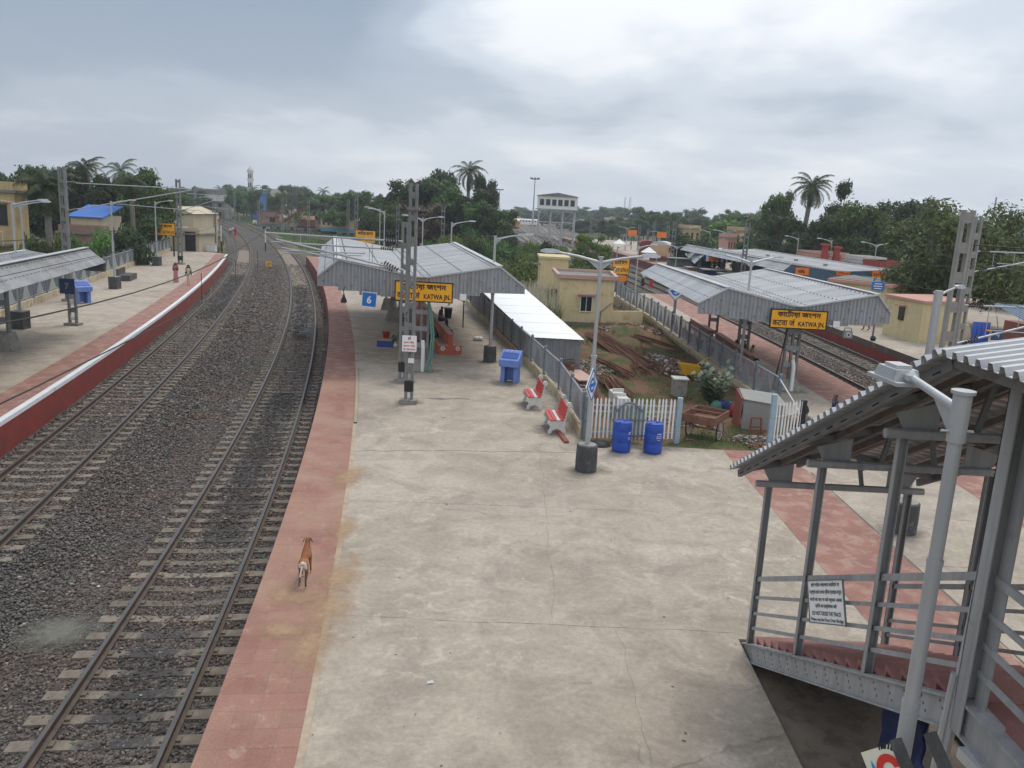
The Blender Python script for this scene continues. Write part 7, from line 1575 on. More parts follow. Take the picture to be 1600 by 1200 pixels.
# elevated water tank
p = at(871, 322, 190); bw, bd, bh = 9.0, 5., 2.9; T = Thing('water_tank', 'white panelled tank with six dark windows on tall steel legs', 'water tank', (p.x, 190, -1.1)); z0 = at(871, 327, 190).z
T.part('tank_body', MB().box((p.x, 190 + bd / 2, z0 + bh / 2), (bw, bd, bh)), 'off_white')
mb = MB(); mb.add([(p.x - bw / 2 - .3, 189.6, z0 + bh), (p.x + bw / 2 + .3, 189.6, z0 + bh), (p.x + bw / 2 + .3, 195.3, z0 + bh), (p.x - bw / 2 - .3, 195.3, z0 + bh), (p.x, 189.6, z0 + bh + .75), (p.x, 195.3, z0 + bh + .75)], [(0, 1, 4), (3, 5, 2), (0, 4, 5, 3), (1, 2, 5, 4), (0, 3, 2, 1)]); T.part('roof', mb, 'house_grey')
for k in range(6): x = p.x - bw / 2 + bw * (k + .7) / 6.5; o = T.part('window', MB().box((x, 189.97, z0 + bh * .5), (.95, .1, 1.35)), 'glass_dark')
T.part('walkway', MB().box((p.x, 190 + bd / 2, z0 - .1), (bw + .7, bd + .7, .2)), 'steel_grey')
for k in range(4):
    for q in (0, 1): x = p.x - bw / 2 + .4 + k * (bw - .8) / 3; T.part('leg', MB().box((x, 190.4 + q * 4.2, (z0 - 1.1) / 2), (.3, .3, z0 + 1.1)), 'galv')
for z in (.33, .66):
    for q in (0, 1): T.part('brace', MB().box((p.x, 190.4 + q * 4.2, -1.1 + (z0 + 1.1) * z), (bw - .8, .14, .2)), 'galv')
mb = MB()
for k in range(3):
    x0_, x1_ = p.x - bw / 2 + .4 + k * (bw - .8) / 3, p.x - bw / 2 + .4 + (k + 1) * (bw - .8) / 3
    for j in range(3): za, zb = -1.1 + (z0 + 1.1) * j / 3, -1.1 + (z0 + 1.1) * (j + 1) / 3; mb = MB(); mb.bar((x0_, 190.4, za), (x1_, 190.4, zb), .08, .08); T.part('diagonal', mb, 'galv')
# flood light masts, radio masts
for (u, v, y, lb) in ((836, 280, 320, 'tall floodlight mast left of the water tank'), (781, 297, 420, 'distant floodlight mast right of the grove')):
    p = at(u, v, y); T = Thing('floodlight_mast', lb, 'mast', (p.x, y, -1)); T.part('pole', MB().tube((p.x, y, -1), (p.x, y, p.z), .4, .16, 8), 'galv', True); mb = MB()
    mb.lathe([(1.5, -.1), (1.5, .1)], 10, (p.x, y, p.z)); T.part('ring', mb, 'steel_dark')
    for k in range(8): T.part('lamp', MB().box((p.x + 1.5 * math.cos(k * .785), y + 1.5 * math.sin(k * .785), p.z + .3), (.7, .5, .5)), 'steel_dark')
for (u, v, y, lb) in ((977, 308, 620, 'thin radio mast on the skyline, the left of two'), (985, 308, 620, 'thicker radio mast on the skyline, the right of two'), (1557, 308, 260, 'thin radio mast at the far right'), (1215, 290, 400, 'x')):
    if lb == 'x': continue
    p = at(u, v, y); T = Thing('radio_mast', lb, 'mast', (p.x, y, -1)); w = .9 if u != 985 else 1.6
    if u > 1500: w = .35
    for k in range(3): a = k * 2.09; T.part('leg', MB().tube((p.x + w * math.cos(a), y + w * math.sin(a), -1), (p.x + w * .35 * math.cos(a), y + w * .35 * math.sin(a), p.z), .12, .1, 5), 'steel_grey')
    mb = MB(); n = 14
    for k in range(n): t = k / n; q = w * (1 - .65 * t); z = -1 + (p.z + 1) * t; mb.bar((p.x - q, y, z), (p.x + q, y, z + (p.z + 1) / n), .1, .1)
    T.part('lattice', mb, 'steel_grey')['kind'] = 'stuff'
# rail yard: more tracks in the distance
mat('yard_ground', (.16, .125, .10), .95, .2, .08, (.10, .085, .07), .5); g = MB(); g.add([(6, 120, -1.14), (17.5, 120, -1.14), (26, 400, -1.14), (22, 640, -1.14), (-60, 640, -1.14), (-16, 300, -1.14)], [(0, 1, 2, 3, 4, 5)]); structure('yard_ground', g, 'yard_ground')
for k in range(7):
    yr = bpy.data.objects.new('yard_track', None); COL.objects.link(yr); yr['kind'] = 'structure'
    x0_, x1_ = 14 - k * 2.6, 20 - k * 8.5
    for s in (-.84, .84): mb = MB(); mb.bar((x0_ + s, 150 + k * 14, -.95), (x1_ + s, 620, -.95), .16, .2); o = obj('rail', mb, 'rail_head'); o.parent = yr
    mb = MB(); mb.bar((x0_, 150 + k * 14, -1.1), (x1_, 620, -1.1), 2.7, .06); o = obj('sleeper_run', mb, 'sleeper_concrete'); o.parent = yr
# ------------------------------------------------------------------ rolling stock
def coach(label, u, v, y, L, m_body, m_stripe, m_roof, rz=0., z0=-.82, name='rail_coach', hgt=3.4):
    p = at(u, v, y); T = Thing(name, label, 'coach', (p.x, y, z0), rz, local=True)
    T.part('body', MB().box((0, 0, .9 + hgt * .38), (L, 2.9, hgt * .76)), m_body); T.part('stripe', MB().box((0, 0, 1.35), (L + .02, 2.93, .75)), m_stripe)
    mb = MB(); n = 8; mb.profile([(1.45 * math.cos(PI * i / n), .55 * math.sin(PI * i / n)) for i in range(n + 1)], (-L / 2, 0, .9 + hgt * .76), (L / 2, 0, .9 + hgt * .76), (0, 1, 0)); T.part('roof', mb, m_roof)
    for k in range(int(L / 1.5)): T.part('window', MB().box((-L / 2 + .9 + k * 1.5, -1.47, 2.65), (.7, .06, .7)), 'glass_dark')
    for k in (-.35, .35): T.part('bogie', MB().box((L * k, 0, .5), (2.6, 2.2, .6)), 'black')
    return T
mat('teal', (.05, .26, .38), .6, .12, .4); mat('coach_cream', (.48, .32, .18), .7, .15, .4); mat('coach_blue', (.012, .03, .16), .6, .15, .5); mat('maroon', (.15, .035, .03), .7, .15, .5)
coach('derelict coach with teal flank and pale roof beyond the field', 530, 350, 192, 8.6, 'coach_cream', 'teal', 'galv', -.5, -1.0); coach('dark blue wagon beside the derelict coach', 561, 352, 196, 4.5, 'coach_blue', 'coach_blue', 'coach_blue', -.3, -1.0, 'wagon', 2.6)
T = Thing('derelict_crane', 'rusty derelict breakdown crane standing in the field', 'crane', at(460, 350, 205)); c = at(460, 350, 205); c.z = -1.
r_ = random.Random(3)
for (dx, dz, sx, sz, nm, m_) in ((-6, 2.9, 4.6, 2.8, 'cab', 'house_brick'), (-6, 4.5, 5.2, .25, 'cab_roof', 'rust'), (3.2, 2.0, 4.4, 2.0, 'machinery_house', 'rust'), (7.9, 1.3, 4.6, 1.1, 'tender', 'house_brick'), (-1.5, 1.0, 15, .7, 'chassis', 'steel_dark'), (3.5, 3.4, 2.4, .9, 'winch', 'coach_cream'), (-5, 2.6, 1.2, 1.2, 'cab_window', 'black'), (9.5, 2.8, 1., .8, 'tool_box', 'rust')): T.part(nm, MB().box((c.x + dx, c.y + (-1.6 if 'window' in nm else 0), c.z + dz), (sx, 3. if 'window' not in nm else .2, sz)), m_)
mb = MB(); mb.bar((c.x - 2.5, c.y - 1.7, 1.), (c.x + 3.5, c.y - 1.7, 5.2), .5, .6); T.part('jib', mb, 'rust')
for k in range(34):
    x_ = c.x + r_.uniform(-8.5, 9.5); z_ = r_.uniform(-.2, 3.6); mb = MB(); mb.bar((x_, c.y - 1.65 + r_.uniform(-.2, .3), z_), (x_ + r_.uniform(-1.3, 1.3), c.y - 1.65, z_ + r_.uniform(.3, 1.6)), .16, .16); T.part('frame_bar', mb, r_.choice(['rust', 'steel_dark', 'coach_cream', 'black', 'house_brick']))

for k in range(5): T.part('wheel', MB().tube((c.x - 7 + k * 3.4, c.y - 1.6, -.5), (c.x - 7 + k * 3.4, c.y - 1.3, -.5), .45, n=12), 'black')
coach('orange locomotive far away in the yard', 806, 346, 350, 5, 'sign_orange', 'coach_cream', 'off_white', 1.4, -.9, 'locomotive', 3.4); coach('white wagons far away in the yard', 818, 343, 420, 14, 'off_white', 'off_white', 'off_white', .1, -.9, 'wagon', 3.)
coach('cream covered wagon behind the tented platform', 1034, 384, 135, 3.6, 'coach_cream', 'maroon', 'sheet_pale', 1.2, -.9, 'wagon'); coach('maroon wagons behind the tented platform', 1012, 378, 150, 9, 'maroon', 'maroon', 'maroon', 1.45, -.9, 'wagon', 3.)
# ------------------------------------------------------------------ far platform: buildings, stalls, tents
Z3 = -.06
T = Thing('cream_office', 'cream office with pink roof edge and blue sign behind the right hand shelter', 'building', (26.5, 66., Z3)); a, b = at(1298, 430, 64.5), at(1388, 436, 60.5)
mb = MB(); mb.prism([(a.x, a.y), (b.x, b.y), (b.x + 4, b.y + 4.5), (a.x + 4, a.y + 5)], Z3, 2.7); T.part('wall', mb, 'ochre_pale'); mb = MB(); mb.prism([(a.x - .3, a.y - .25), (b.x + .2, b.y - .35), (b.x + 4.4, b.y + 4.7), (a.x + 4, a.y + 5.4)], 2.7, 2.92); T.part('roof_edge', mb, 'house_pink'); mb = MB(); mb.prism([(a.x + .1, a.y + .3), (b.x - .1, b.y + .3), (b.x + 3.8, b.y + 4.4), (a.x + 3.8, a.y + 5)], 2.92, 2.97); T.part('roof', mb, 'roof_slab')
s_ = at(1371, 447, 60.9); mb = MB(); mb.box((s_.x, s_.y - .1, s_.z), (.85, .06, .62), -.45); o = T.part('sign', mb, 'sign_blue', label='blue sign with white lettering'); mb = MB()
for k in range(3): mb.box((s_.x - .02, s_.y - .145, s_.z + .17 - .17 * k), (.5 + .1 * (k % 2), .02, .06), -.45)
T.part('lettering', mb, 'white_paint', of=o)
T = Thing('yellow_block', 'small yellow block house at the edge of the far platform', 'building', (25.5, 52, Z3)); mb = MB(); mb.prism([(24.9, 55.4), (25.35, 51.2), (29.2, 53.2), (28.8, 57)], Z3, 2.46); T.part('wall', mb, 'ochre_pale'); mb = MB(); mb.prism([(24.75, 55.5), (25.3, 51.0), (29.4, 53.1), (28.9, 57.2)], 2.46, 2.62); T.part('roof', mb, 'house_pink')
d_ = Vector((25.35 - 24.9, 51.2 - 55.4, 0)).normalized(); c_ = Vector((24.9, 55.4, 0)) + d_ * 2.0; o = T.part('window', MB().box((c_.x - .02, c_.y, 1.55), (.08, .62, .85), .1), 'glass_dark'); T.part('hood', MB().box((c_.x - .15, c_.y, 2.1), (.35, .9, .07), .1), 'house_pink', of=o)
# orange station boards on the blue gable
for k, (u, v, w, lb, tx) in enumerate(((1253, 424, .0, 'orange board at the left of the blue gable', 'কােটায়া'), (1317, 427, 0, 'orange board in the middle of the blue gable', 'कटवा जं'), (1373, 429, 0, 'orange board at the right of the blue gable', 'KATWA'))):
    p = at(u, v, 71.8); T = Thing('orange_board', lb, 'sign', (p.x, 71.75, p.z)); ww, hh = (1.15, .62) if k != 1 else (1.15, .4); o = T.part('board', MB().box((p.x, 71.75, p.z), (ww, .06, hh)), 'sign_orange'); mb = MB(); put_text(mb, tx, hh * .5, (p.x, 71.70, p.z - hh * .2), width=ww * .8, outline=.05 if k == 0 else False, bold=.03 if k else 0); T.part('lettering', mb, 'maroon', of=o)
# dark shelter with striped fringe
S2n = [(17.2 + 1.2, 96, 2.2), (18.9, 96, 2.7), (20.5, 96, 2.4), (22.1, 96, 2.7), (22.6, 96, 2.1)]; S2n = [at(1085, 412, 96), at(1098, 400, 96), at(1130, 402, 95), at(1160, 400, 94), at(1170, 412, 94)]
S2f = [at(1065, 392, 128), at(1072, 386, 128), at(1100, 389, 127), at(1130, 387, 126), at(1138, 393, 126)]
T = Thing('platform_shelter', 'dark shelter with blue and white striped fringe on the far platform', 'shelter', (S2n[2].x, S2n[2].y, Z3))
for j in range(4):
    k = 8
    for i in range(k):
        e0, e1, f0, f1 = (S2n[j].lerp(S2f[j], i / k), S2n[j].lerp(S2f[j], (i + 1) / k), S2n[j + 1].lerp(S2f[j + 1], i / k), S2n[j + 1].lerp(S2f[j + 1], (i + 1) / k)); mb = MB(); corr(mb, e0, e1, f1, f0, .5, .03); T.part('roof_sheet', mb, 'sheet_roof')
a, b = at(1100, 398, 95.5), at(1158, 401, 93.8)
for i in range(15): q = a.lerp(b, (i + .5) / 15); T.part('fringe_stripe', MB().box((q.x, q.y - .1, q.z - .35), ((b - a).length / 15, .05, .75)), 'white_paint' if i % 2 else 'coach_blue')
q = a.lerp(b, .28); T.part('name_plate', MB().box((q.x, q.y - .25, q.z - .3), (1.3, .06, .7)), 'sign_orange')
for u in (1092, 1130, 1165): q = at(u, 420, 97); T.part('column', MB().box((q.x, q.y, 1.2), (.35, .35, 2.6)), 'steel_dark')
for k, (u, v, y, w, h, m_, nm, lb) in enumerate([(1115, 425, 92, 2.6, 1.5, 'coach_blue', 'stall', 'dark blue stall under the striped shelter'), (1140, 430, 88, 2.2, 1.4, 'house_grey', 'stall', 'grey stall under the striped shelter'), (1165, 432, 84, 2.5, 1.6, 'house_cream', 'stall', 'cream stall below the valance'), (1088, 420, 98, 2.4, 1.3, 'house_pink', 'stall', 'pinkish parcel pile on the far platform'), (1062, 412, 104, 3.0, 2.0, 'steel_dark', 'stall', 'dark brick room on the far platform'), (1195, 432, 80, 3., 1.6, 'house_white', 'stall', 'white stall right of the cream one')]):
    p = gnd(u, v, Z3); p = Vector((at(u, v, y).x, y, Z3)); T = Thing(nm, lb, 'stall', p); T.part('body', MB().box((p.x, p.y, Z3 + h / 2), (w, 1.6, h)), m_); T.part('counter', MB().box((p.x, p.y - .9, Z3 + .95), (w, .4, .08)), 'off_white'); T.part('awning', MB().box((p.x, p.y - .3, Z3 + h + .08), (w + .3, 2.2, .1)), 'tarp')
for k, (u, v, y, s) in enumerate([(1014, 392, 133, 2.3), (968, 378, 168, 2.4)]):
    p = Vector((at(u, v, y).x, y, Z3)); T = Thing('canopy_tent', ('white canopy tent on the far platform, nearer one', 'white canopy tent on the far platform, farther one')[k], 'tent', p)
    mb = MB(); mb.add([(p.x - s / 2, y - s / 2, 1.3), (p.x + s / 2, y - s / 2, 1.3), (p.x + s / 2, y + s / 2, 1.3), (p.x - s / 2, y + s / 2, 1.3), (p.x, y, 2.2)], [(0, 1, 4), (1, 2, 4), (2, 3, 4), (3, 0, 4)]); T.part('canopy', mb, 'white_paint'); mb = MB()
    for q in ((-1, -1), (1, -1), (1, 1), (-1, 1)): T.part('leg', MB().tube((p.x + q[0] * s / 2, y + q[1] * s / 2, Z3), (p.x + q[0] * s / 2, y + q[1] * s / 2, 1.3), .05, n=6), 'galv')
for k, (u, v, y, w) in enumerate([(988, 364, 175, 1.9), (1034, 367, 150, 1.7)]): p = at(u, v, y); T = Thing('orange_board', ('orange board among the far masts, left one', 'orange board among the far masts, right one')[k], 'sign', (p.x, y, -1)); T.part('board', MB().box((p.x, y, p.z), (w, .1, w * .62)), 'sign_orange'); T.part('post', MB().box((p.x, y + .1, (p.z - 1) / 2), (.12, .1, p.z + 1)), 'black')
# red pillars of a gate
for k, (u, v) in enumerate(((1290, 384), (1308, 388))):
    p = at(u, v, 92); T = Thing('red_pillar', ('left', 'right')[k] + ' one of two red gate pillars beyond the shelter roofs', 'pillar', (p.x, 92, Z3), group='red gate pillars'); T.part('shaft', MB().box((p.x, 92, p.z / 2), (.55, .55, p.z)), 'roof_red'); T.part('cap', MB().box((p.x, 92, p.z + .1), (.9, .9, .2)), 'roof_red'); T.part('side_shaft', MB().box((p.x + .7, 92.2, p.z * .42), (.35, .35, p.z * .84)), 'house_pink')
house('pink_wall_building', 'pink wall between the red pillars', 1296, 402, 394, 95, 60, 4, 'house_pink', 'flat', win=False); house('white_roof_building', 'white roofed shed right of the red pillars', 1368, 408, 402, 88, 34, 5, 'house_white', 'flat', 'sheet_pale', win=False); house('red_fascia_building', 'low building with a red fascia behind the shelter', 1395, 420, 409, 84, 40, 4, 'roof_red', 'flat', win=False)
house('grey_roof_building', 'long grey roofed building behind the valance shelter', 1200, 402, 396, 112, 70, 6, 'house_grey', 'flat', 'sheet_roof', win=False); 
# kiosk row at the right edge
T = Thing('refreshment_kiosk', 'red brown refreshment kiosk with blue grey sheet roof at the right edge', 'kiosk', (29, 42, Z3)); 
a = at(1560, 500, 43.); mb = MB(); mb.box((29.4, 44.5, 1.1), (4.2, 2.6, 2.3)); T.part('cabin', mb, 'bench_dark_red'); 
for k in range(3): T.part('shelf', MB().box((28.9, 43.15, .6 + .5 * k), (2.6, .1, .06)), 'plastic_yellow')
for k in range(5): a0 = Vector((25.6 + k * 1.7, 39.6, 2.35)); mb = MB(); corr(mb, a0, a0 + Vector((1.69, 0, 0)), a0 + Vector((1.69, 4.6, .9)), a0 + Vector((0, 4.6, .9)), .2, .03); T.part('roof_sheet', mb, 'gable_blue' if k == 0 else 'sheet_wall')
T.part('fascia', MB().box((29.4, 43.1, 2.05), (3.2, .1, .28)), 'plastic_yellow'); T.part('white_sign', MB().box((28.7, 43.0, 2.35), (.9, .05, .28)), 'white_paint')
for x in (26.4, 33.): T.part('post', MB().tube((x, 41.8, Z3), (x, 41.8, 2.5), .06, n=8), 'galv')
T = Thing('display_counter', 'white glass display counter with goods before the kiosk', 'counter', (26.9, 42.2, Z3)); mb = MB(); pr = [(-.4, 0), (.4, 0), (.4, 1.15), (.1, 1.2), (-.3, .85), (-.4, .4)]; vs = [(x, 42.0 + a_ , Z3 + b_) for x in (26.2, 28.2) for a_, b_ in pr]; n = 6; mb.add(vs, [tuple(range(n)), tuple(range(n, 2 * n))[::-1]] + [(i, n + i, n + (i + 1) % n, (i + 1) % n) for i in range(n)]); T.part('cabinet', mb, 'off_white')
for k in range(2):
    R = Matrix.Rotation(math.atan2(.35, .4), 3, 'X'); mb = MB(); mb.box((26.7 + k * 1.0, 41.88, Z3 + 1.04), (.85, .5, .03), rot=R); o = T.part('glass_pane', mb, 'glass_dark'); 
    for j in range(6): T.part('packet', MB().box((26.42 + k * 1. + (j % 3) * .27, 41.78 + .14 * (j // 3), Z3 + .96 + .12 * (j // 3)), (.2, .12, .06), rot=R), ('food', 'bag_green', 'house_pink')[j % 3], of=o)
T = Thing('platform_number_sign', 'dark blue number four sign hanging at the kiosk', 'sign', at(1558, 523, 40.5)); p = at(1558, 523, 40.5); o = T.part('plate', MB().box((p.x, p.y, p.z), (.55, .05, .55)), 'sign_navy'); mb = MB(); put_text(mb, '4', .36, (p.x + .03, p.y - .03, p.z - .13), bold=.02); T.part('number', mb, 'post_lightblue', of=o); T.part('hanger', MB().bar((p.x, p.y, p.z + .27), (p.x, p.y + .3, p.z + .9), .03, .03), 'steel_dark')
p = at(1545, 517, 40.6); T = Thing('orange_flower_sign', 'small orange emblem left of the number four', 'sign', p); T.part('plate', MB().lathe([(.14, 0), (.14, .03)], 8, p), 'sign_orange')
T = Thing('blue_curtain', 'deep blue cloth hanging between the two concrete masts', 'cloth', (24.7, 43.5, Z3)); vs = [(24.3 + .9 * i / 12, 43.5 + .06 * math.sin(i * 1.9), z) for z in (Z3, 2.3) for i in range(13)]; mb = MB(); mb.add(vs, [(i, i + 1, 14 + i, 13 + i) for i in range(12)]); o = T.part('cloth', mb, 'barrel_blue', True); o.modifiers.new('s', 'SOLIDIFY').thickness = .02
T = Thing('water_drum', 'beige cloth covered drum right of the yellow block house', 'drum', (27.2, 49.5, Z3)); T.part('drum', MB().lathe([(.3, 0), (.36, .5), (.33, 1.3), (.2, 1.6)], 12, (27.0, 49.2, Z3)), 'cream_wall', True); T.part('rag', MB().lathe([(.4, 0), (.3, .3), (.1, .5)], 8, (27.8, 48.8, Z3)), 'tarp', True)
# ------------------------------------------------------------------ people and the dog
mat('skin', (.150, .075, .045), .6, .08, 3.); mat('hair', (.010, .009, .008), .5, .1)
for nm, c in dict(cl_pink=(.42, .16, .17), cl_cream=(.55, .47, .36), cl_white=(.66, .66, .66), cl_red=(.48, .02, .03), cl_dark=(.022, .022, .028), cl_navy=(.022, .045, .10), cl_maroon=(.13, .03, .035), cl_brown=(.11, .065, .04), cl_olive=(.30, .22, .06), cl_purple=(.05, .03, .07), cl_grey=(.2, .2, .2)).items(): mat(nm, c, .85, .18, 9., bmp=.3, bscale=14)
def skin_body(V, E, Rd, root, sub=1):
    me = bpy.data.meshes.new('b'); me.from_pydata([tuple(v) for v in V], E, []); o = bpy.data.objects.new('b', me); TMP.collection.objects.link(o)
    sm = o.modifiers.new('skin', 'SKIN'); sm.use_smooth_shade = True
    if not me.skin_vertices: 
        bm = bmesh.new(); bm.from_mesh(me); bm.verts.layers.skin.verify(); bm.to_mesh(me); bm.free()
    for i, r in enumerate(Rd): me.skin_vertices[0].data[i].radius = r if isinstance(r, tuple) else (r, r)
    for i in range(len(V)): me.skin_vertices[0].data[i].use_root = (i == root)
    ss = o.modifiers.new('sub', 'SUBSURF'); ss.levels = sub; ss.render_levels = sub
    dg = tmp_dg(); out = bpy.data.meshes.new_from_object(o.evaluated_get(dg)); bpy.data.objects.remove(o); bpy.data.meshes.remove(me); return out
def seg_dist(p, a, b):
    ab = b - a; t = max(0, min(1, (p - a).dot(ab) / max(1e-9, ab.length_squared))); return (p - a - ab * t).length
def person(label, loc, rz, h=1.62, top='cl_white', low='cl_dark', pose='walk', skirt=None, veil=None, hands='down', lean=0., group=None, sub=1, armcover=True):
    """figure facing +X in its own frame; joints are placed in fractions of the standing height"""
    J = {}; s = h
    if pose == 'sit': hip = Vector((0, 0, .27))
    elif pose == 'lie': hip = Vector((0, 0, .07))
    elif pose == 'squat': hip = Vector((0, 0, .16))
    else: hip = Vector((0, 0, .52))
    R = Matrix.Rotation(lean, 3, 'Y')
    if pose == 'lie': R = Matrix.Rotation(-1.35, 3, 'Y')
    up = lambda x, y, z: hip + R @ Vector((x, y, z))
    J['hip'] = hip; J['waist'] = up(0, 0, .09); J['chest'] = up(.01, 0, .21); J['neck'] = up(.0, 0, .315); J['head0'] = up(.015, 0, .37); J['head1'] = up(.02, 0, .43)
    bones = [('hip', 'waist', 'low'), ('waist', 'chest', 'top'), ('chest', 'neck', 'top'), ('neck', 'head0', 'skin'), ('head0', 'head1', 'head')]
    rad = dict(hip=(.085, .062), waist=(.078, .052), chest=(.095, .062), neck=.032, head0=(.048, .052), head1=(.045, .052))
    for sd, sg in (('L', 1), ('R', -1)):
        J['sh' + sd] = up(0, sg * .10, .285)
        st = .1 * sg if pose == 'walk' else 0.
        if hands == 'down' or sd == 'R' and hands == 'head': J['el' + sd] = up(-.02 - st * .3, sg * .128, .13); J['wr' + sd] = up(.03 - st * .9, sg * .125, -.01); J['ha' + sd] = up(.045 - st, sg * .12, -.065)
        elif hands == 'head': J['el' + sd] = up(.09, sg * .13, .20); J['wr' + sd] = up(.09, sg * .07, .34); J['ha' + sd] = up(.06, sg * .055, .39)
        elif hands == 'lap': J['el' + sd] = up(.0, sg * .13, .14); J['wr' + sd] = up(.12, sg * .06, .06); J['ha' + sd] = up(.17, sg * .03, .05)
        elif hands == 'fold': J['el' + sd] = up(.02, sg * .125, .15); J['wr' + sd] = up(.10, sg * .0, .19); J['ha' + sd] = up(.10, -sg * .05, .20)
        J['th' + sd] = hip + Vector((0, sg * .052, -.02))
        if pose == 'sit': J['kn' + sd] = hip + Vector((.24, sg * .06, .01)); J['an' + sd] = hip + Vector((.25, sg * .06, -.23)); J['to' + sd] = hip + Vector((.34, sg * .065, -.255))
        elif pose == 'lie': J['kn' + sd] = hip + Vector((.22, sg * .05, .03 + .09 * (sg > 0))); J['an' + sd] = hip + Vector((.44, sg * .04, -.02)); J['to' + sd] = hip + Vector((.47, sg * .05, .05))
        elif pose == 'squat': J['kn' + sd] = hip + Vector((.17, sg * .08, .10)); J['an' + sd] = hip + Vector((.05, sg * .07, -.12)); J['to' + sd] = hip + Vector((.14, sg * .08, -.145))
        else:
            st2 = .11 * sg if pose == 'walk' else .01 * sg
            J['kn' + sd] = hip + Vector((st2 * .55 + .02, sg * .05, -.24)); J['an' + sd] = hip + Vector((st2 - .02, sg * .05, -.47 + (.03 if st2 < -.05 else 0))); J['to' + sd] = hip + Vector((st2 + .075, sg * .055, -.505))
        bones += [('chest', 'sh' + sd, 'top'), ('sh' + sd, 'el' + sd, 'top' if armcover else 'skin'), ('el' + sd, 'wr' + sd, 'skin'), ('wr' + sd, 'ha' + sd, 'skin'), ('hip', 'th' + sd, 'low'), ('th' + sd, 'kn' + sd, 'low'), ('kn' + sd, 'an' + sd, 'low'), ('an' + sd, 'to' + sd, 'skin')]
        rad.update({'sh' + sd: .040, 'el' + sd: .027, 'wr' + sd: .018, 'ha' + sd: (.022, .016), 'th' + sd: .060, 'kn' + sd: .040, 'an' + sd: .025, 'to' + sd: (.022, .018)})
    nm = list(J); ix = {k: i for i, k in enumerate(nm)}; me = skin_body([J[k] * s for k in nm], [(ix[a], ix[b]) for a, b, _ in bones], [tuple(q * s for q in rad[k]) if isinstance(rad[k], tuple) else rad[k] * s for k in nm], 0, sub)
    for mn in ('skin', 'hair', top, low): me.materials.append(MATS[mn])
    B = [(J[a] * s, J[b] * s, r) for a, b, r in bones]; hd = J['head1'] * s; hb = J['head0'] * s; fwd = (R @ Vector((1, 0, 0)))
    for f in me.polygons:
        c = Vector(f.center); r = min(B, key=lambda q: seg_dist(c, q[0], q[1]))[2]
        if r == 'head': f.material_index = 1 if ((c - hb).dot(fwd) < .022 * s or (c - hb).dot(hd - hb) / (hd - hb).length > .072 * s) else 0
        else: f.material_index = {'skin': 0, 'top': 2, 'low': 3}[r]
    T = Thing('person', label, 'person', loc, rz, group, local=True); T.part('body', me, None)
    hc = (hb + hd) / 2; fx = fwd * .05 * s; sy = Vector((0, 1, 0))
    mb = MB()
    for sg in (-1, 1): mb.box(hc + fwd * .052 * s + sy * sg * .016 * s + (hd - hb) * .12, (.006 * s, .012 * s, .006 * s))
    T.part('eyes', mb, 'hair'); mb = MB(); mb.add([hc + fwd * .066 * s - (hd - hb) * .05, hc + fwd * .05 * s + sy * .008 * s - (hd - hb) * .12, hc + fwd * .05 * s - sy * .008 * s - (hd - hb) * .12, hc + fwd * .05 * s + (hd - hb) * .18], [(0, 1, 2), (0, 3, 1), (0, 2, 3)]); T.part('nose', mb, 'skin')
    if skirt:
        mb = MB(); n = 16; prof = [(.085, .56), (.10, .45), (.105, .28), (.125, .10), (.14, .02)]; vs = [((r_ * (1 + .10 * math.sin(3 * a + z * 9)) * math.cos(a) + (.02 if z < .2 else 0)) * s, r_ * 1.05 * (1 + .08 * math.sin(4 * a)) * math.sin(a) * s, z * s) for r_, z in prof for a in [2 * PI * j / n for j in range(n)]]
        mb.add(vs, [(i * n + j, i * n + (j + 1) % n, (i + 1) * n + (j + 1) % n, (i + 1) * n + j) for i in range(4) for j in range(n)]); T.part('skirt', mb, skirt, True)
    if veil:
        mb = MB(); n = 9; vs = []
        for z, r_, y_ in ((.975, .03, 1.), (.95, .062, 1.), (.88, .07, 1.0), (.82, .085, 1.5), (.70, .10, 1.45), (.56, .105, 1.2)):
            for j in range(n): a = PI * .55 + PI * .9 * j / (n - 1); vs.append(((r_ * math.cos(a) + .012) * s, r_ * y_ * math.sin(a) * s, z * s))
        mb.add(vs, [(i * n + j, i * n + j + 1, (i + 1) * n + j + 1, (i + 1) * n + j) for i in range(5) for j in range(n - 1)]); o = T.part('veil', mb, veil, True); o.modifiers.new('s', 'SOLIDIFY').thickness = .012
    return T
p = gnd(275, 441); person('woman in a pink sari walking on platform seven', p, -1.0, 1.56, 'cl_pink', 'cl_pink', 'walk', 'cl_pink', 'cl_pink', 'fold')
p = gnd(295, 446); person('woman in cream dress with dark scarf walking on platform seven', p, -1.3, 1.58, 'cl_cream', 'cl_cream', 'walk', None, 'cl_dark')
for (u, v, a, t_, l_, sk, lb) in ((360, 368, 2., 'cl_white', 'cl_navy', None, 'person in white shirt on the far track, the left of three'), (364, 366, 1.2, 'cl_white', 'cl_grey', None, 'person in white shirt in the middle of three on the far track'), (368, 369, 1.8, 'cl_red', 'cl_red', 'cl_red', 'person in red sari on the far track')): p = gnd(u, v, -.92); person(lb, p, a, 1.65, t_, l_, 'walk', sk, sk)
for (u, v, lb) in ((364, 347, 'dark dressed walker on the far rails, left of a pair'), (367, 346, 'dark dressed walker on the far rails, right of a pair')): p = gnd(u, v, -.92); person(lb, p, 1.9, 1.65, 'cl_dark', 'cl_grey', 'walk')
d6 = Vector((-3.28, 14.4, 0)).normalized(); s6_ = Vector((d6.y, -d6.x, 0))
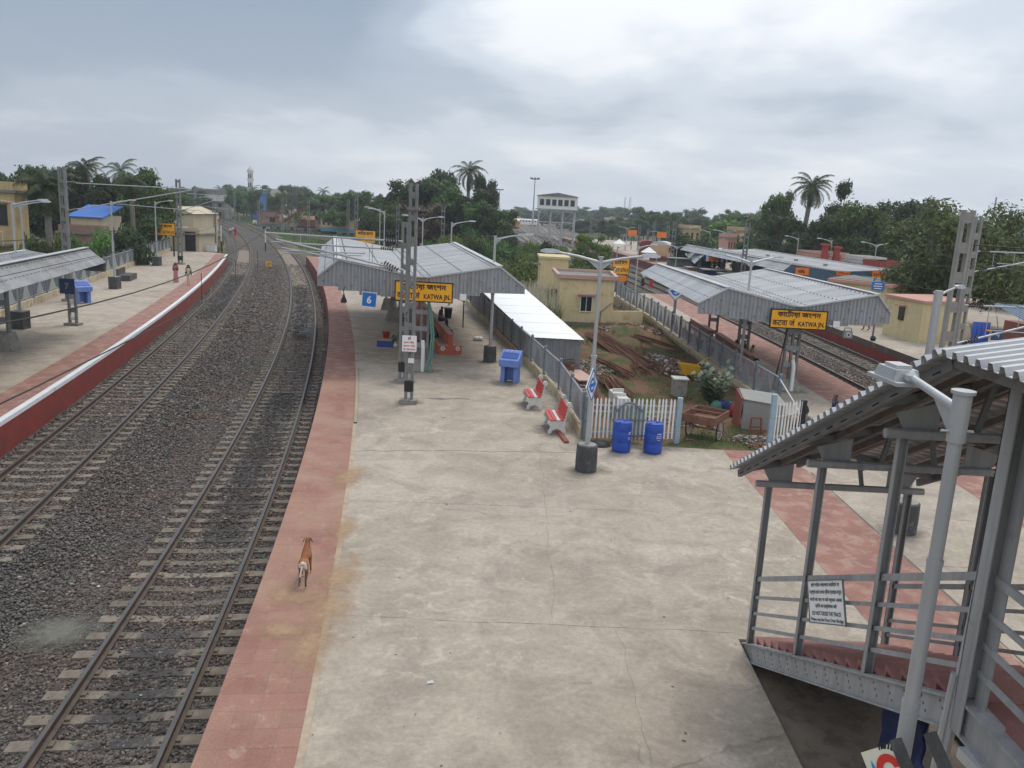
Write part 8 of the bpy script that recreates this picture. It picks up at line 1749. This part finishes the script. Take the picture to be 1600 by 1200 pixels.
q = Vector((-3.0, 38.2, 0)) + d6 * 4.3 + s6_ * .02; person('person in dark clothes perched on the back wall of the orange bench', (q.x, q.y, 0), math.atan2(s6_.y, s6_.x) - .5, 1.6, 'cl_dark', 'cl_dark', 'sit', hands='lap', lean=.15).e.location.z = 1.02 - .27 * 1.6 + .085
q = Vector((-3.0, 38.2, 0)) + d6 * 2.2 - s6_ * .33; T = person('person in maroon clothes bent forward on the near part of the orange bench', (q.x, q.y, 0), math.atan2(-s6_.y, -s6_.x) - .3, 1.62, 'cl_maroon', 'cl_dark', 'sit', hands='lap', lean=.55); T.e.location.z = .475 - .27 * 1.62 + .10
q = Vector((-3.0, 38.2, 0)) + d6 * 2.9 + s6_ * .33; T = person('person in brown clothes lying along the right side of the orange bench', (q.x, q.y, .475), math.atan2(-d6.y, -d6.x), 1.6, 'cl_maroon', 'cl_brown', 'lie', hands='down'); T.e.location.z = .475
p = gnd(1004, 447, -.95); person('woman in black with white scarf on the right hand track', p, 2.2, 1.6, 'cl_dark', 'cl_dark', 'walk', 'cl_dark', 'cl_white'); p = gnd(1017, 449, -.95); person('woman in a bright red sari on the right hand track', p, 2.3, 1.58, 'cl_red', 'cl_red', 'walk', 'cl_red', 'cl_red')
for (x, y, t_, l_, lb, a) in ((11.08, 40.6, 'cl_purple', 'cl_dark', 'person in dark purple sitting on the dark red bench', .1), (11.1, 39.5, 'cl_dark', 'cl_navy', 'person in black sitting beside the one in purple', .2), (11.12, 38.1, 'cl_olive', 'cl_dark', 'person in mustard top sitting on the near part of the dark red bench', -.1)): T = person(lb, (x, y, 0), a, 1.6, t_, l_, 'sit', hands='lap', lean=.12); T.e.location.z = .475 - .27 * 1.6 + .10
p = gnd(1298, 676); person('boy in dark blue clothes holding his hand to his head behind the stair roof', (p.x, p.y, 0), PI, 1.42, 'cl_navy', 'cl_navy', 'stand', hands='head', lean=-.06, sub=2)
T = person('person crouching by the short fence in dark clothes', gnd(1256, 664), 2.0, 1.5, 'cl_dark', 'cl_grey', 'squat', hands='lap', lean=.3)
p = Vector((24.3, 56.6, -.06)); person('man in white shirt and dark trousers walking on the far platform', p, 2.6, 1.66, 'cl_white', 'cl_dark', 'walk')
R_ = random.Random(21)
for k in range(13):
    u, v = R_.choice([(1050, 405), (1035, 398), (1040, 393), (1010, 392), (1005, 400), (985, 384), (990, 379), (995, 383), (1060, 410), (975, 377), (1025, 395), (1000, 376), (1015, 385)]) if False else [(1052, 404), (1036, 398), (1042, 396), (1006, 399), (985, 385), (990, 380), (997, 386), (1062, 409), (976, 378), (1026, 396), (1001, 379), (1016, 390), (970, 374)][k]
    p = gnd(u, v, -.06); person('small figure on the distant tented platform', p, R_.uniform(0, 6.28), R_.uniform(1.5, 1.7), R_.choice(['cl_dark', 'cl_white', 'cl_maroon', 'cl_navy', 'cl_pink']), R_.choice(['cl_dark', 'cl_navy', 'cl_grey']), 'stand', group='people on the distant tented platform')
for (x, y, lb) in ((18.9 + 5.2, 88, 'person in dark clothes standing under the striped shelter'), (25.3, 84, 'person in white standing near the stalls'), ): person(lb, (x, y, -.06), 2., 1.65, 'cl_dark' if y > 85 else 'cl_white', 'cl_dark', 'stand')
# dog walking away along the red strip
def dog(label, loc, rz):
    H = .50; V, E, Rd = [], [], []
    def add(p, r, par=None):
        V.append(Vector(p)); Rd.append(r); i = len(V) - 1
        if par is not None: E.append((par, i))
        return i
    pel = add((-.24, 0, .48), (.082, .088)); loin = add((-.06, 0, .49), (.072, .078), pel); rib = add((.12, 0, .475), (.088, .105), loin); wit = add((.27, 0, .50), (.078, .095), rib)
    nk = add((.37, 0, .58), (.052, .058), wit); hd = add((.45, 0, .655), (.054, .052), nk); mz = add((.55, 0, .63), (.030, .028), hd); ns = add((.60, 0, .62), (.022, .02), mz)
    for sg, st in ((1, .07), (-1, -.08)):
        hp = add((-.27, sg * .06, .42), (.058, .052), pel); kn = add((-.20 + st, sg * .068, .29), (.036, .032), hp); hk = add((-.33 + st, sg * .066, .16), (.019, .018), kn); pw = add((-.30 + st * 1.1, sg * .066, .035), (.018, .018), hk); add((-.26 + st * 1.1, sg * .066, .02), (.022, .016), pw)
        sh = add((.25, sg * .066, .40), (.048, .045), wit); el = add((.21 - st * .6, sg * .07, .28), (.030, .028), sh); wr = add((.24 - st, sg * .068, .13), (.019, .019), el); fp = add((.24 - st * 1.2, sg * .068, .03), (.018, .018), wr); add((.28 - st * 1.2, sg * .068, .018), (.021, .015), fp)
    t0 = add((-.33, 0, .50), (.024, .024), pel); t1 = add((-.40, .01, .42), (.018, .018), t0); t2 = add((-.45, .03, .30), (.015, .015), t1); t3 = add((-.50, .04, .20), (.013, .013), t2); t4 = add((-.55, .04, .14), (.010, .010), t3)
    me = skin_body(V, E, Rd, 0, 2)
    mat('fur_tan', (.300, .125, .048), .8, .18, 6.); mat('fur_rust', (.215, .062, .020), .8, .18, 6.); mat('fur_dark', (.075, .048, .036), .8, .15, 6.); mat('fur_white', (.62, .56, .50), .8, .1, 6.)
    for mn in ('fur_tan', 'fur_rust', 'fur_dark', 'fur_white'): me.materials.append(MATS[mn])
    for f in me.polygons:
        c = Vector(f.center); k = 0
        if c.z > .50 and abs(c.y) < .06 and c.x > -.2: k = 1
        if c.x > .3: k = 1
        if c.z < .33 and c.x < -.1 and c.z > .03: k = 2
        if c.x < -.30 and c.z > .38 and abs(c.y) < .09 and c.x > -.36: k = 3
        if c.x < -.38 and c.z > .26: k = 3
        if c.x < -.47: k = 2
        if c.z < .05: k = 3
        f.material_index = k
    T = Thing('dog', label, 'dog', loc, rz, local=True); T.part('body', me, None)
    for sg in (-1, 1): mb = MB(); mb.slab([(.44, sg * .045, .695), (.40, sg * .050, .69), (.395, sg * .088, .615), (.445, sg * .082, .625)][::sg], .014); T.part('ear', mb, 'fur_dark')
    return T
p = gnd(476, 908); DG = dog('brown dog with white tail base walking away on the red strip', (p.x, p.y + .02, .007), math.radians(97)); DG.e.scale = (.95,) * 3
# ------------------------------------------------------------------ moist summer air
bpy.data.scenes.remove(TMP)
ma = bpy.data.materials.new('haze'); ma.use_nodes = True; nt = ma.node_tree; nt.nodes.clear(); pv = N(nt, 'ShaderNodeVolumePrincipled'); pv.inputs['Color'].default_value = (.86, .92, 1., 1); pv.inputs['Density'].default_value = .00042; ou = N(nt, 'ShaderNodeOutputMaterial'); nt.links.new(pv.outputs[0], ou.inputs['Volume'])
MATS['haze'] = ma; mb = MB(); mb.box((0, 330, 14.5), (1500, 840, 33.)); o = obj('haze', mb, 'haze'); o['kind'] = 'stuff'; o['label'] = 'thin grey blue haze over the town'
